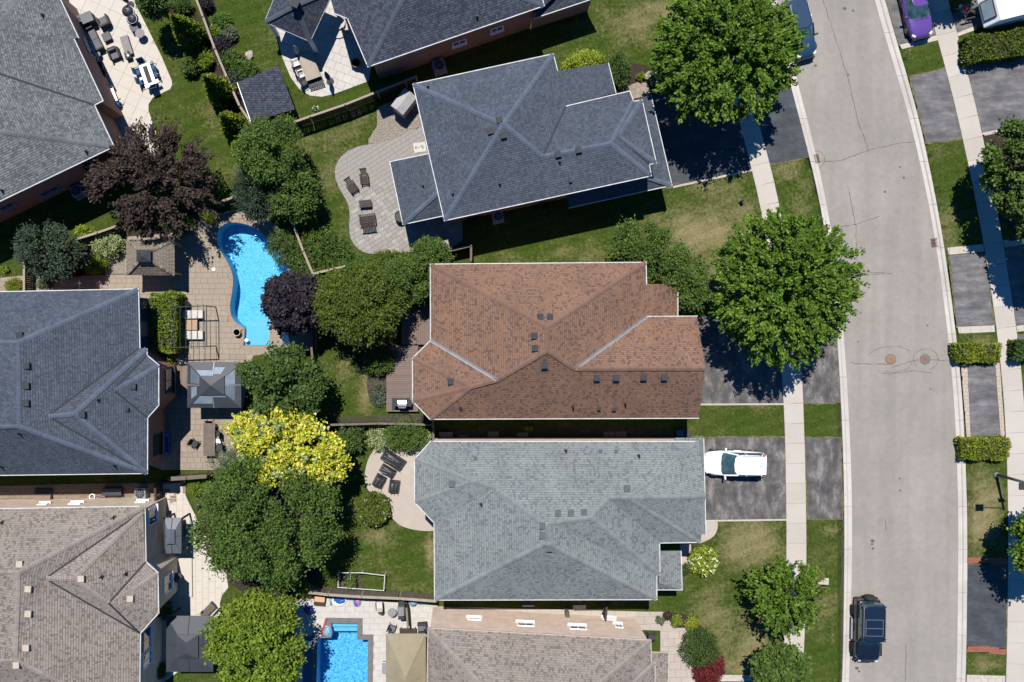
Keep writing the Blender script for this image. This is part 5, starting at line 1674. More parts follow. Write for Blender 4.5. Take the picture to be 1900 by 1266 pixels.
def cone_cedar(label, px, py, r, h, group=None):
    """px,py: foot in the photograph's pixels"""
    rng = np.random.default_rng(int(px * 5 + py))
    c = W(px, py, 0)
    root = thing('cedar', label, 'cedar', (c.x, c.y, 0), 0, group)
    n = 3200
    t = rng.random(n) ** .75
    a = rng.random(n) * 2 * math.pi
    lump = 1 + .1 * np.sin(a * 3 + 1) + .06 * np.sin(a * 5 + t * 9)
    prof = np.sin(np.clip(t * 1.02 + .06, 0, 1) ** .62 * math.pi) ** .75 * (1 - t * .25)
    rr = r * np.clip(prof, 0.02, 1) * lump * (1 - .18 * rng.random(n) ** 2)
    C = np.stack([rr * np.cos(a), rr * np.sin(a), t * h], 1) + rng.normal(0, .04, (n, 3))
    D = np.stack([np.cos(a) * .8, np.sin(a) * .8, np.full(n, .8)], 1) + rng.normal(0, .45, (n, 3))
    D /= np.linalg.norm(D, axis=1)[:, None]
    L = .24 * rng.uniform(.6, 1.4, n)
    V = leaves_mesh(C, D, L, L * .5, (0, 0, 1), rng, .8)
    V[:, 2] = np.maximum(V[:, 2], .02)
    MB().tube([(0, 0, -.05), (0, 0, h * .8)], [.1, .03], 6).build('trunk', M['bark'], root)
    MB().lathe((0, 0, 0), [(r * .4, .1), (r * .6, h * .25), (r * .5, h * .55), (.05, h * .9)], 10).build('inner_twigs', bpy.data.materials.get('hedge_twigs') or mat('hedge_twigs', (.02, .018, .01, 1), (.03, .03, .012, 1)), root)
    quad_obj('foliage', V, LM['cedar'], root)
    return root

G = 'trees along the street'
kw_m = dict(tuft=.21, stretch=2.2, shell=.55, lobes=8, lobe_amp=.15, jitter=.5, asp=.58, low=-.4)
tree('largest bright green street tree shading the dark driveway at the top', 1345, 98, 134, 124, 5.6, 3.3, 'maple', nt=800, per=30, leaf=.29, group=G, r0=.2, **kw_m)
tree('round green street tree between the brown roofed house and the road', 1452, 527, 132, 134, 5.6, 3.4, 'maple', nt=800, per=30, leaf=.28, group=G, r0=.2, **kw_m)
tree('young open street tree with bronze tipped leaves leaning over the pavement', 1458, 1104, 66, 70, 3.4, 1.8, 'maple', nt=250, per=22, leaf=.26, group=G, r0=.1, extra=('bronze', 30, 8, .2, .1), tuft=.2, stretch=2.0, shell=.7, lobes=8, lobe_amp=.35, jitter=.5, asp=.6, low=-.4, boughs=14, pull=.4)
tree('compact rounded tree with broad leaves at the bottom beside the pavement', 1449, 1246, 54, 46, 3.0, 1.7, 'mid', nt=260, per=22, leaf=.28, group=G, r0=.1, tuft=.16, shell=.35, asp=.8)
tree('leafy tree half cut off by the right edge in the upper half', 1892, 312, 66, 86, 4.6, 2.6, 'mid', nt=480, per=24, leaf=.27, group=G, tuft=.22, stretch=1.2, shell=.5, lobes=9, lobe_amp=.3, asp=.75, boughs=11, pull=.45)
tree('leafy tree mostly beyond the right edge near the street lamp', 1940, 1005, 62, 82, 4.4, 2.4, 'maple', nt=420, per=24, leaf=.27, group=G, tuft=.22, shell=.5, lobes=9, lobe_amp=.3, asp=.75, boughs=11, pull=.45)
tree('unseen tree added beyond the right edge to shade the middle of the far pavement', 1958, 430, 60, 70, 5.0, 2.6, 'mid', nt=400, per=22, leaf=.27, group=G, tuft=.22, shell=.5, lobes=9, lobe_amp=.3, asp=.75)  # out of view, added for the shade it casts on the pavement
tree('tree above the top edge shading the pavement by the purple car', 1806, -112, 62, 44, 5.0, 2.5, 'mid', nt=380, per=22, leaf=.27, group=G, tuft=.22, shell=.5, lobes=9, lobe_amp=.3, asp=.75)
tree('small leaning tree against the front corner of the brown roofed house', 1222, 498, 108, 62, 3.0, 1.7, 'mid', nt=520, per=22, leaf=.2, rot=math.radians(38), tuft=.2, shell=.5, lobes=8, lobe_amp=.25, seed=5, boughs=12, pull=.4)
# back gardens
GB = 'trees in the back gardens'
tree('feathery dark bronze tree overhanging the cedar gazebo', 286, 338, 110, 104, 3.7, 2.6, 'bronze', nt=520, per=26, leaf=.26, group=GB, tuft=.24, stretch=2.6, shell=.75, lobes=9, lobe_amp=.32, jitter=.4, asp=.5, low=-.3, r0=.18, boughs=17, pull=.5)
tree('dense green tree right of the dark shed roof', 501, 280, 64, 62, 4.0, 2.3, 'mid', nt=440, per=22, leaf=.19, group=GB, tuft=.2, shell=.45, lobes=7, lobe_amp=.2, seed=11, boughs=12, pull=.35)
tree('soft bluish green tree overhanging the top of the kidney shaped pool', 476, 360, 42, 58, 2.4, 1.7, 'dusk', nt=320, per=22, leaf=.19, group=GB, tuft=.22, stretch=1.8, shell=.6, lobes=8, lobe_amp=.3, jitter=.45, asp=.4, boughs=9)
tree('bright green tree between the bluish tree and the paver patio lawn', 546, 362, 46, 52, 3.0, 2.0, 'mid', nt=300, per=22, leaf=.2, group=GB, tuft=.18, shell=.5, lobes=8, lobe_amp=.25, boughs=9, pull=.4)
tree('round purple black tree at the right edge of the kidney shaped pool', 543, 562, 56, 56, 3.6, 2.2, 'plum', nt=420, per=22, leaf=.24, group=GB, tuft=.16, shell=.35, lobes=7, lobe_amp=.2, asp=.85, boughs=12, pull=.3)
tree('broad olive green tree left of the wooden deck', 667, 570, 82, 72, 4.4, 2.5, 'olive', nt=640, per=24, leaf=.23, group=GB, tuft=.26, stretch=1.6, shell=.5, lobes=7, lobe_amp=.22, jitter=.5, asp=.45, droop=.15, boughs=18, pull=.35)
tree('dark oak leaved tree between the steel gazebo and the back lawn', 534, 718, 76, 76, 4.0, 2.4, 'deep', nt=420, per=22, leaf=.26, group=GB, tuft=.22, shell=.6, lobes=9, lobe_amp=.42, asp=.7, seed=3, boughs=11, pull=.55)
tree('golden yellow tree with pale leaf clusters', 540, 834, 112, 68, 4.4, 2.2, 'gold', nt=540, per=20, leaf=.26, group=GB, rot=math.radians(22), tuft=.18, shell=.4, lobes=8, lobe_amp=.22, asp=.75, extra=('cream', 60, 12, .24, .12), boughs=16, pull=.35)
tree('largest dark green tree in the back gardens below the golden tree', 494, 966, 134, 116, 5.2, 3.3, 'mid', nt=900, per=26, leaf=.22, group=GB, tuft=.24, shell=.45, lobes=9, lobe_amp=.25, r0=.22, boughs=22, pull=.4)
tree('bright light green tree in front of the dark hardtop gazebo at the bottom', 482, 1194, 90, 96, 4.6, 2.6, 'bright', nt=560, per=24, leaf=.25, group=GB, tuft=.2, shell=.42, lobes=8, lobe_amp=.22, asp=.75, boughs=14, pull=.35)
tree('dusky green tree behind the timber fence above the slate grey house', 92, 466, 58, 52, 3.4, 1.9, 'dusk', nt=380, per=22, leaf=.2, group=GB, tuft=.18, shell=.5, lobes=8, lobe_amp=.28, boughs=11, pull=.45)
tree('thin grey leaved tree beside the weathered garden table', 432, 862, 46, 30, 2.6, 1.2, 'grey', nt=150, per=16, leaf=.18, group=GB, tuft=.18, stretch=1.6, shell=.9, asp=.3)
tree('leafy tree touching the top left corner of the brown roof', 800, 478, 40, 36, 2.8, 1.6, 'mid', nt=260, per=20, leaf=.17, group=GB, tuft=.14, shell=.5, lobes=8, lobe_amp=.3)
tree('loose green tree between the paver patio and the brown roof', 742, 524, 60, 42, 3.0, 1.8, 'mid', nt=380, per=20, leaf=.17, group=GB, tuft=.18, stretch=1.3, shell=.5, lobes=8, lobe_amp=.3, seed=8, boughs=9, pull=.45)
tree('dark tree cut off by the top edge above the cedars', 288, 4, 28, 32, 3.4, 1.8, 'deep', nt=260, per=20, leaf=.2, group=GB, tuft=.18, shell=.5, lobes=8, lobe_amp=.25)
# shrubs
shrub('green shrub under the olive tree at its upper left', 606, 540, 42, 48, 2.0, 'olive', nt=160, leaf=.18)
shrub('yellowish green shrub on the fence corner beside the paver patio lawn', 612, 470, 38, 34, 1.8, 'mid', nt=180, leaf=.16, seed=4)
shrub('dark round shrub at the pool edge under the bluish tree', 530, 458, 32, 36, 1.8, 'deep', nt=200, leaf=.13)
shrub('low green shrub below the fence corner post', 582, 490, 42, 24, 1.6, 'mid', nt=150, leaf=.16)
shrub('green shrub between fence corner and brown roof patio', 664, 500, 52, 24, 1.7, 'mid', nt=190, leaf=.15)
shrub('shaded shrub next to the paver patio edge', 690, 540, 40, 40, 1.8, 'mid', nt=140, leaf=.16, seed=33)
shrub('shrub with yellow green tips in the middle of the fence corner bed', 575, 440, 24, 30, 1.7, 'olive', nt=110, leaf=.16)
shrub('round clipped dark green bush on the edge of the wooden deck', 703, 668, 29, 25, 1.5, 'mid', nt=260, per=16, leaf=.12, shell=.15, lobe_amp=.08)
shrub('low blue green ground plants beside the wooden deck', 702, 733, 13, 24, .5, 'grey', nt=70, leaf=.13)
shrub('blue green bushy plant between lawn and clipped bush', 672, 668, 12, 26, .7, 'dusk', nt=60, leaf=.14)
shrub('flowering magenta plants by the edge of the deck', 722, 618, 7, 9, .6, 'redflower', nt=24, leaf=.12)
shrub('lush green shrub at the corner of the covered furniture patio', 752, 808, 38, 28, 1.6, 'mid', nt=260, leaf=.16)
shrub('white variegated shrub left of the lush patio corner shrub', 704, 814, 25, 19, 1.0, 'cream', nt=110, leaf=.14)
shrub('dark green shrub below the golden tree on the fence line', 652, 815, 24, 26, 1.7, 'deep', nt=130, leaf=.18)
shrub('small pale leaved plant at the corner of the grey roof', 790, 808, 10, 10, .7, 'cream', nt=30, leaf=.12)
shrub('round glossy bush with pale flowers beside the covered furniture patio', 694, 945, 27, 28, 1.5, 'olive', nt=240, leaf=.16, shell=.2, lobe_amp=.1, asp=.8, extra=('flower', 16, 4, .08))
shrub('low vine plant climbing in the vegetable bed', 652, 1078, 9, 18, .8, 'mid', nt=50, leaf=.16)
shrub('small lime shrub at the bottom of the large dark tree', 566, 1095, 14, 14, .9, 'lime', nt=50, leaf=.15)
shrub('bright clipped ball by the flagstone walk', 364, 903, 15, 15, 1.0, 'bright', nt=110, leaf=.11, shell=.15)
shrub('smaller bright ball beside the flagstone walk under the tree', 388, 905, 13, 13, .9, 'bright', nt=90, leaf=.11, shell=.15, seed=77)
shrub('pale variegated shrub left of the cedar gazebo', 200, 456, 27, 23, 1.5, 'cream', nt=170, leaf=.15)
shrub('green shrub below the variegated shrub', 178, 491, 23, 18, 1.1, 'bright', nt=140, leaf=.13)
shrub('lime green perennial clump on the fence above the gazebo', 158, 430, 18, 10, .9, 'lime', nt=60, leaf=.16)
shrub('dark purple low shrub between dusky tree and path', 135, 504, 24, 10, .8, 'plum', nt=70, leaf=.14)
shrub('low silver plant hanging over the paver path', 85, 526, 20, 9, .5, 'grey', nt=60, leaf=.13)
shrub('round clipped green ball at the left end of the paver path', 28, 532, 16, 15, 1.0, 'hedge', nt=140, leaf=.1, shell=.1)
shrub('small lawn edge plant at the left border of the picture', 8, 500, 8, 6, .4, 'bright', nt=20, leaf=.13)
shrub('leafy green shrub at the lower right of the bronze tree', 386, 356, 30, 38, 1.9, 'mid', nt=190, leaf=.17)
shrub('square clipped golden green bush by the pool deck fence', 387, 400, 17, 14, 1.1, 'hedge', nt=130, leaf=.1, shell=.12)
shrub('dark evergreen bush beside the cedar gazebo and deck', 338, 418, 20, 22, 1.5, 'deep', nt=110, leaf=.15)
shrub('small red leaved plant above the clipped golden bush', 370, 391, 9, 7, .7, 'red', nt=22, leaf=.12)
GF = 'shrubs along the long timber fence'
for (x, y, rx, ry, h, lm, lab) in ((356, 112, 16, 16, 1.3, 'mid', 'bushy green shrub left of the timber fence between two cedars'), (380, 112, 14, 18, 1.1, 'bright', 'yellow green shrub left of the timber fence'), (374, 92, 10, 12, 1.0, 'deep', 'dark low shrub close to the upper cedar'), (430, 110, 24, 18, 1.1, 'mid', 'leafy green shrub right of the timber fence middle'), (455, 130, 24, 18, 1.0, 'mid', 'spreading green shrub above the dark shed roof'), (440, 145, 20, 14, .9, 'dusk', 'bluish shrub touching the dark shed roof'),
                              (412, 85, 15, 20, 1.1, 'plum', 'dark purple shrub right of the timber fence'), (384, 8, 11, 11, .9, 'plum', 'dark red shrub at the top of the timber fence'), (412, 40, 18, 14, .9, 'mid', 'pale green plants near the top of the lawn bed'), (425, 62, 14, 14, .8, 'grey', 'grey green plant beside the two boulders'), (398, 60, 14, 12, .8, 'bright', 'light green plant above the pale boulder'), (338, 10, 18, 14, 1.0, 'deep', 'dark shrub under the tree at the top edge'), (352, 128, 14, 12, 1.0, 'mid', 'green shrub touching the middle cedar'), (376, 62, 12, 18, 1.0, 'mid', 'slim green shrub against the timber fence')):
    shrub(lab, x, y, rx, ry, h, lm, nt=110, leaf=.15, group=GF)
GC = 'cone shaped cedars in a row along the fence'
cone_cedar('uppermost cone shaped cedar left of the timber fence', 361, 74, 1.12, 5.2, GC)
cone_cedar('middle cone shaped cedar opposite the dark shed roof', 417, 178, 1.12, 5.2, GC)
cone_cedar('third cone shaped cedar below the middle one', 444, 243, 1.1, 4.9, GC)
cone_cedar('lowest short cedar beside the dense green tree', 455, 284, .8, 3.2, GC)
# front gardens
shrub('bright yellow green rounded shrub beside the slate blue house', 1083, 118, 40, 19, 1.6, 'lime', nt=240, leaf=.15, rot=math.radians(-14))
shrub('dark green shrub right of the yellow green shrub', 1148, 128, 20, 30, 1.4, 'deep', nt=170, leaf=.14)
shrub('small green hosta in the mulched front bed', 1188, 142, 7, 8, .45, 'bright', nt=22, leaf=.16)
shrub('white flowering hydrangea at the edge of the big street tree', 1216, 148, 12, 12, .8, 'deep', nt=50, leaf=.14, extra=('flower', 18, 8, .12))
shrub('yellow green hydrangea with cream flowers in front of the grey roofed house', 1306, 1040, 23, 24, 1.1, 'lime', nt=170, leaf=.18, asp=.8, extra=('flower', 30, 8, .13))
shrub('small dark shrub left of the cream flowered hydrangea', 1271, 1055, 9, 11, .7, 'deep', nt=40, leaf=.13)
shrub('dark green spreading conifer in the bottom front garden', 1298, 1204, 36, 34, 1.8, 'deep', nt=320, leaf=.15, asp=.35, lobe_amp=.35, lobes=8)
shrub('weeping dark red maple beside the dark conifer', 1316, 1242, 30, 24, 1.3, 'red', nt=260, leaf=.18, asp=.3, shell=.25, droop=.3, lobe_amp=.15, rot=math.radians(-35))
shrub('small lime green grass tuft above the dark conifer', 1283, 1158, 12, 12, .6, 'lime', nt=60, leaf=.22, asp=.2)
shrub('green perennial right of the bottom house path', 1254, 1152, 11, 10, .5, 'bright', nt=40, leaf=.15)
shrub('orange brown shrub at the corner of the bottom house path', 1238, 1142, 8, 8, .5, 'bronze', nt=26, leaf=.13)
shrub('grey green rosette on the bottom house path edge', 1225, 1150, 8, 7, .4, 'grey', nt=26, leaf=.16)
shrub('patch of green in the shaded strip beside the brown roofed house', 980, 795, 11, 4, .3, 'lime', nt=24, leaf=.12)
for (x, y, rx, ry, h, lm, lab) in ((590, 458, 30, 32, 1.7, 'mid', 'leafy shrub on the pool side of the timber fence corner'), (640, 497, 38, 26, 1.6, 'mid', 'wide shrub on the lawn side of the timber fence corner'), (598, 518, 36, 26, 1.6, 'olive', 'olive shrub just under the timber fence corner'), (706, 506, 42, 26, 1.6, 'mid', 'broad low shrub at the lower edge of the paver patio'), (770, 505, 34, 32, 1.9, 'mid', 'shrub against the upper left corner of the brown roof'), (728, 482, 34, 13, 1.0, 'olive', 'low olive shrub along the lower rim of the paver patio'),
        (560, 482, 22, 26, 1.5, 'deep', 'dark shrub behind the pool rim beside the fence'), (592, 560, 24, 34, 1.7, 'deep', 'dark shrub between purple black tree and olive tree'), (770, 548, 26, 22, 1.4, 'deep', 'dark shrub at the upper end of the wooden deck'), (640, 535, 36, 28, 1.7, 'mid', 'green shrub above the olive tree')):
    shrub(lab, x, y, rx * 1.12, ry * 1.12, h, lm, nt=170, leaf=.17, group='shrubs round the timber fence corner')
hedge('dark clipped hedge beside the white trailer at the upper right', 1860, 82, 126, 46, 1.3, 'olive', rot=math.radians(-8), n=4200, leaf=.2)
hedge('upper bright clipped hedge between kerb and pavement', 1815, 655, 80, 32, .9, 'hedge', n=2600, leaf=.17)
hedge('lower bright clipped hedge between kerb and pavement', 1829, 834, 86, 37, .9, 'hedge', rot=math.radians(1), n=2800, leaf=.17)
hedge('dark hedge end cut off by the right edge', 1905, 650, 36, 34, 1.2, 'deep', n=1200, leaf=.18)
hedge('tall light green hedge beside the slate grey house and white lounge benches', 302, 598, 44, 108, 2.4, 'bright', rot=0, n=5200, leaf=.16)
shrub('small green plant under the tall light green hedge', 312, 666, 11, 13, 1.0, 'bright', nt=60, leaf=.15)
shrub('leafy plant by the dark hardtop gazebo and the taupe roofed house', 298, 1246, 12, 16, 1.0, 'mid', nt=60, leaf=.14, rot=.5)
shrub('dark shaded shrub beside the bay of the taupe roofed house', 305, 1130, 12, 20, 1.2, 'deep', nt=60, leaf=.15)
shrub('dark shaded bushes at the foot of the slate blue house', 880, 410, 14, 14, 1.0, 'deep', nt=60, leaf=.15)
shrub('wide shaded bush in the middle of the slate blue house side', 1010, 392, 18, 12, 1.0, 'deep', nt=60, leaf=.15)
# ---------------------------------------------------------------- fences
def board_me(key, w_, t_, h_, m):
    k = (key, w_, t_, round(h_, 2), m.name)
    if k not in MESHES:
        me = bpy.data.meshes.new(key)
        b = MB().box((0, 0, h_ / 2), (w_, t_, h_))
        me.from_pydata(b.v, [], b.f)
        me.materials.append(m)
        MESHES[k] = me
    return MESHES[k]

def fence(label, pts_px, h=1.75, m='wood_brown', capm='wood_light', hpx=None, post=2.3, board=.145, cap=.16, side=1):
    P = [W(a, b, h) for a, b in pts_px]
    P = [Vector((p.x, p.y, 0)) for p in P]
    c = P[0]
    root = thing('timber_fence', label, 'fence', c)
    r = random.Random(int(pts_px[0][0]))
    for a, b in zip(P, P[1:]):
        d = b - a
        L = d.length
        d.normalize()
        az = math.atan2(d.y, d.x)
        n = Vector((-d.y, d.x, 0)) * side
        np_ = max(1, round(L / post))
        for i in range(np_ + (1 if b == P[-1] else 0)):
            p = a + d * (L * i / np_) - c
            o = link('post', board_me('post', .11, .11, h + .12, M[capm]), None, root)
            o.location = p; o.rotation_euler = (0, 0, az)
        nb = int(L / board)
        for i in range(nb):
            p = a + d * (board * (i + .5)) + n * .03 - c
            o = link('board', board_me('board', board - .012, .022, h - .12, M[m]), None, root)
            o.location = p + Vector((0, 0, .04)); o.rotation_euler = (0, r.uniform(-.006, .006), az)
        for i in range(np_):
            p = a + d * (L * (i + .5) / np_) - c
            LL = L / np_ - .02
            me = MB().box((0, 0, 0), (LL, cap, .045), 0)
            o = me.build('top_rail', M[capm], root)
            o.location = p + Vector((0, 0, h - .04)); o.rotation_euler = (0, 0, az)
            for z in (.35, h - .3):
                o = MB().box((0, 0, 0), (LL - .1, .04, .09)).build('cross_rail', M[m], root)
                o.location = p - n * .02 + Vector((0, 0, z)); o.rotation_euler = (0, 0, az)
    return root
fence('long timber fence running down from the top edge past the dark shed', [(357, -20), (376, 30), (398, 90), (420, 142), (444, 196), (468, 232)], m='wood_brown')
fence('timber fence with a pale cap throwing a wide shadow left of the metal shed', [(535, 230), (575, 216), (640, 194), (700, 170), (752, 150), (772, 142)])
fence('timber fence between kidney shaped pool and paver patio lawn half hidden by shrubs', [(542, 412), (562, 465), (582, 512)])
fence('short timber fence among the shrubs above the olive tree', [(582, 508), (615, 500), (640, 494)])
fence('timber fence at the foot of the bronze tree above the pool deck', [(405, 376), (432, 366), (466, 354)])
fence('timber fence above the variegated shrub left of the gazebo', [(134, 446), (180, 432), (214, 420)])
fence('low timber fence behind the back lawn of the brown roofed house', [(600, 789), (640, 788), (700, 786), (760, 787), (800, 789)], h=1.3, capm='wood_grey')
fence('short timber fence joining the brown and grey roofed houses', [(803, 776), (804, 800), (804, 822)], h=1.5, capm='wood_grey')
fence('timber fence with board faces showing above the toys by the rectangular pool', [(574, 1100), (608, 1104), (670, 1108), (741, 1111), (808, 1116)], h=1.7, m='wood_grey', capm='wood_light', side=1, cap=.2)
fence('small timber fence corner between the slate blue and brown roofed houses', [(832, 466), (874, 456), (874, 484)], h=1.5, capm='wood_grey')
fence('pale topped timber fence between the pool side gardens at left', [(312, 889), (345, 887), (383, 884)], h=1.7, capm='wood_grey', cap=.3)
fence('short grey timber fence by the purple black tree', [(577, 610), (577, 640), (580, 672)], h=1.6, capm='wood_grey')
fence('dark timber fence across the passage beside the bottom taupe house', [(1126, 1127), (1124, 1150)], h=1.6, capm='wood_dark', m='wood_dark')
fence('short timber fence at the left edge beside the dusky tree', [(44, 488), (44, 545)], h=1.5)
fence('dark timber gate across the passage by the taupe roofed house', [(287, 896), (288, 932)], h=1.6, capm='wood_dark', m='wood_dark')

# ---------------------------------------------------------------- wooden deck
def deck(label, poly_px, axis, h=.45, bw=.145):
    poly = PX(poly_px, h)
    x0, y0, x1, y1 = bbox(poly)
    root = thing('wooden_deck', label, 'deck', ((x0 + x1) / 2, (y0 + y1) / 2, 0))
    MB().prism(offset_poly(poly, -.05), -.02, h - .06).build('frame', M['wood_dark'], root, world=True)
    n = int(((x1 - x0) if axis == 'y' else (y1 - y0)) / bw)
    for i in range(n):
        if axis == 'y':
            a = x0 + bw * (i + .5)
            me = ('deck_board', bw - .012, y1 - y0)
            size = (bw - .014, y1 - y0, .035); loc = (a, (y0 + y1) / 2)
        else:
            a = y0 + bw * (i + .5)
            size = (x1 - x0, bw - .014, .035); loc = ((x0 + x1) / 2, a)
        k = ('deck_board', size)
        if k not in MESHES:
            me = bpy.data.meshes.new('deck_board'); b = MB().box((0, 0, 0), size); me.from_pydata(b.v, [], b.f); me.materials.append(M['deck']); MESHES[k] = me
        o = link('deck_board', MESHES[k], None, root)
        o.location = Vector((loc[0], loc[1], h - .018)) - root_loc(root)
    return root
deck('brown board deck against the brown roofed house with boards running up the picture', [(745, 560), (800, 560), (800, 639.5), (745, 639.5)], 'y')
deck('brown board deck with the barbecue and boards running across the picture', [(717, 640.5), (776, 640.5), (776, 764), (717, 764)], 'x')
deck('narrow tan board walk between the slate grey house and the steel gazebo', [(327, 676), (347, 676), (347, 735), (327, 735)], 'y', h=.1, bw=.4)

# ---------------------------------------------------------------- gazebos, sheds, pergola
def hip_roof(root, cx, cy, sx, sy, z0, z1, m, tops=None, over=None, name='roof', flat=.0, thick=.05):
    # tops: (tx,ty) size of the flat top / ridge
    tx, ty = tops or (0.02, 0.02)
    b = MB()
    vs = [(cx - sx / 2, cy - sy / 2, z0), (cx + sx / 2, cy - sy / 2, z0), (cx + sx / 2, cy + sy / 2, z0), (cx - sx / 2, cy + sy / 2, z0), (cx - tx / 2, cy - ty / 2, z1), (cx + tx / 2, cy - ty / 2, z1), (cx + tx / 2, cy + ty / 2, z1), (cx - tx / 2, cy + ty / 2, z1)]
    lo = [(x, y, z - thick) for x, y, z in vs]
    fs = [(4, 5, 6, 7), (0, 1, 5, 4), (1, 2, 6, 5), (2, 3, 7, 6), (3, 0, 4, 7), (8, 9, 1, 0), (9, 10, 2, 1), (10, 11, 3, 2), (11, 8, 0, 3), (12, 13, 9, 8), (13, 14, 10, 9), (14, 15, 11, 10), (15, 12, 8, 11), (15, 14, 13, 12)]
    b.add(vs + lo, fs)
    return b.build(name, m, root)
# cedar shake gazebo
shake = shingle_mat('cedar_shakes', [(0, A(112, 102, 92)), (.4, A(140, 128, 114)), (.8, A(160, 148, 132)), (1, A(182, 170, 152))])
def cedar_gazebo():
    c = W(279.5, 478, 2.5)
    k = (1 - 2.5 / H) / S
    sx, sy = 90 * k, 66 * k
    root = thing('gazebo', 'square gazebo with a weathered cedar shake roof under the bronze tree', 'gazebo', (c.x, c.y, 0))
    for a in (-1, 1):
        for b in (-1, 1):
            MB().box((a * sx * .42, b * sy * .42, 1.25), (.14, .14, 2.5)).build('post', M['wood_light'], root)
    z0, z1 = 2.5, 3.55
    tx, ty = .9, .75
    hip_roof(root, 0, 0, sx - .06, sy - .06, z0, z1, M['wood_grey'], (tx, ty), thick=.06)
    q = [(-sx / 2, -sy / 2), (sx / 2, -sy / 2), (sx / 2, sy / 2), (-sx / 2, sy / 2)]
    t = [(-tx / 2, -ty / 2), (tx / 2, -ty / 2), (tx / 2, ty / 2), (-tx / 2, ty / 2)]
    r = random.Random(5)
    rest = 0
    for s in range(4):
        e = (s + 1) % 4
        rows = 8
        for i in range(rows):
            f0, f1 = i / rows, (i + 1) / rows
            L0 = [Vector((q[s][0] + (t[s][0] - q[s][0]) * f, q[s][1] + (t[s][1] - q[s][1]) * f, z0 + (z1 - z0) * f)) for f in (f0, f1)]
            R0 = [Vector((q[e][0] + (t[e][0] - q[e][0]) * f, q[e][1] + (t[e][1] - q[e][1]) * f, z0 + (z1 - z0) * f)) for f in (f0, f1)]
            n = max(2, int((R0[0] - L0[0]).length / .3))
            cuts = [0] + sorted([(j + r.uniform(-.3, .3)) / n for j in range(1, n)]) + [1]
            for a, b in zip(cuts, cuts[1:]):
                z = Vector((0, 0, 1))
                lo1, lo2 = L0[0].lerp(R0[0], a + .006), L0[0].lerp(R0[0], b - .006)
                hi1, hi2 = L0[1].lerp(R0[1], a + .006), L0[1].lerp(R0[1], b - .006)
                th = r.uniform(.045, .07)
                vs = [lo1 + z * th, lo2 + z * th, hi2 + z * .025, hi1 + z * .025, lo1, lo2, hi2, hi1]
                MB().add(vs, [(0, 1, 2, 3), (4, 5, 1, 0), (5, 6, 2, 1), (7, 4, 0, 3)]).build('shake', shake, root)
    lines = [((q[i][0], q[i][1], z0 + .06), (t[i][0], t[i][1], z1 + .06)) for i in range(4)]
    caps_on(lines, .1, 3).build('ridge_caps', shake, root)['kind'] = 'stuff'
    MB().box((0, 0, z1 + .18), (tx * .9, ty * .9, .3)).build('cupola', M['dark_metal'], root)
    hip_roof(root, 0, 0, tx * 1.15, ty * 1.2, z1 + .33, z1 + .55, M['dark_metal'], (.1, .1), name='cupola_roof')
cedar_gazebo()
# steel hardtop with two tiers and glossy panels
def hardtop(label, px, py, sx, sy, h0, h1, tiers, m, panel_m=None, posts=True, ridge=None, rot=0, name='gazebo'):
    c = W(px, py, h0)
    k = (1 - h0 / H) / S
    X, Y = sx * k, sy * k
    root = thing(name, label, 'gazebo', (c.x, c.y, 0), -rot)
    if posts:
        for a in (-1, 1):
            for b in (-1, 1):
                MB().box((a * X * .45, b * Y * .45, h0 / 2), (.12, .12, h0)).build('post', M['dark_metal'], root)
    if tiers == 2:
        hip_roof(root, 0, 0, X, Y, h0, h0 + (h1 - h0) * .6, m, (X * .42, Y * .36), thick=.05)
        z = h0 + (h1 - h0) * .6 + .12
        hip_roof(root, 0, 0, X * .46, Y * .42, z, h1 + .12, m, ridge or (.02, .02), name='upper_roof', thick=.05)
    else:
        hip_roof(root, 0, 0, X, Y, h0, h1, m, ridge or (.02, .02), thick=.05)
    # sheet joints
    zt = h0 + (h1 - h0) * (.6 if tiers == 2 else 1)
    fx, fy = (.21, .18) if tiers == 2 else (.0, .0)
    for (a, b) in (((X / 2, 0), (X * fx, 0)), ((-X / 2, 0), (-X * fx, 0)), ((0, Y / 2), (0, Y * fy)), ((0, -Y / 2), (0, -Y * fy))):
        if tiers == 2: MB().bar((a[0], a[1], h0 + .02), (b[0], b[1], zt + .02), .05, .03).build('seam', M['grey_metal'] if panel_m else M['dark_metal'], root)
    for sxn in (-1, 1):
        for syn in (-1, 1):
            MB().bar((sxn * X / 2, syn * Y / 2, h0 + .02), (sxn * X * fx * (1 if tiers == 2 else 0) + (sxn * (ridge[0] / 2 if ridge and tiers == 1 else 0)), syn * Y * fy * (1 if tiers == 2 else 0) + (syn * (ridge[1] / 2 if ridge and tiers == 1 else 0)), zt + .02), .05, .03).build('hip_rib', m, root)
    return root, X, Y
gz_m = mat('gazebo_steel', A(74, 78, 86), A(64, 68, 76), 1.0, 0.5, spec=.4)
gl_m = mat('smoked_roof_panel', (.07, .09, .11, 1), (.1, .125, .15, 1), 1.2, 0.22, spec=.6)
shiny = mat('reflective_panel', (.2, .235, .275, 1), (.13, .16, .2, 1), 1.5, 0.3, metal=.2)
g, X, Y = hardtop('two tiered dark steel gazebo with glossy roof panels beside the slate grey house', 397.5, 714.5, 100, 85, 2.5, 3.25, 2, gz_m, gl_m)
z0, zt = 2.5, 2.5 + .75 * .6
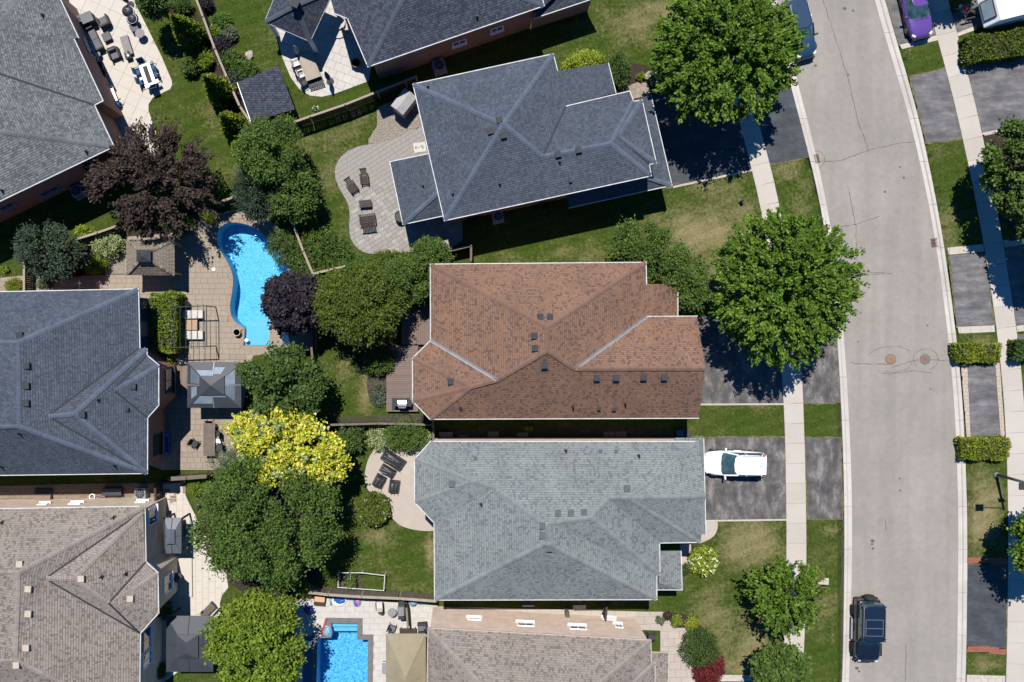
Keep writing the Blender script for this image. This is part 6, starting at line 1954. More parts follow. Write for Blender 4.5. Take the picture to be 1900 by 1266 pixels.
def slope_panel(root, side, a, b, f0, f1, m):
    # a,b: along fraction -1..1 of the half side; f: height fraction of the lower tier
    z = lambda f: z0 + (zt - z0) * f + .03
    def pt(s, f):
        ex, ey = X / 2 * (1 - f) + X * .21 * f, Y / 2 * (1 - f) + Y * .18 * f
        return {'N': (s * ex, ey), 'S': (s * ex, -ey), 'E': (ex, s * ey), 'W': (-ex, s * ey)}[side]
    vs = []
    for (s, f) in ((a, f0), (b, f0), (b, f1), (a, f1)):
        p = pt(s, f); vs.append((p[0], p[1], z(f)))
    lo = [(x, y, zz - .02) for x, y, zz in vs]
    MB().add(vs + lo, [(0, 1, 2, 3), (4, 5, 1, 0), (5, 6, 2, 1), (6, 7, 3, 2), (7, 4, 0, 3)]).build('roof_panel', m, root)
slope_panel(g, 'N', -.92, -.06, .55, .97, shiny); slope_panel(g, 'N', .06, .55, .35, .8, shiny)
slope_panel(g, 'S', -.92, -.04, .3, .95, shiny); slope_panel(g, 'S', .04, .9, .75, .97, shiny)
slope_panel(g, 'E', .05, .9, .35, .95, shiny); slope_panel(g, 'E', -.9, -.05, .35, .95, gl_m)
slope_panel(g, 'W', .1, .92, .25, .95, gl_m); slope_panel(g, 'W', -.75, -.1, .3, .7, shiny)
MB().box((X * .6, Y * .42, 1.2), (.1, .1, 2.4)).build('post', M['dark_metal'], g)
hard2, X2, Y2 = hardtop('largest dark grey hardtop gazebo beside the taupe roofed house at the bottom left', 352, 1195, 87, 104, 2.5, 3.2, 2, mat('hardtop_grey', A(76, 80, 88), A(68, 72, 80), 1.0, .55, spec=.3), ridge=(.02, .8))
rib_m = mat('ribbed_grey_steel', A(118, 126, 136), A(104, 112, 122), 1.0, .5, spec=.3)
sg, X3, Y3 = hardtop('small ribbed grey grill gazebo on the slab patio at left', 320, 994, 33, 66, 2.2, 2.7, 2, rib_m, ridge=(.02, .9))
for i in range(9):
    MB().bar((X3 / 2 * .96, -Y3 / 2 + Y3 * (i + .5) / 9, 2.24), (X3 * .24, -Y3 / 2 * .55 + Y3 * .55 * (i + .5) / 9, 2.5), .02, .03).build('roof_rib', rib_m, sg)
MB().box((0, .1, .55), (.55, 1.3, .95)).build('counter', M['dark_metal'], sg)
beige = mat('beige_gazebo_roof', A(176, 164, 136), A(160, 148, 122), 1.0, .8)
bg_, X4, Y4 = hardtop('beige steel gazebo between the rectangular pool and the bottom taupe house', 753, 1262, 74, 172, 2.6, 3.4, 1, beige, ridge=(.05, 1.0), name='gazebo')
for i in range(10):
    y = -Y4 / 2 + Y4 * (i + .5) / 10
    for s in (-1, 1):
        MB().bar((s * X4 / 2 * .98, y, 2.63), (s * .08, max(-.5, min(.5, y * .3)), 3.41), .025, .02).build('roof_rib', beige, bg_)
# pavilion joined to the navy house
def pavilion():
    V = dict(a=(490.5, 41, 3.0), b=(575.5, 77.5, 3.0), c=(621, -20, 3.0), d=(532, -58, 3.0), p=(549, 10, 4.6))
    P = {k: W(*v) for k, v in V.items()}
    c = P['p']
    root = thing('pavilion', 'square pavilion with a dark shingle hip roof at the top edge', 'pavilion', (c.x, c.y, 0))
    shm, basem, capm = ROOFM['navy']
    F = [['a', 'b', 'p'], ['b', 'c', 'p'], ['c', 'd', 'p'], ['d', 'a', 'p']]
    vs = [P[k] for k in 'abcdp']
    lo = [v - Vector((0, 0, .18)) for v in vs]
    fs = [(0, 1, 4), (1, 2, 4), (2, 3, 4), (3, 0, 4), (5, 6, 1, 0), (6, 7, 2, 1), (7, 8, 3, 2), (8, 5, 0, 3), (8, 7, 6, 5)]
    rb = MB().add(vs + lo, fs).build('roof', basem, root, world=True)
    gen_shingles([[P[k] for k in f] for f in F], seed=5).build('shingles', shm, rb, world=True)['kind'] = 'stuff'
    caps_on([(P[k], P['p']) for k in 'abcd'], seed=4).build('ridge_caps', capm, rb, world=True)['kind'] = 'stuff'
    for a, b in (('a', 'b'), ('b', 'c'), ('c', 'd'), ('d', 'a')):
        d = (P[b] - P[a]).normalized(); s = Vector((d.y, -d.x, 0))
        MB().bar(P[a] + s * -.05 + Vector((0, 0, -.05)), P[b] - s * .05 + Vector((0, 0, -.05)), .12, .14).build('gutter', M['white'], root, world=True)
    for k in 'abcd':
        q = P[k] + (Vector((c.x, c.y, 3)) - P[k]) * .12
        MB().box((q.x, q.y, 1.45), (.25, .25, 2.9)).build('post', M['white'], root, world=True)
    MB().box((c.x, c.y, 4.75), (.5, .5, .55), -.4).build('vent_stack', M['dark_metal'], root, world=True)
    MB().box((c.x, c.y, 5.05), (.62, .62, .06), -.4).build('vent_cap', M['dark_metal'], root, world=True)
pavilion()
def shed():
    V = [(440.5, 153, 2.2), (517, 122, 2.2), (547, 203, 2.2), (466, 226, 2.2)]
    P = [W(*v) for v in V]
    c = (P[0] + P[2]) / 2
    m1, m2 = (P[0] + P[3]) / 2, (P[1] + P[2]) / 2
    root = thing('garden_shed', 'dark shingled garden shed beside the long timber fence', 'shed', (c.x, c.y, 0))
    shm, basem, capm = ROOFM['navy']
    up = Vector((0, 0, .12))
    vs = [P[0], P[1], P[2], P[3], P[0] + up * 0, P[1] + up * 0]
    lo = [v - Vector((0, 0, .12)) for v in P]
    rb = MB().add(list(P) + lo, [(3, 2, 1, 0), (4, 5, 1, 0)[::-1], (5, 6, 2, 1)[::-1], (6, 7, 3, 2)[::-1], (7, 4, 0, 3)[::-1], (4, 5, 6, 7)]).build('roof', basem, root, world=True)
    gen_shingles([P], seed=9).build('shingles', shm, rb, world=True)['kind'] = 'stuff'
    poly = offset_poly([(p.x, p.y) for p in P], -.2)
    MB().prism(poly, -.02, 2.1).build('wall', M['wood_dark'], root, world=True)
    MB().bar(P[0] + Vector((0, 0, -.05)), P[3] + Vector((0, 0, -.05)), .1, .1).build('gutter', M['white'], root, world=True)
    q = W(519, 189, 2.25)
    MB().box((q.x, q.y, 2.26), (.22, .1, .06), .4).build('roof_vent', M['black_plastic'], root, world=True)
shed()
def metal_shed():
    c = W(749, 188, 1.7)
    root = thing('storage_shed', 'small pale ribbed metal shed with a pitched roof beside the slate blue house', 'shed', (c.x, c.y, 0), math.radians(-38))
    MB().box((0, 0, .8), (1.05, 1.6, 1.6)).build('wall', mat('pale_shed_metal', A(205, 202, 198), A(190, 187, 184), 2, .5, spec=.3), root)
    rm = mat('ribbed_shed_roof', A(206, 203, 200), A(186, 184, 184), 2, .5, spec=.3)
    b = MB().add([(-.58, -.85, 1.6), (0, -.85, 1.85), (.58, -.85, 1.6), (-.58, .85, 1.6), (0, .85, 1.85), (.58, .85, 1.6), (-.58, -.85, 1.55), (.58, -.85, 1.55), (-.58, .85, 1.55), (.58, .85, 1.55)],
                 [(0, 1, 4, 3), (1, 2, 5, 4), (0, 6, 7, 2, 1), (3, 4, 5, 9, 8), (6, 0, 3, 8), (2, 7, 9, 5), (6, 8, 9, 7)])
    b.build('roof', rm, root)
    for i in range(10):
        y = -.77 + i * .171
        for s in (-1, 1):
            MB().bar((s * .57, y, 1.615), (s * .01, y, 1.86), .03, .02).build('roof_rib', rm, root)
metal_shed()
def pergola():
    root = thing('pergola', 'thin black metal pergola frame over the white lounge benches', 'pergola', (W(370, 616, 0).x, W(370, 616, 0).y, 0))
    h = 2.4
    corners = [(383, 568), (383.5, 643), (318, 570), (318, 645)]
    X = {}
    for i, c in enumerate(corners):
        p = W(c[0], c[1], h)
        MB().box((p.x, p.y, h / 2), (.07, .07, h)).build('post', M['dark_metal'], root, world=True)
        X[i] = p
    for a, b in ((0, 1), (2, 3), (0, 2), (1, 3)):
        MB().bar(X[a], X[b], .06, .06).build('beam', M['dark_metal'], root, world=True)
    for i in range(6):
        t = (i + .5) / 6
        MB().bar(X[0].lerp(X[2], t) + Vector((0, .15, .04)), X[1].lerp(X[3], t) + Vector((0, -.15, .04)), .034, .03).build('rafter', M['dark_metal'], root, world=True)
pergola()

# ---------------------------------------------------------------- garden furniture
F_ = {}
F_['wicker'] = mat('dark_wicker', (.022, .022, .026, 1), (.035, .034, .038, 1), 20, .7, bmp=.3)
F_['cushion'] = mat('grey_cushion', A(128, 128, 134), A(114, 114, 120), 3, .9, fine=.06)
F_['cushl'] = mat('pale_grey_cushion', A(170, 164, 164), A(156, 150, 150), 3, .9, fine=.05)
F_['white_c'] = mat('white_cushion', A(238, 232, 224), A(224, 218, 210), 3, .9)
F_['blue'] = mat('navy_sling', A(62, 108, 152), A(52, 94, 136), 3, .8)
F_['tarp'] = mat('black_cover', (.016, .018, .022, 1), (.03, .032, .038, 1), 2.5, .42, spec=.5)
F_['wood'] = M['wood_dark']
F_['teak'] = mat('warm_wood', A(214, 180, 148), A(196, 162, 132), 3, .7, obj=A(205, 170, 140))
def loc(px, py, h=0):
    p = W(px, py, h)
    return (p.x, p.y, 0)
def img_rot(deg):      # angle seen in the picture, clockwise positive -> world
    return -math.radians(deg)
def armchair(label, px, py, rot, w_=.85, d_=.85, seats=1, group=None, arm=.12, cm='cushion', z=.05, name='armchair', cat='armchair'):
    r = thing(name, label, cat, loc(px, py, .5), img_rot(rot), group)
    fm = F_['wicker']
    MB().box((0, 0, .2), (w_, d_, .22)).build('base', fm, r, bevel=.015)
    for s in (-1, 1):
        MB().box((s * (w_ / 2 - arm / 2), -.02, .34 + .09), (arm, d_ - .04, .5)).build('armrest', fm, r, bevel=.015)
    MB().box((0, d_ / 2 - .07, .47), (w_ - 2 * arm - .01, .14, .6)).build('back', fm, r, bevel=.015)
    sw = (w_ - 2 * arm - .02)
    for i in range(seats):
        x = -sw / 2 + sw / seats * (i + .5)
        MB().box((x, -.07, .38), (sw / seats - .015, d_ - .18, .13)).build('seat_cushion', F_[cm], r, bevel=.03)
        MB().box((x, d_ / 2 - .2, .58), (sw / seats - .03, .14, .38), 0, -.15).build('back_cushion', F_[cm], r, bevel=.03)
    for sx in (-1, 1):
        for sy in (-1, 1):
            MB().box((sx * (w_ / 2 - .06), sy * (d_ / 2 - .06), .05), (.05, .05, .1)).build('leg', M['black_plastic'], r)
    return r
UL = 'grey cushioned lounge pieces on the cream patio'
armchair('grey cushioned dark wicker armchair nearest the covered cabinet on the cream patio', 192, 40, 155, group=UL)
armchair('dark wicker armchair facing up the cream patio below the ottoman', 211, 99, 338, group=UL)
armchair('long dark wicker sofa with grey cushions along the house wall', 172, 74, 243, w_=1.9, d_=.9, seats=2, group=UL, name='sofa', cat='sofa')
def ottoman(label, px, py, rot, s, h, m='cushion', group=None, name='ottoman'):
    r = thing(name, label, name.replace('_', ' '), loc(px, py, h), img_rot(rot), group)
    MB().box((0, 0, h * .4), (s[0] * .94, s[1] * .94, h * .8)).build('base', F_['wicker'], r, bevel=.01)
    MB().box((0, 0, h * .9), (s[0], s[1], h * .22)).build('top_cushion', F_[m], r, bevel=.03)
    return r
ottoman('square grey ottoman between sofa and dark armchairs', 197, 68, -25, (.65, .65), .42, group=UL)
ottoman('small square grey side table in the row along the lawn edge', 248, 51, -25, (.6, .6), .5, group=UL, name='side_table')
def chaise(label, px, py, rot, L=1.5, w_=.62):
    r = thing('daybed', label, 'daybed', loc(px, py, .4), img_rot(rot))
    MB().box((0, 0, .18), (w_ * .95, L * .97, .2)).build('base', F_['wicker'], r)
    MB().box((0, 0, .34), (w_, L, .12)).build('mattress', F_['cushl'], r, bevel=.03)
    for s in (-1, 1):
        for t in (-1, 1): MB().box((s * w_ * .4, t * L * .42, .04), (.06, .06, .08)).build('leg', M['black_plastic'], r)
    return r
chaise('pale grey upholstered bench in the centre of the cream patio', 234, 84, -17)
def small_box_stack():
    r = thing('drinks_trolley', 'small dark trolley with pale cups at the end of the upholstered bench', 'trolley', loc(241, 106), img_rot(-20))
    MB().box((0, 0, .25), (.45, .55, .5)).build('frame', M['dark_metal'], r, bevel=.01)
    MB().lathe((-.08, .12, .5), [(.16, 0), (.16, .03), (.05, .04)], 12).build('tray', F_['cushl'], r)
    MB().lathe((.06, -.1, .5), [(.07, 0), (.08, .1), (.06, .1)], 10).build('cup', M['white'], r)
    MB().lathe((-.1, .1, .54), [(.05, 0), (.05, .12), (.04, .12)], 10).build('bottle', M['black_plastic'], r)
small_box_stack()
def round_table(label, px, py, rad, h, m, group=None, top='cushl'):
    r = thing('round_table', label, 'table', loc(px, py, h), 0, group)
    MB().lathe((0, 0, 0), [(rad * .6, 0), (rad * .55, .04), (.06, .06), (.05, h - .05)], 16).build('pedestal', M['dark_metal'], r)
    MB().lathe((0, 0, h - .05), [(rad * .97, 0), (rad, .015), (rad, .045), (rad * .98, .055)], 24).build('table_top', F_.get(top) or M[top], r)
    return r
round_table('round grey table casting a round shadow near the lawn edge', 259, 62, .36, .7, None)
round_table('small round grey side table at the end of the long sofa', 181, 101, .22, .5, None)
def kettle_grill(label, px, py, rad, rot=0):
    r = thing('kettle_grill', label, 'barbecue', loc(px, py, .9), img_rot(rot))
    MB().ell((0, 0, .78), (rad, rad, rad * .75), 16, 9).build('bowl', F_['tarp'], r, smooth=True)
    MB().lathe((0, 0, .78), [(rad * 1.04, 0), (rad * 1.04, .03)], 20).build('rim', M['grey_metal'], r)
    for k in range(3):
        a = k * 2.1
        MB().bar((rad * .5 * math.cos(a), rad * .5 * math.sin(a), .6), (rad * .9 * math.cos(a), rad * .9 * math.sin(a), 0), .03).build('leg', M['grey_metal'], r)
    MB().bar((-.12, 0, .78 + rad * .75 + .05), (.12, 0, .78 + rad * .75 + .05), .03).build('handle', M['wood_dark'], r)
    return r
kettle_grill('covered round black grill at the top of the cream patio', 236, 20, .45)
kettle_grill('second covered round grill with a grey lid next to the square side table', 244, 34, .36)
def closed_umbrella(label, px, py, h, m, lean=0, cat='umbrella', base_m='dark_metal'):
    r = thing('closed_umbrella', label, cat, loc(px, py), lean)
    MB().lathe((0, 0, 0), [(.3, 0), (.3, .06), (.05, .1)], 14).build('base', M[base_m], r)
    MB().tube([(0, 0, .05), (0, 0, h)], .025, 8).build('pole', M['grey_metal'], r)
    MB().lathe((0, 0, 0), [(.06, h * .3), (.16, h * .34), (.2, h * .5), (.12, h * .8), (.04, h * .98), (.02, h)], 9).build('folded_canopy', m, r)
    return r
closed_umbrella('folded charcoal umbrella leaning at the top of the cream patio', 243, 10, 2.4, F_['tarp'])
def cabinet():
    r = thing('covered_cabinet', 'large charcoal covered grill island in the corner of the cream patio', 'cabinet', loc(154, 36, .9), img_rot(-22))
    MB().box((0, 0, .45), (1.45, .75, .9)).build('body', F_['wicker'], r, bevel=.02)
    MB().box((0, 0, .93), (1.52, .8, .07)).build('cover', F_['tarp'], r, bevel=.02)
    MB().box((-.3, .1, .98), (.3, .25, .05), .3).build('folded_cloth', F_['wicker'], r, bevel=.015)
cabinet()
def sling_chair(px, py, rot, label, m='blue', fm='dark_metal', h=.45, w_=.52, group=None, proto={}):
    key = (m, fm, w_)
    if key not in proto:
        r = thing('garden_chair', label, 'chair', loc(px, py, .5), img_rot(rot), group)
        MB().box((0, -.02, h), (w_, .5, .05)).build('seat', F_.get(m) or M[m], r, bevel=.012)
        MB().box((0, .27, h + .28), (w_, .05, .55), 0, -.2).build('backrest', F_.get(m) or M[m], r, bevel=.012)
        for s in (-1, 1):
            MB().bar((s * w_ * .48, -.26, 0), (s * w_ * .48, -.24, h + .2), .03).build('leg', M[fm], r)
            MB().bar((s * w_ * .48, .34, 0), (s * w_ * .48, .22, h), .03).build('leg', M[fm], r)
            MB().bar((s * w_ * .5, -.26, h + .2), (s * w_ * .5, .27, h + .22), .045, .03).build('armrest', M[fm], r)
        proto[key] = r
        return r
    r = dup(proto[key], loc(px, py, .5), img_rot(rot), label)
    if group: r['group'] = group
    elif 'group' in r: del r['group']
    return r
GD = 'blue chairs round the white patio table'
def patio_table():
    r = thing('patio_table', 'white patio table with a dark fire trough in the middle of the blue chairs', 'table', loc(273.5, 138.5, .75), img_rot(-19))
    for s in (-1, 1):
        MB().box((s * .3, 0, .73), (.26, 1.7, .05)).build('table_top', M['white'], r, bevel=.01)
        MB().box((0, s * .76, .73), (.335, .18, .05)).build('table_end', M['white'], r, bevel=.01)
        for t in (-1, 1): MB().box((s * .38, t * .78, .35), (.06, .06, .7)).build('leg', M['dark_metal'], r)
    MB().box((0, 0, .7), (.33, 1.3, .06)).build('fire_trough', M['dark_metal'], r)
    MB().box((0, -.25, .74), (.22, .6, .02)).build('burner', M['wood_dark'], r)
    for (x, y, w2) in ((.52, -.72, .3), (-.3, -.84, .32), (-.56, -.15, .2)):
        n = MB().box((x, y, .77), (w2, w2 * .9, .02), .2).build('placemat', M['white'], r)
patio_table()
for (x, y, a, lab) in ((264, 119, -20, 'blue garden chair at the upper end of the white patio table'), (281, 124, 68, 'blue garden chair at the right side of the table, upper one'), (286, 138, 70, 'blue garden chair at the right side of the table, middle one'), (257, 132, 250, 'blue garden chair at the left side of the table, upper one'), (263, 150, 250, 'blue garden chair at the left side of the table, lower one'), (284, 160, 160, 'blue garden chair at the lower end of the white patio table')):
    sling_chair(x, y, a, lab, group=GD)
def bench_white():
    r = thing('white_bench', 'white slatted bench against the wall below the two dark pots', 'bench', loc(208, 174, .45), img_rot(-21))
    for i in range(4): MB().box((-.16 + i * .11, 0, .44), (.1, 1.25, .03)).build('slat', M['white'], r)
    for s in (-1, 1):
        for t in (-1, 1): MB().box((s * .18, t * .52, .21), (.06, .06, .42)).build('leg', M['white'], r)
bench_white()
def hose_reel():
    r = thing('hose_reel', 'blue hose reel standing below the white slatted bench', 'hose reel', loc(219, 195, .3), img_rot(-20))
    MB().box((0, 0, .2), (.5, .35, .1)).build('frame', M['dark_metal'], r)
    c = MB()
    for k in range(5): c.tube([(-.15 + k * .075, .2 * math.cos(a), .38 + .2 * math.sin(a)) for a in np.linspace(0, 6.283, 15)], .035, 6, False)
    c.build('hose', mat('blue_hose', A(60, 130, 200), A(50, 110, 180), 3, .5), r)
    for s in (-1, 1): MB().lathe((s * .22, 0, .0), [(.02, .1), (.02, .5)], 6).build('side_post', M['dark_metal'], r)
    MB().bar((.1, .1, .62), (.45, .3, .62), .06).build('crank_handle', M['dark_metal'], r)
hose_reel()
def planter(label, px, py, rad, h, pm, lm=None, ph=.4, leaf=.12, group=None, name='planter'):
    r = thing(name, label, 'planter', loc(px, py, h * .6), 0, group)
    MB().lathe((0, 0, 0), [(rad * .72, 0), (rad * .95, h * .6), (rad, h), (rad * .86, h), (rad * .8, h - .08)], 18).build('pot', pm, r)
    MB().lathe((0, 0, h - .1), [(rad * .82, 0), (rad * .8, .02)], 14).build('soil', M['soil'], r)
    if lm:
        rng = np.random.default_rng(int(px))
        V = crown(rng, (rad * 1.05, rad * 1.05, ph * .6), 60, 12, leaf, tuft=.05, low=-.2, shell=.4)
        V[:, 2] += h + ph * .25
        quad_obj('foliage', V, LM[lm], r)
    return r
pot_w = mat('pale_stone_pot', A(222, 214, 202), A(204, 196, 184), 4, .8)
pot_d = mat('charcoal_pot', (.025, .026, .03, 1), (.04, .04, .045, 1), 4, .6)
planter('pale round urn left of the pool steps', 440, 617, .29, .5, pot_w)
planter('pale round urn right of the pool steps', 522, 618, .29, .5, pot_w)
planter('small terracotta toned pot with a round yellow green plant on the pool deck', 341, 551, .2, .35, mat('terracotta', A(170, 130, 100), A(150, 112, 86), 4, .8), 'hedge', .3, .08)
planter('round blue green ball plant in a pot under the pergola corner', 346, 565, .3, .35, pot_d, 'dusk', .55, .09)
planter('upper dark pot with black foliage beside the cream patio wall', 185, 125, .32, .45, pot_d, 'plum', .5, .12)
planter('lower dark pot with black foliage beside the cream patio wall', 190, 140, .34, .45, pot_d, 'plum', .5, .12)
planter('round stone pot in the shade of the navy roof on the flagstone patio', 661, 118, .36, .6, mat('grey_stone_pot', A(150, 140, 132), A(130, 122, 114), 5, .8), None)
planter('dark round pot at the left edge of the small ribbed gazebo', 297, 945, .28, .5, pot_d, 'deep', .25, .1)
planter('small round stone ornament on the lawn edge of the slab patio', 367, 939, .15, .35, pot_w, 'grey', .15, .06)
def skimmer():
    r = thing('access_hatch', 'small white square hatch on the deck at the left rim of the kidney pool', 'hatch', loc(397, 500), 0)
    MB().box((0, 0, .09), (.26, .22, .06)).build('lid', M['white'], r, bevel=.01)
    MB().bar((-.05, 0, .125), (.05, 0, .125), .02).build('grip', M['grey_metal'], r)
    q = thing('pool_float', 'small white round float at the corner of the pool steps', 'float', loc(458, 632), 0)
    MB().ell((0, 0, .1), (.17, .15, .1), 14, 7).build('shell', M['white'], q, smooth=True)
    MB().lathe((0, 0, .19), [(.05, 0), (.05, .03), (.03, .035)], 10).build('cap', M['grey_metal'], q)
skimmer()
def pool_slide():
    r = thing('pool_slide', 'curved white pool slide under the edge of the purple black tree', 'slide', loc(537, 640), .2)
    b = MB()
    pts = [(.1, .9, 1.3), (.05, .3, 1.15), (0, -.3, .75), (-.25, -.9, .35)]
    for i, (p, q) in enumerate(zip(pts, pts[1:])):
        b.add([(p[0] - .25, p[1], p[2] + .12), (p[0], p[1], p[2]), (p[0] + .25, p[1], p[2] + .12), (q[0] - .25, q[1], q[2] + .12), (q[0], q[1], q[2]), (q[0] + .25, q[1], q[2] + .12)], [(0, 1, 4, 3), (1, 2, 5, 4)])
    b.build('chute', M['white'], r)
    for s in (-1, 1):
        MB().bar((s * .22 + .1, .85, 0), (s * .22 + .1, .85, 1.6), .04).build('rail', M['steel'], r)
    for k in range(4): MB().bar((-.12, .95, .25 + k * .3), (.32, .95, .25 + k * .3), .05).build('rung', M['white'], r)
pool_slide()
# white lounge benches and warm table under the pergola
def lounge_bench(label, px, py, L):
    r = thing('lounge_bench', label, 'bench', loc(px, py, .4), 0, 'white cushioned benches under the pergola')
    MB().box((0, 0, .16), (L, .62, .24)).build('base', F_['wicker'], r, bevel=.01)
    n = 2
    for i in range(n):
        w1 = L / n
        MB().box((-L / 2 + w1 * (i + .5), 0, .36), (w1 - .02, .66, .16)).build('seat_cushion', F_['white_c'], r, bevel=.035)
    for s in (-1, 1): MB().box((s * L * .45, .25, .03), (.06, .06, .06)).build('leg', M['black_plastic'], r)
lounge_bench('upper white cushioned bench under the black pergola', 353, 584, 1.95)
lounge_bench('lower white cushioned bench under the black pergola', 353, 622, 1.95)
def warm_table():
    r = thing('coffee_table', 'warm toned plank table between the two white benches', 'table', loc(355, 603, .4), 0)
    for i in range(5): MB().box((-.38 + i * .19, 0, .39), (.18, .78, .04)).build('plank', F_['teak'], r)
    for s in (-1, 1):
        for t in (-1, 1): MB().box((s * .4, t * .32, .18), (.06, .06, .37)).build('leg', M['wood_dark'], r)
warm_table()
sheet('stepping_slab', PX([(329, 669), (346, 669), (346, 676), (329, 676)]), 0.13, st_cream, kind='structure', thick=.1, label='pale stone step at the upper end of the tan board walk')
# weathered dining table with chairs
def grey_table():
    r = thing('dining_table', 'long weathered grey plank table below the steel gazebo', 'table', loc(388, 816, .75), 0)
    for i in range(5): MB().box((-.36 + i * .18, 0, .73), (.17, 2.5, .045)).build('plank', M['wood_grey'], r)
    for s in (-1, 1):
        for t in (-1, 1): MB().box((s * .36, t * 1.1, .35), (.09, .09, .7)).build('leg', M['wood_grey'], r)
    MB().box((0, 0, .67), (.6, 2.2, .06)).build('apron', M['wood_grey'], r)
grey_table()
GW = 'dark slung chairs round the weathered table'
sling_chair(388, 788, 0, 'dark slung chair at the upper end of the weathered table', m='wicker', fm='wood_dark', group=GW)
sling_chair(360, 823, -60, 'dark slung chair turned askew left of the weathered table', m='wicker', fm='wood_dark', group=GW)
sling_chair(402, 806, 90, 'upper dark chair right of the table with a pale cloth beside it', m='wicker', fm='wood_dark', group=GW)
sling_chair(407, 829, 95, 'lower dark chair right of the weathered table under the grey leaved tree', m='wicker', fm='wood_dark', group=GW)
def cloth(label, px, py, z, s, m, rot=0, name='towel'):
    r = thing(name, label, 'towel', loc(px, py, z), rot)
    b = MB()
    n = 5
    rr = random.Random(int(px))
    for i in range(n + 1):
        for j in range(n + 1):
            b.v.append(((i / n - .5) * s[0], (j / n - .5) * s[1], z + .02 + rr.random() * .05))
    for i in range(n):
        for j in range(n):
            a = i * (n + 1) + j
            b.f.append((a, a + n + 1, a + n + 2, a + 1))
    b.build('fabric', m, r, smooth=True)
cloth('crumpled white cloth lying between the two chairs right of the weathered table', 404, 818, .5, (.35, .5), M['white'], .4)
def tub():
    r = thing('blue_lounger', 'glossy blue lounger in the shade of the slate grey house', 'lounger', loc(306, 824, .4), 0)
    bl = mat('glossy_blue', A(40, 90, 190), A(30, 70, 160), 2, .25, spec=.6)
    MB().box((0, 0, .25), (.62, 1.7, .3)).build('body', bl, r, bevel=.08)
    MB().box((0, .72, .5), (.56, .22, .22)).build('headrest', mat('pale_blue', A(120, 170, 220), A(100, 150, 210), 2, .4), r, bevel=.05)
    MB().box((0, -.7, .45), (.4, .2, .1)).build('footrest', mat('pale_blue', A(120, 170, 220), A(100, 150, 210), 2, .4), r, bevel=.04)
tub()
# dark slatted wooden pieces on the paver patio
def slat_chair(label, px, py, rot, w_=.66, L=1.1, seats=1, group=None, name='slatted_chair', cat='chair'):
    r = thing(name, label, cat, loc(px, py, .4), img_rot(rot), group)
    n = max(4, int(w_ / .13))
    for i in range(6): MB().box((0, -.36 + i * .115, .36 - i * .02), (w_ - .16, .085, .025)).build('seat_slat', F_['wood'], r)
    for i in range(n):
        x = -(w_ - .2) / 2 + (w_ - .2) * (i + .5) / n
        MB().box((x, .5, .62), ((w_ - .2) / n - .025, .03, .78), 0, -.55).build('back_slat', F_['wood'], r)
    MB().box((0, .66, .9), (w_ - .1, .05, .09), 0, -.55).build('top_rail', F_['wood'], r)
    for s in (-1, 1):
        MB().box((s * (w_ / 2 - .05), 0, .55), (.1, .8, .03)).build('armrest', F_['wood'], r)
        MB().box((s * (w_ / 2 - .05), -.36, .27), (.06, .06, .54)).build('leg', F_['wood'], r)
        MB().box((s * (w_ / 2 - .05), .34, .27), (.06, .06, .54)).build('leg', F_['wood'], r)
    if seats == 2: MB().box((0, 0, .34), (.06, .8, .05)).build('middle_rail', F_['wood'], r)
    return r
GS = 'dark slatted wooden seats on the paver patio'
slat_chair('dark slatted lounge chair turned askew at the left of the paver patio', 654, 347, -35, group=GS)
slat_chair('dark slatted lounge chair standing straighter on the paver patio', 676, 332, -6, group=GS)
slat_chair('wide dark slatted settee below the small wooden table', 682, 407, 173, w_=1.25, seats=2, group=GS, name='settee', cat='settee')
def low_table():
    r = thing('low_table', 'small dark plank table above the wide settee on the paver patio', 'table', loc(678, 378, .45), img_rot(-5))
    for i in range(4): MB().box((0, -.21 + i * .14, .43), (.95, .13, .03)).build('plank', F_['wood'], r)
    for s in (-1, 1):
        for t in (-1, 1): MB().box((s * .4, t * .22, .2), (.07, .07, .42)).build('leg', F_['wood'], r)
    MB().box((0, 0, .14), (.8, .44, .03)).build('shelf', F_['wood'], r)
low_table()
def half_tub():
    r = thing('planter_box', 'dark half hidden barrel planter under the corner of the sunroom roof', 'planter', loc(743, 402, .5), 0)
    MB().lathe((0, 0, 0), [(.4, 0), (.46, .35), (.44, .75), (.4, .75), (.38, .65)], 18).build('barrel', M['black_plastic'], r)
    MB().lathe((0, 0, .6), [(.38, 0), (.36, .02)], 14).build('soil', M['soil'], r)
half_tub()
def mat_rug():
    r = thing('door_mat', 'pale doormat with a turquoise design under the slate blue eave', 'mat', loc(779, 274), img_rot(-8))
    MB().box((0, 0, .075), (.95, .75, .02)).build('mat_body', st_cream, r)
    tq = mat('turquoise_print', A(110, 176, 178), A(96, 160, 164), 4, .9)
    MB().box((-.1, .02, .088), (.5, .05, .006), .1).build('stripe', tq, r)
    MB().box((-.3, .06, .088), (.18, .05, .006), .9).build('stripe', tq, r)
    MB().box((-.3, -.04, .088), (.18, .05, .006), -.7).build('stripe', tq, r)
    MB().box((.22, .0, .088), (.12, .3, .006), .2).build('stripe', tq, r)
mat_rug()
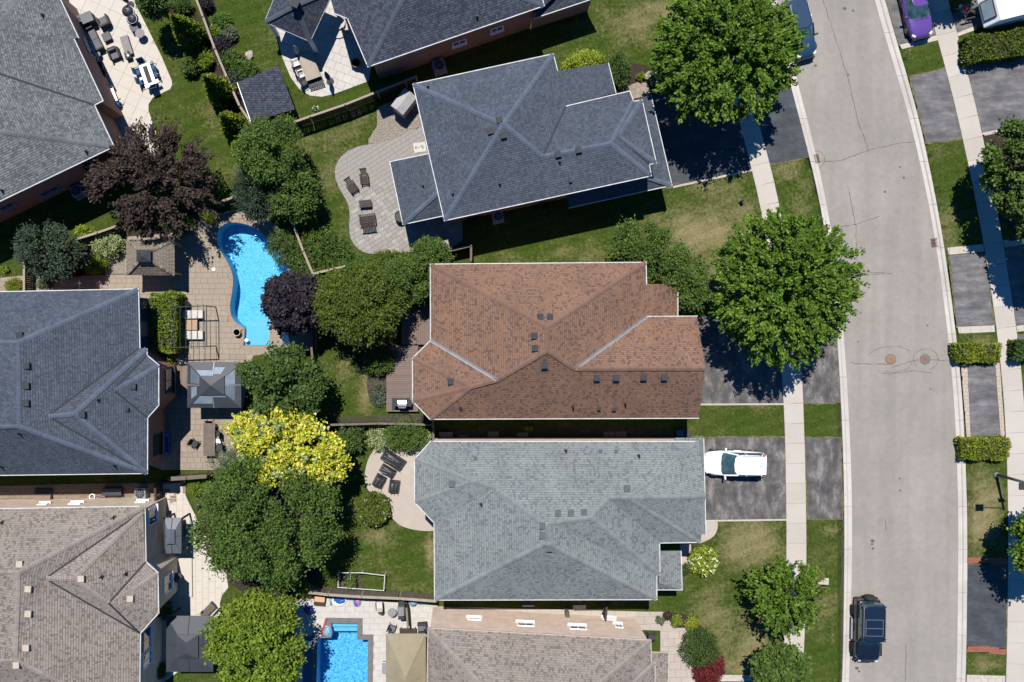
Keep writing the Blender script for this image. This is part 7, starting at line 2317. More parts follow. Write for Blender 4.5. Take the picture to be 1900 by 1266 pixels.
# long draped table on the flagstone patio with chairs along it
def pingpong():
    r = thing('long_table', 'long table under a beige cover on the flagstone patio', 'table', loc(573, 121, .8), img_rot(-20))
    MB().box((0, 0, .4), (1.0, 2.1, .74)).build('frame', M['wood_dark'], r)
    MB().box((0, 0, .8), (1.12, 2.25, .07)).build('cover', mat('beige_cover', A(196, 184, 166), A(182, 170, 152), 2, .9), r, bevel=.02)
    for s in (-1, 1): MB().box((s * .57, 0, .6), (.02, 2.2, .35)).build('cover_skirt', mat('beige_cover', A(196, 184, 166), A(182, 170, 152), 2, .9), r)
pingpong()
def mesh_bench():
    r = thing('mesh_bench', 'black mesh bench at the lower end of the beige covered table', 'bench', loc(586, 153, .45), img_rot(-17))
    for i in range(9): MB().box((-.52 + i * .13, 0, .44), (.1, .5, .02)).build('slat', M['black_plastic'], r)
    for s in (-1, 1):
        MB().box((0, s * .27, .44), (1.2, .04, .05)).build('rail', M['dark_metal'], r)
        for t in (-1, 1): MB().box((s * .55, t * .24, .21), (.04, .04, .43)).build('leg', M['dark_metal'], r)
mesh_bench()
GT = 'chairs along the beige covered table'
sling_chair(549, 117, 250, 'white chair at the top left of the beige covered table', m='white_c', fm='white', group=GT)
sling_chair(553, 130, 250, 'dark wicker chair second along the beige covered table', m='wicker', fm='dark_metal', group=GT)
sling_chair(560, 137, 248, 'white chair third along the beige covered table', m='white_c', fm='white', group=GT)
sling_chair(564, 152, 235, 'dark wicker chair lowest along the beige covered table', m='wicker', fm='dark_metal', group=GT)
closed_umbrella('tall folded blue umbrella on the flagstone patio with a long shadow', 613, 152, 2.6, mat('blue_canvas', A(50, 92, 130), A(40, 76, 110), 3, .85), 0)
closed_umbrella('folded white umbrella above the beige covered table', 556, 103, 2.2, F_['white_c'], 0)
def round_steps():
    r = thing('porch_steps', 'two round white steps rising to the navy roofed house', 'steps', loc(629, 52), 0)
    MB().lathe((0, -.35, 0), [(.5, 0), (.5, .17)], 22).build('lower_step', st_white, r)
    MB().lathe((.05, .25, .0), [(.46, 0), (.46, .34)], 22).build('upper_step', st_white, r)
round_steps()
def flower_clump(label, px, py):
    shrub(label, px, py, 6, 5, .5, 'mid', nt=16, leaf=.12, extra=('flower', 12, 6, .1))
flower_clump('white flowering clump on the lawn beside the shadowed timber fence', 586, 202)
for (x, y, s, lab) in ((420, 68, .55, 'larger pale boulder in the bed right of the timber fence'), (395, 54, .4, 'smaller pale boulder in the bed right of the timber fence'), (462, 106, .5, 'long pale rock at the lawn edge above the dark shed roof'), (1203, 141, .42, 'pale rock between hosta and white hydrangea')):
    rr = random.Random(int(x))
    b = MB().ell((0, 0, s * .25), (s, s * .7, s * .5), 10, 6)
    b.v = [(a * rr.uniform(.85, 1.1), c * rr.uniform(.85, 1.1), d * rr.uniform(.85, 1.1)) for a, c, d in b.v]
    o = b.build('boulder', mat('pale_rock', A(206, 192, 172), A(180, 166, 148), 3, .9), None)
    o.location = loc(x, y)
    o.rotation_euler = (0, 0, rr.random() * 3)
    tag(o, lab, 'rock')
# covered black furniture
def covered(label, px, py, rot, sx, sy, h, group='black covered furniture on the pinkish patio'):
    r = thing('covered_furniture', label, 'furniture cover', loc(px, py, h * .7), img_rot(rot), group)
    rr = random.Random(int(px + py))
    n = 9
    b = MB()
    for i in range(n + 1):
        for j in range(n + 1):
            u, v = i / n * 2 - 1, j / n * 2 - 1
            e = max(abs(u), abs(v))
            z = h * (1 - max(0, e - .72) / .28 * .95) if e > .72 else h
            z += -.18 * h * (v < -.1) * (1 - abs(v + .4)) + rr.uniform(-.025, .025)
            k = .86 if e < .8 else 1.0
            b.v.append((u * sx / 2 * (.94 + .06 * e), v * sy / 2 * (.94 + .06 * e), max(.02, z)))
    for i in range(n):
        for j in range(n):
            a = i * (n + 1) + j
            b.f.append((a, a + n + 1, a + n + 2, a + 1))
    b.build('cover', F_['tarp'], r, smooth=True, subd=1)
    for s in (-1, 1):
        MB().box((s * sx * .46, 0, .06), (.04, sy * .8, .05)).build('hem_strap', M['black_plastic'], r)
    for k in range(3):
        y = -.3 + .3 * k
        MB().tube([(-sx * .4, y * sy, h * .98), (0, y * sy * .9 + .05, h * 1.03), (sx * .4, y * sy, h * .97)], .018, 5).build('crease', F_['tarp'], r)
covered('largest black covered sofa nearest the corner shrub', 729, 856, 33, 1.95, 1.0, .8)
covered('second black covered piece below the largest one', 719, 876, 30, 1.3, .72, .7)
covered('black covered chair at the left of the group', 703, 895, -62, 1.05, .9, .75)
covered('black covered chair lowest of the group', 731, 905, -82, 1.05, .88, .75)
def bbq(label, px, py, rot, lid_m, w_=1.35, rug=True):
    r = thing('barbecue', label, 'barbecue', (W(px, py, 1).x, W(px, py, 1).y, .45), img_rot(rot))
    MB().box((0, 0, .4), (.66, .5, .75)).build('cabinet', M['black_plastic'], r, bevel=.01)
    for s in (-1, 1): MB().box((s * .52, 0, .8), (.36, .48, .04)).build('side_shelf', M['dark_metal'], r, bevel=.008)
    b = MB()
    prof = [(-.27, .8), (-.27, .95), (-.2, 1.07), (0, 1.13), (.2, 1.07), (.27, .95), (.27, .8)]
    nn = len(prof)
    for x in (-.33, .33):
        for (y, z) in prof: b.v.append((x, y, z))
    for i in range(nn - 1): b.f.append((i, i + 1, nn + i + 1, nn + i))
    b.f += [tuple(range(nn))[::-1], tuple(range(nn, 2 * nn))]
    b.build('lid', lid_m, r)
    MB().bar((-.26, -.33, .95), (.26, -.33, .95), .035).build('handle', M['steel'], r)
    for s in (-1, 1): MB().lathe((s * .28, .2, 0), [(.06, .0), (.06, .06)], 10).build('castor', M['black_plastic'], r)
    return r
def deck_mat():
    r = thing('grill_mat', 'dark square mat lying under the barbecue on the deck', 'mat', (W(744, 750, .45).x, W(744, 750, .45).y, .45), 0)
    MB().box((0, 0, .012), (1.4, .95, .02)).build('mat_body', F_['wicker'], r)
    MB().box((0, 0, .024), (1.3, .85, .004)).build('mat_inlay', M['black_plastic'], r)
deck_mat()
bbq('barbecue with a shiny silver lid on the wooden deck', 747, 748, 0, mat('polished_lid', (.6, .6, .6, 1), (.5, .5, .5, 1), 3, .3, metal=.6))
def stair_rail():
    r = thing('step_rail', 'thin metal step rail at the foot of the wooden deck', 'railing', loc(772, 778), 0)
    for s in (-1, 1):
        MB().bar((s * .45, -.2, 0), (s * .45, -.2, .9), .04).build('post', M['dark_metal'], r)
        MB().bar((s * .45, .3, 0), (s * .45, .3, .9), .04).build('post', M['dark_metal'], r)
    MB().bar((-.45, .3, .9), (.45, .3, .9), .04).build('rail', M['dark_metal'], r)
    MB().bar((-.45, -.2, .9), (.45, -.2, .9), .04).build('rail', M['dark_metal'], r)
    MB().bar((.45, -.2, .9), (.45, .3, .9), .04).build('rail', M['dark_metal'], r)
stair_rail()
def veg_frame():
    P = [W(a, b, .7) for a, b in ((628, 1063), (672, 1063), (714, 1068), (712, 1096), (627, 1090))]
    c = P[0]
    r = thing('vegetable_planter', 'white pipe frame round the small vegetable bed', 'planter', (c.x, c.y, 0))
    for a, b in zip(P, P[1:] + P[:1]):
        MB().bar(a, b, .05, .05).build('rail', M['gutter'], r, world=True)
    for p in P: MB().box((p.x, p.y, .35), (.06, .06, .72)).build('post', M['gutter'], r, world=True)
    MB().bar(P[1] + Vector((-.9, 0, 0)), P[1] + Vector((-.9, -1.2, 0)), .04).build('cross_wire', M['grey_metal'], r, world=True)
veg_frame()
def ac(label, px, py, rot, s=.8):
    r = thing('air_conditioner', label, 'air conditioner', loc(px, py, .8), img_rot(rot), 'air conditioners standing beside house walls')
    MB().box((0, 0, .45), (s, s, .8)).build('case', M['grey_metal'], r, bevel=.03)
    MB().lathe((0, 0, .85), [(s * .42, 0), (s * .42, .03), (s * .3, .05)], 20).build('fan_grille', M['dark_metal'], r)
    for k in range(4):
        a = k * math.pi / 4
        MB().bar((-s * .38 * math.cos(a), -s * .38 * math.sin(a), .91), (s * .38 * math.cos(a), s * .38 * math.sin(a), .91), .02).build('grille_bar', M['grey_metal'], r)
    MB().lathe((0, 0, .9), [(.08, 0), (.06, .04)], 10).build('fan_hub', mat('hub_blue', A(90, 110, 150), A(80, 100, 140), 3, .5), r)
    MB().box((0, 0, .02), (s * 1.2, s * 1.2, .06)).build('pad', M['cream_trim'], r)
ac('air conditioner below the wall of the navy roofed house', 815, 121, -18, .85)
ac('air conditioner in the deep shade of the slate blue house', 924, 402, -12, .75)
ac('air conditioner below the wall of the stone grey house', 141, 354, -25, .85)
ac('air conditioner on the paver path beside the taupe roofed house', 260, 916, 0, .85)
def path_bench(label, px, py, L, m):
    r = thing('path_bench', label, 'bench', loc(px, py, .5), 0)
    MB().box((0, 0, .25), (L, .5, .46)).build('body', m, r, bevel=.02)
    MB().box((0, 0, .52), (L + .06, .56, .06)).build('lid', F_['tarp'], r, bevel=.015)
    for s in (-1, 1): MB().box((s * L * .4, -.29, .3), (.06, .03, .1)).build('latch', M['grey_metal'], r)
path_bench('long charcoal storage chest on the paver path by the taupe roofed house', 207, 913, 1.45, F_['wicker'])
def side_steps(label, px, py, rot=0):
    r = thing('side_steps', label, 'steps', loc(px, py), rot)
    MB().box((0, .25, .12), (1.3, .45, .24)).build('step', M['dark_metal'], r)
    MB().box((0, -.22, .22), (1.3, .48, .44)).build('step', st_path, r)
side_steps('dark side door steps on the paver path at the far left', 83, 918)
def ball_lamp():
    r = thing('garden_hose', 'white coiled hose and tap at the left end of the storage chest', 'hose', loc(173, 921), 0)
    MB().tube([(.2 * math.cos(a), .2 * math.sin(a), .04 + a * .012) for a in np.linspace(0, 18, 60)], .03, 6).build('coil', M['white'], r)
    MB().tube([(.2, 0, .06), (.8, -.1, .05), (1.6, -.12, .05), (2.2, -.1, .05)], .025, 6).build('hose_run', M['black_plastic'], r)
ball_lamp()
# sunken shelf bench, low platform on slab patio
def platform():
    P = PX([(336, 1036), (355, 1036), (356, 1108), (330, 1108), (322, 1090), (324, 1040)], .3)
    o = sheet('patio_step', P, .22, st_cream, kind='structure', thick=.22, label='raised pale slab step beside the bay of the taupe roofed house')
platform()
kettle_grill('covered black kettle grill standing by the taupe house bay window', 326, 1073, .38)
def park_bench(label, px, py, rot):
    r = thing('garden_bench', label, 'bench', loc(px, py, .5), img_rot(rot))
    for i in range(5): MB().box((0, -.2 + i * .1, .44), (1.2, .08, .03)).build('seat_slat', M['wood_grey'], r)
    for i in range(3): MB().box((0, .3, .55 + i * .12), (1.2, .03, .09)).build('back_slat', M['wood_grey'], r)
    for s in (-1, 1):
        MB().box((s * .52, .05, .22), (.07, .5, .44)).build('leg_frame', M['dark_metal'], r)
        MB().box((s * .57, .0, .62), (.06, .5, .04)).build('armrest', M['wood_grey'], r)
park_bench('weathered garden bench above the large dark hardtop gazebo', 386, 1133, -45)
def bin_(label, px, py, m, s=(.55, .6, 1.0), rot=0, name='storage_bin'):
    r = thing(name, label, 'storage bin', loc(px, py, s[2]), img_rot(rot))
    MB().box((0, 0, s[2] * .45), (s[0], s[1], s[2] * .9), taper=1.06).build('body', m, r, bevel=.02)
    MB().box((0, 0, s[2] * .94), (s[0] * 1.12, s[1] * 1.12, s[2] * .08)).build('lid', m, r, bevel=.015)
    MB().bar((-s[0] * .3, s[1] * .56, s[2] * .9), (s[0] * .3, s[1] * .56, s[2] * .9), .04).build('handle', M['black_plastic'], r)
bin_('grey storage bin right of the large dark hardtop gazebo', 412, 1172, M['grey_metal'], (.55, .8, .9))
bin_('flat brown utility box in the shaded strip between brown and grey roofs', 827, 808, mat('brown_box', A(150, 140, 140), A(138, 128, 128), 3, .8), (.95, .45, .5))
bin_('blue recycling box in the shaded strip near the driveway', 1262, 804, mat('blue_box', A(60, 110, 180), A(50, 96, 160), 3, .6), (.45, .4, .4), name='recycling_box')
bin_('grey box on the deck between rectangular pool and beige gazebo', 714, 1240, M['grey_metal'], (.4, .8, .5))
ST = 'shaded stepping slabs'
for i, (x, y) in enumerate(((850, 812), (905, 806), (960, 808), (1120, 806), (1142, 806))):
    sheet('stepping_slab', PX([(x, y - 5), (x + 20, y - 5), (x + 20, y + 7), (x, y + 7)]), .05, st_path, kind='structure', thick=.06)
# pool toys along the fence
TY = {k: mat('toy_' + k, A(*c), A(*[int(v * .85) for v in c]), 3, .45) for k, c in dict(orange=(200, 130, 60), blue=(50, 110, 215), lightblue=(150, 205, 235), pink=(235, 150, 180), purple=(120, 100, 215), green=(40, 150, 115), red=(235, 80, 75), teal=(150, 200, 190)).items()}
def toy_chair():
    r = thing('sling_lounger', 'orange and brown folding lounger against the timber fence by the pool', 'lounger', loc(593, 1114, .4), img_rot(5))
    MB().box((0, .1, .42), (.85, .5, .1), 0, -.35).build('backrest', TY['orange'], r, bevel=.04)
    MB().box((0, -.3, .28), (.85, .35, .07)).build('seat', M['wood_dark'], r, bevel=.03)
    for s in (-1, 1): MB().bar((s * .4, -.45, 0), (s * .4, .35, .6), .04).build('frame', M['steel'], r)
toy_chair()
def inflatable(label, px, py, rot, cols, name='pool_float', s=1.0, cat='pool float'):
    r = thing(name, label, cat, loc(px, py, .2), img_rot(rot))
    MB().ell((0, .12 * s, .16), (.42 * s, .26 * s, .16), 14, 8).build('cushion', TY[cols[0]], r, smooth=True)
    MB().ell((.12 * s, -.12 * s, .15), (.38 * s, .2 * s, .14), 14, 8).build('pillow', TY[cols[1]], r, smooth=True)
    MB().tube([(.5 * s * math.cos(a), .36 * s * math.sin(a), .1) for a in np.linspace(0, 6.28, 25)], .085 * s, 8, False).build('tube', TY[cols[2]] if cols[2] in TY else M[cols[2]], r, smooth=True)
inflatable('blue inflatable pool seat with a white rim beside the timber fence', 629, 1114, -10, ('blue', 'blue', 'white'))
inflatable('pink and purple inflatable beside the timber fence', 662, 1117, 80, ('pink', 'purple', 'lightblue'), s=.75)
inflatable('clear blue inflatable ring on the corner of the pool coping', 607, 1172, 60, ('lightblue', 'teal', 'lightblue'), s=.8)
inflatable('blue and white inflatable half under the bright green tree', 572, 1133, 40, ('blue', 'red', 'blue'), s=.8)
def noodle(label, a, b, m, z=.1):
    A0, B0 = W(*a, z), W(*b, z)
    r = thing('pool_noodle', label, 'pool noodle', ((A0.x + B0.x) / 2, (A0.y + B0.y) / 2, 0))
    MB().tube([A0, A0.lerp(B0, .5) + Vector((.04, 0, 0)), B0], .085, 8).build('foam', m, r, world=True, smooth=True)
    MB().tube([B0, B0 + (B0 - A0).normalized() * .05], .088, 8).build('end_band', M['white'], r, world=True)
noodle('red foam noodle lying across the corner of the pool coping', (605, 1149), (595, 1178), TY['red'])
noodle('pale green foam noodle leaning beside the orange lounger', (612, 1110), (614, 1124), TY['teal'])
def ball(label, px, py, rad, a, b):
    r = thing('beach_ball', label, 'beach ball', loc(px, py, rad), 0)
    MB().ell((0, 0, rad), (rad, rad, rad), 16, 10).build('ball', TY[a], r, smooth=True)
    MB().lathe((0, 0, rad * 1.0), [(rad * 1.01, -.05), (rad * 1.01, .05)], 18).build('band', TY[b] if b in TY else M[b], r)
ball('pale blue and white beach ball by the timber fence', 766, 1117, .32, 'lightblue', 'white')
bin_('long green toy box against the timber fence', 787, 1118, TY['green'], (.85, .26, .35), name='toy_box')
sling_chair(704, 1124, 175, 'left white framed chair by the pool grill', m='white_c', fm='dark_metal')
def pizza():
    round_table('round grey table between the white chair and the stainless grill', 727, 1137, .33, .7, None)
    bbq('stainless grill standing by the fence next to the round grey table', 745, 1131, 90, mat('grill_lid', (.24, .23, .23, 1), (.2, .19, .19, 1), 3, .45, metal=.3))
pizza()
planter('small dark potted plant left of the round grey table', 708, 1135, .16, .3, pot_d, 'deep', .3, .08)
def panel():
    c = W(757, 1138, .5)
    r = thing('folding_screen', 'narrow olive screen panel standing on the pool deck', 'screen', (c.x, c.y, 0), img_rot(-4))
    ol = mat('olive_canvas', A(158, 152, 122), A(142, 136, 108), 3, .9)
    MB().box((0, 0, .75), (.1, 1.5, 1.4)).build('panel', ol, r)
    for s in (-1, 1): MB().box((0, s * .76, .76), (.13, .05, 1.52)).build('post', M['wood_dark'], r)
    MB().box((0, 0, 1.47), (.14, 1.48, .05)).build('top_rail', ol, r)
panel()
armchair('grey armchair on the pool deck beside the bottom taupe house', 784, 1166, 85, w_=.75, d_=.75)
sling_chair(727, 1166, -70, 'grey slung chair at the left corner of the beige gazebo', m='cushion', fm='dark_metal')
def fire_table():
    r = thing('serving_table', 'low dark table at the edge of the beige gazebo', 'table', loc(757, 1171, .45), 0)
    for i in range(3): MB().box((0, -.14 + i * .14, .44), (1.3, .13, .03)).build('plank', M['wood_dark'], r)
    for s in (-1, 1): MB().box((s * .55, 0, .2), (.06, .35, .42)).build('leg_frame', M['dark_metal'], r)
fire_table()
PB = 'black chairs outside the bottom taupe house'
sling_chair(1182, 1175, 60, 'left black chair near the corner of the bottom taupe roof', m='wicker', fm='black_plastic', group=PB)
sling_chair(1209, 1182, -90, 'right black chair near the corner of the bottom taupe roof', m='wicker', fm='black_plastic', group=PB)
round_table('small black bistro table between the two black chairs', 1195, 1180, .25, .65, None, top='black_plastic')
def kayak():
    c = W(1052, 1142, .5)
    r = thing('leaning_boards', 'bundle of weathered boards standing in the passage beside the bottom house', 'boards', (c.x, c.y, 0), 0)
    for k in range(4):
        MB().box((-.12 + k * .08, 0, .5), (.05, 1.0 - k * .1, 1.0), 0, .06 * k).build('board', M['wood_grey'], r)
kayak()
def door_mat(label, px, py, m, s=(.9, .4)):
    r = thing('door_mat', label, 'mat', loc(px, py), 0)
    MB().box((0, 0, .07), (s[0], s[1], .025)).build('mat_body', m, r)
    MB().box((0, 0, .084), (s[0] * .85, s[1] * .75, .006)).build('mat_inlay', m, r)
door_mat('pale doormat in the shaded passage by the bottom house', 1075, 1126, st_cream, (1.0, .3))
door_mat('light vent cover in the shaded passage further left', 980, 1124, st_cream, (.9, .12))
def cable_box(label, px, py, rot=0):
    r = thing('utility_cabinet', label, 'utility cabinet', loc(px, py, .7), img_rot(rot))
    MB().box((0, 0, .35), (.75, .4, .7)).build('body', mat('salmon_cabinet', A(176, 138, 126), A(160, 124, 114), 3, .7), r, bevel=.01)
    MB().box((0, .02, .73), (.85, .5, .07)).build('lid', M['cream_trim'], r, bevel=.01)
    MB().box((0, -.215, .4), (.08, .03, .16)).build('handle', M['dark_metal'], r)
cable_box('pinkish cabinet with a pale lid on the verge beside the young tree', 1527, 1079, 2)
def hydrant():
    r = thing('fire_hydrant', 'dark fire hydrant on the dry lawn near the pavement', 'hydrant', loc(1377, 372, .4), 0)
    red = mat('hydrant_paint', (.06, .05, .05, 1), (.09, .07, .06, 1), 5, .5)
    MB().lathe((0, 0, 0), [(.16, 0), (.16, .06), (.1, .08), (.1, .55), (.13, .58), (.12, .66), (.05, .74), (.03, .78)], 14).build('barrel', red, r)
    for s in (-1, 1): MB().tube([(s * .08, 0, .45), (s * .18, 0, .45)], .045, 8).build('nozzle', M['grey_metal'], r)
hydrant()
# kerb grates and manhole covers
def grate(label, px, py, rot):
    r = thing('drain_grate', label, 'drain grate', (W(px, py).x, W(px, py).y, -.118), img_rot(rot), 'rusty drain grates in the gutter')
    rust = mat('rusty_iron', A(148, 116, 102), A(118, 92, 84), 8, .8)
    MB().box((0, 0, .0), (.62, .62, .012)).build('sump', M['black_plastic'], r)
    for s in (-1, 1):
        MB().box((s * .31, 0, .012), (.06, .68, .03)).build('frame', rust, r)
        MB().box((0, s * .31, .012), (.56, .06, .03)).build('frame', rust, r)
    for i in range(5): MB().box((0, -.22 + i * .11, .012), (.55, .055, .024)).build('bar', rust, r)
    MB().box((0, 0, .014), (.05, .54, .026)).build('cross_bar', rust, r)
grate('rusty drain grate at the left kerb below the big street tree', 1513, 295, -12)
grate('rusty drain grate at the right kerb in the tree shade', 1737, 450, -8)
def manhole(label, px, py, c1, c2):
    r = thing('manhole_cover', label, 'manhole cover', (W(px, py).x, W(px, py).y, -.118), 0)
    m1 = mat('manhole_iron', c1, c2, 6, .75)
    MB().lathe((0, 0, 0), [(.42, 0), (.42, .012), (.36, .014)], 28).build('frame', mat('manhole_ring', A(150, 130, 118), A(130, 112, 104), 6, .8), r)
    MB().lathe((0, 0, .01), [(.335, 0), (.335, .012), (.33, .014)], 28).build('lid', m1, r)
    for k in range(6):
        a = k * math.pi / 6
        MB().bar((-.3 * math.cos(a), -.3 * math.sin(a), .026), (.3 * math.cos(a), .3 * math.sin(a), .026), .02, .008).build('tread', m1, r)
manhole('orange rusty manhole cover in the middle of the road', 1654, 667, A(172, 142, 116), A(154, 126, 104))
manhole('brownish manhole cover right of the orange one', 1718, 667, A(156, 132, 122), A(134, 112, 106))

# ---------------------------------------------------------------- street lamp
def lamp():
    b = W(1848, 881, 0)
    r = thing('street_lamp', 'grey concrete street lamp leaning out of the right edge', 'street lamp', b)
    h = 6.1
    MB().tube([(0, 0, -.05), (0, 0, h)], [.13, .075], 10).build('pole', mat('lamp_concrete', A(170, 166, 162), A(150, 146, 142), 4, .7), r, smooth=True)
    MB().lathe((0, 0, 0), [(.2, 0), (.2, .12), (.15, .2)], 12).build('base', M['grey_metal'], r)
    arm = [(0, 0, 5.8), (-.6, .14, 6.1), (-1.2, .2, 6.2), (-1.65, .2, 6.22)]
    MB().tube(arm, .035, 8).build('arm', M['grey_metal'], r, smooth=True)
    MB().box((-1.9, .2, 6.2), (.62, .5, .12)).build('lamp_head', M['dark_metal'], r, bevel=.03)
    MB().box((-1.9, .2, 6.13), (.42, .34, .03)).build('lens', M['glass'], r)
    MB().box((0, -.12, 4.2), (.5, .08, .5), 0, 0).build('banner_sign', M['dark_metal'], r)
lamp()
# ---------------------------------------------------------------- vehicles
def loft(rows, close_ends=True):
    b = MB()
    n = len(rows[0])
    for r in rows: b.v += [tuple(p) for p in r]
    for i in range(len(rows) - 1):
        for k in range(n - 1):
            a = i * n + k
            b.f.append((a, a + 1, a + n + 1, a + n))
    if close_ends:
        b.f.append(tuple(range(n))[::-1])
        b.f.append(tuple(range((len(rows) - 1) * n, len(rows) * n)))
    return b

def paint(name, c, rough=.25):
    m, nt, bs = nodes(name)
    nz = noise(nt, pos(nt), 3, 3)
    c2 = tuple(v * .9 for v in c[:3]) + (1,)
    nt.links.new(mix(nt, nz.outputs[0], c, c2), bs.inputs['Base Color'])
    bs.inputs['Roughness'].default_value = rough
    bs.inputs['Coat Weight'].default_value = .6
    bs.inputs['Coat Roughness'].default_value = .04
    return m
tyre_m = mat('tyre_rubber', (.015, .015, .016, 1), (.025, .025, .026, 1), 9, .85)
head_m = mat('headlight_glass', (.5, .52, .54, 1), (.4, .42, .45, 1), 4, .12, spec=.7)
tail_m = mat('tail_light', (.35, .02, .02, 1), (.25, .012, .012, 1), 4, .2)

def car(label, x, y, z, rz, body, L=4.65, Wd=1.86, Ht=1.66, style='suv', roof_m=None, group=None, spare=False, cat='car', sunroof=False, trim=None):
    """forward is +x"""
    r = thing('parked_car', label, cat, (x, y, z), rz, group)
    hw = Wd / 2
    boxy = style == 'jeep'
    low = style == 'coupe'
    zb = Ht * (.6 if not low else .64)           # belt
    zh = zb * (.97 if boxy else .9)              # bonnet
    # stations: x, half width, top z, crown
    if boxy:
        st = [(-.5, .86, .92), (-.485, .95, .99), (-.3, .98, 1.0), (0, .99, 1.0), (.2, .98, 1.0), (.3, .96, .97), (.44, .92, .95), (.48, .80, .86), (.5, .62, .7)]
    else:
        st = [(-.5, .5, .70), (-.485, .70, .84), (-.45, .87, .95), (-.37, .96, 1.0), (-.2, 1.0, 1.0), (0, 1.0, 1.0), (.14, 1.0, .98), (.26, .98, .95), (.37, .92, .90), (.44, .80, .82), (.483, .62, .68), (.5, .42, .52)]
    rows = []
    g = .2 if not low else .14
    for (u, wf, zf) in st:
        w1, zt = hw * wf, zb * zf
        xx = u * L
        pr = [(xx, -w1 * .86, g), (xx, -w1 * .98, g + .12), (xx, -w1, g + (zt - g) * .55), (xx, -w1 * .97, zt - .1), (xx, -w1 * .88, zt), (xx, -w1 * .45, zt + .045), (xx, 0, zt + .055), (xx, w1 * .45, zt + .045), (xx, w1 * .88, zt), (xx, w1 * .97, zt - .1), (xx, w1, g + (zt - g) * .55), (xx, w1 * .98, g + .12), (xx, w1 * .86, g)]
        rows.append(pr)
    loft(rows).build('body', body, r, smooth=True, subd=1)
    # glasshouse
    if boxy: x0, x1, xr0, xr1, tw = -.475, .22, -.465, .12, .9
    elif low: x0, x1, xr0, xr1, tw = -.42, .2, -.25, .02, .66
    else: x0, x1, xr0, xr1, tw = -.46, .235, -.395, .05, .77
    wb = hw * .9
    wt = hw * tw
    zr = Ht - .05
    def ring(z, xa, xb, w_, k):
        return [((xa - .012) * L, 0, z), (xa * L, w_ * k * .8, z), ((xa + .025) * L, w_ * .95, z), ((xa + .09) * L, w_, z), ((xb - .09) * L, w_, z), ((xb - .03) * L, w_ * .9, z), (xb * L, w_ * .66, z), ((xb + .014) * L, 0, z),
                (xb * L, -w_ * .66, z), ((xb - .03) * L, -w_ * .9, z), ((xb - .09) * L, -w_, z), ((xa + .09) * L, -w_, z), ((xa + .025) * L, -w_ * .95, z), (xa * L, -w_ * k * .8, z)]
    R1, R2 = ring(zb - .04, x0, x1, wb, .86), ring(zr, xr0, xr1, wt, .9)
    b = MB()
    n = len(R1)
    b.v = R1 + R2
    for i in range(n):
        j = (i + 1) % n
        b.f.append((j, i, n + i, n + j))
    b.f.append(tuple(range(n, 2 * n))[::-1])
    b.build('glasshouse', M['car_glass'], r)
    # roof skin and pillars
    rm = roof_m or body
    R3 = [(px_ * 1.0, py_ * 1.02, zr + .012) for px_, py_, _ in R2]
    cx_ = (xr0 + xr1) / 2 * L
    R4 = [(cx_ + (px_ - cx_) * .9, py_ * .86, zr + .05) for px_, py_, _ in R2]
    b = MB(); b.v = R3 + R4
    for i in range(n):
        j = (i + 1) % n
        b.f.append((j, i, n + i, n + j))
    b.f.append(tuple(range(n, 2 * n))[::-1]); b.f.append(tuple(range(n)))
    b.build('roof', rm, r, smooth=False, bevel=.015)
    for s in (-1, 1):
        def P(t, u, z): return None
        for (xb_, xt) in ((x1 - .055, xr1 - .05), (-.12, -.13), (x0 + .03, xr0 + .03)) if not low else ():
            MB().bar((xb_ * L, s * wb * 1.0, zb - .02), (xt * L, s * wt * 1.0, zr + .02), .09, .06).build('pillar', rm if not boxy else body, r)
        if not low:
            MB().tube([((xr0 + .03) * L, s * wt * .93, zr + .05), ((xr0 + .06) * L, s * wt * .94, zr + .1), ((xr1 - .1) * L, s * wt * .94, zr + .1), ((xr1 - .07) * L, s * wt * .93, zr + .05)], .022, 6).build('roof_rail', M['grey_metal'] if not trim else M[trim], r)
        # mirror
        MB().box(((x1 - .07) * L, s * (hw + .1), zb + .02), (.14, .24, .15), s * .15).build('wing_mirror', body if not boxy else M['black_plastic'], r, bevel=.03)
        MB().bar(((x1 - .065) * L, s * hw * .86, zb), ((x1 - .07) * L, s * (hw + .02), zb), .05).build('mirror_arm', M['black_plastic'], r)
        hx = .455 if not boxy else .49
        MB().box(((.44 if not boxy else hx) * L, s * hw * .68, zh * .83), (.3 if not boxy else .08, .2, .12), s * -.75 if not boxy else 0).build('headlight', head_m, r, bevel=.03)
        MB().box(((-.468 if not boxy else -.488) * L, s * hw * .72, zb * .8), (.1, .26, .16), s * .5 if not boxy else 0).build('tail_light', tail_m, r, bevel=.02)
        MB().bar((.02 * L, s * hw * 1.005, .62), (-.1 * L, s * hw * 1.005, .62), .03).build('door_handle', body, r)
        MB().box((0, s * hw * .97, .24), (L * .5, .08, .12)).build('sill', M['black_plastic'], r)
        for u in (-.3, .31):
            w_ = link('wheel', MESHES.setdefault(('tyre', boxy), None) or _wheel(boxy), None, r)
            w_.location = (u * L, s * (hw - (.08 if not boxy else .02)), .35 if not boxy else .4)
            rim = link('rim', MESHES['rim'], None, w_)
            rim.location = (0, s * .09, 0)
    if boxy:
        for s in (-1, 1):
            for u in (-.3, .31):
                MB().box((u * L, s * (hw + .02), .82), (.98, .2, .08)).build('wheel_arch', M['black_plastic'], r, bevel=.03)
            MB().box((0, s * (hw + .06), .35), (L * .36, .14, .06)).build('running_board', M['grey_metal'], r, bevel=.02)
    MB().box((.497 * L, 0, .45), (.16, Wd * (.72 if not boxy else .9), .22)).build('front_bumper', M['black_plastic'], r, bevel=.05)
    MB().box((-.497 * L, 0, .45), (.14, Wd * (.8 if not boxy else .9), .22)).build('rear_bumper', M['black_plastic'] if boxy else body, r, bevel=.05)
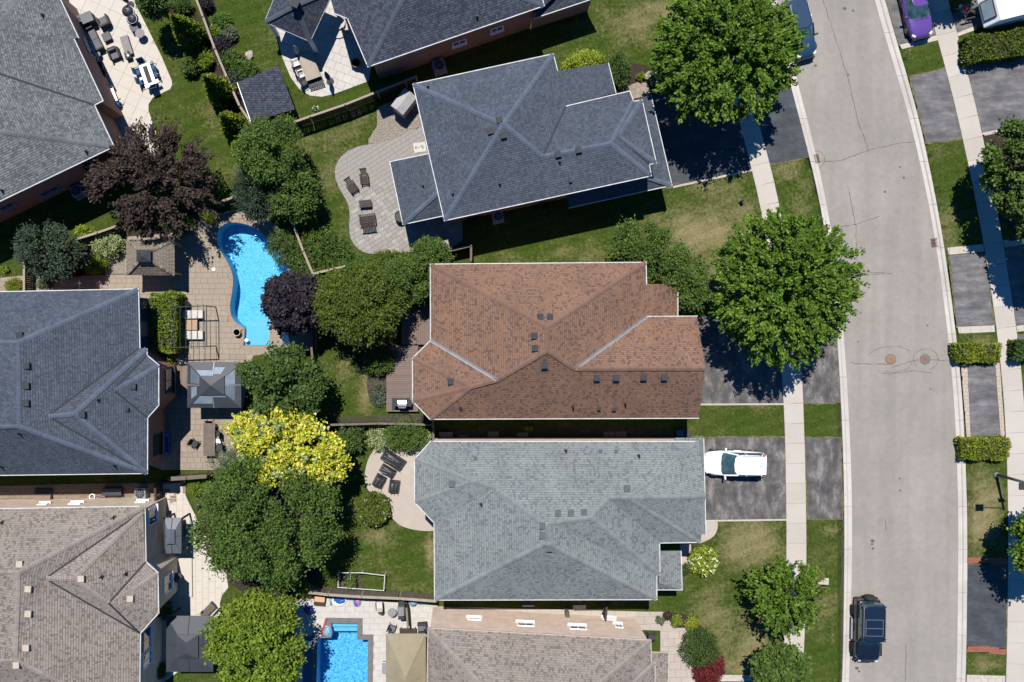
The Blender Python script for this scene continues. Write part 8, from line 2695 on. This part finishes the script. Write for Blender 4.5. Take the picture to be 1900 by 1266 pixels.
    MB().box((.5 * L, 0, .62 if not boxy else .85), (.07, Wd * .5, .16)).build('grille', M['black_plastic'], r, bevel=.02)
    MB().bar((.21 * L, -.5 * hw, zb + .02), (.2 * L, .15 * hw, zb + .05), .02).build('wiper', M['black_plastic'], r)
    MB().bar((.21 * L, .05 * hw, zb + .03), (.2 * L, .7 * hw, zb + .05), .02).build('wiper', M['black_plastic'], r)
    if not boxy and not low:
        MB().box(((xr0 + .05) * L, 0, zr + .09), (.16, .04, .05)).build('antenna_fin', M['black_plastic'], r)
        MB().box((xr0 * L - .05, 0, zr + .01), (.3, wt * 1.8, .04)).build('rear_spoiler', body, r, bevel=.015)
    if spare:
        s_ = link('spare_wheel', _wheel(True), None, r)
        s_.location = (-.5 * L - .18, 0, .95); s_.rotation_euler = (0, 0, math.pi / 2)
        rim = link('rim', MESHES['rim'], None, s_); rim.location = (0, .1, 0)
    if sunroof:
        lw = M['grey_metal']
        for (a, c_) in ((.02, .0), (-.1, 0), (-.235, 0)):
            MB().box((a * L, 0, zr + .056), (.02, wt * 1.5, .012)).build('roof_seam', lw, r)
        for s in (-1, 1): MB().box((-.108 * L, s * wt * .74, zr + .055), (.25 * L, .02, .012)).build('roof_seam', lw, r)
    return r
def _wheel(boxy):
    k = ('tyre', boxy)
    if MESHES.get(k) is None:
        R = .35 if not boxy else .4
        wd = .23 if not boxy else .28
        b = MB()
        prof = [(R * .62, -wd / 2), (R * .93, -wd / 2), (R, -wd * .32), (R, wd * .32), (R * .93, wd / 2), (R * .62, wd / 2)]
        b.lathe((0, 0, 0), prof, 20)
        b.v = [(x, z, y) for x, y, z in b.v]
        me = bpy.data.meshes.new('wheel'); me.from_pydata(b.v, [], [f[::-1] for f in b.f]); me.materials.append(tyre_m)
        MESHES[k] = me
    if 'rim' not in MESHES:
        b = MB()
        b.lathe((0, 0, 0), [(.2, -.03), (.215, .03), (.19, .035), (.06, .02), (.05, .03)], 16)
        b.v = [(x, z, y) for x, y, z in b.v]
        me = bpy.data.meshes.new('rim'); me.from_pydata(b.v, [], [f[::-1] for f in b.f]); me.materials.append(M['grey_metal'])
        MESHES['rim'] = me
    return MESHES[k]
def place_car(px, py, h, rot, *a, **k):
    p = W(px, py, h)
    return car(k.pop('label'), p.x, p.y, k.pop('z', .022), img_rot(rot), *a, **k)
place_car(1365, 861, .95, 181.5, paint('pearl_white_paint', (.68, .69, .70, 1)), label='white parked crossover with a panoramic windscreen on the worn driveway', L=4.85, Wd=1.96, Ht=1.64)
place_car(1614, 1172, 1.0, 91, paint('black_paint', (.004, .007, .013, 1), .3), label='black boxy off road car with a spare wheel parked by the kerb', L=4.75, Wd=1.95, Ht=1.85, style='jeep', spare=True, z=-.118, sunroof=True, roof_m=paint('black_roof_paint', (.003, .009, .022, 1), .35))
place_car(1702, 14, .8, 78, paint('purple_paint', (.085, .042, .20, 1)), label='purple low sports car cut off by the top edge on the grey apron', L=4.7, Wd=1.92, Ht=1.4, style='coupe')
place_car(1486, 52, .8, 75, paint('navy_paint', (.014, .034, .07, 1)), label='dark blue car by the kerb half hidden under the largest street tree', L=4.6, Wd=1.86, Ht=1.55, z=-.118)
# white trailer
def trailer():
    p = W(1890, 6, 1.5)
    r = thing('camper_trailer', 'white camper trailer on the pad in the upper right corner', 'trailer', (p.x, p.y, .022), img_rot(-14))
    wm = mat('trailer_skin', (.8, .8, .79, 1), (.72, .72, .71, 1), 2, .35)
    L, wd, h = 5.6, 2.3, 2.5
    b = MB().add([(-L / 2 + .9, -wd / 2, .45), (L / 2, -wd / 2, .45), (L / 2, wd / 2, .45), (-L / 2 + .9, wd / 2, .45), (-L / 2, -wd / 2, 1.1), (-L / 2, wd / 2, 1.1), (-L / 2 + .55, -wd / 2, h), (L / 2, -wd / 2, h), (L / 2, wd / 2, h), (-L / 2 + .55, wd / 2, h)],
                 [(0, 3, 2, 1), (0, 4, 5, 3), (4, 6, 9, 5), (6, 7, 8, 9), (1, 2, 8, 7), (0, 1, 7, 6, 4), (3, 5, 9, 8, 2)])
    b.build('body', wm, r, bevel=.08)
    MB().box((.6, 0, h + .05), (.7, .6, .14)).build('roof_hatch', M['cream_trim'], r, bevel=.02)
    # sloping front window
    d = Vector((.55, 0, h - 1.1)).normalized()
    c = Vector((-L / 2 + .27, 0, 1.82)) + Vector((-d.z, 0, d.x)) * .02
    u = Vector((0, 1, 0))
    vs = [c - d * .55 - u * .75, c - d * .55 + u * .75, c + d * .5 + u * .75, c + d * .5 - u * .75]
    nrm = Vector((-d.z, 0, d.x)) * .05
    MB().add(vs + [v + nrm for v in vs], [(0, 1, 5, 4), (1, 2, 6, 5), (2, 3, 7, 6), (3, 0, 4, 7), (4, 5, 6, 7)]).build('window_frame', M['dark_metal'], r)
    vs2 = [c + (v - c) * .88 + nrm * 1.3 for v in vs]
    MB().add(vs2, [(0, 1, 2, 3)]).build('window_blind', mat('blind', A(190, 205, 215), A(175, 190, 200), 2, .3), r)
    for s in (-1, 1):
        w_ = link('wheel', _wheel(False), None, r); w_.location = (.3, s * 1.05, .33)
    MB().bar((-L / 2 - .9, 0, .5), (-L / 2 + .9, 0, .5), .1).build('drawbar', M['dark_metal'], r)
    MB().box((.3, -wd / 2 - .01, 1.0), (L * .8, .02, .12)).build('side_stripe', mat('stripe_blue', A(40, 90, 130), A(34, 80, 118), 2, .4), r)
trailer()
def motorbike():
    p = W(1790, 20, .5)
    r = thing('motorcycle', 'dark motorcycle with a red tank in the shade beside the white trailer', 'motorcycle', (p.x, p.y, .022), img_rot(200))
    for u in (-.7, .7):
        w_ = link('wheel', _wheel(False), None, r); w_.location = (u, 0, .32); w_.scale = (.92, .6, .92)
    MB().ell((.15, 0, .8), (.3, .16, .14), 12, 7).build('fuel_tank', tail_m, r, smooth=True)
    MB().box((-.35, 0, .76), (.6, .26, .1)).build('seat', M['black_plastic'], r, bevel=.04)
    MB().box((.05, 0, .48), (.45, .3, .35)).build('engine', M['grey_metal'], r, bevel=.05)
    MB().bar((.45, -.38, 1.02), (.45, .38, 1.02), .035).build('handlebar', M['dark_metal'], r)
    for s in (-1, 1): MB().bar((.42, s * .09, .98), (.7, s * .09, .32), .05).build('fork', M['steel'], r)
    MB().tube([(.1, -.2, .35), (-.4, -.24, .33), (-.85, -.24, .4)], .05, 8).build('exhaust', M['steel'], r)
    MB().ell((.6, 0, .88), (.1, .11, .11), 10, 6).build('headlight', head_m, r, smooth=True)
motorbike()
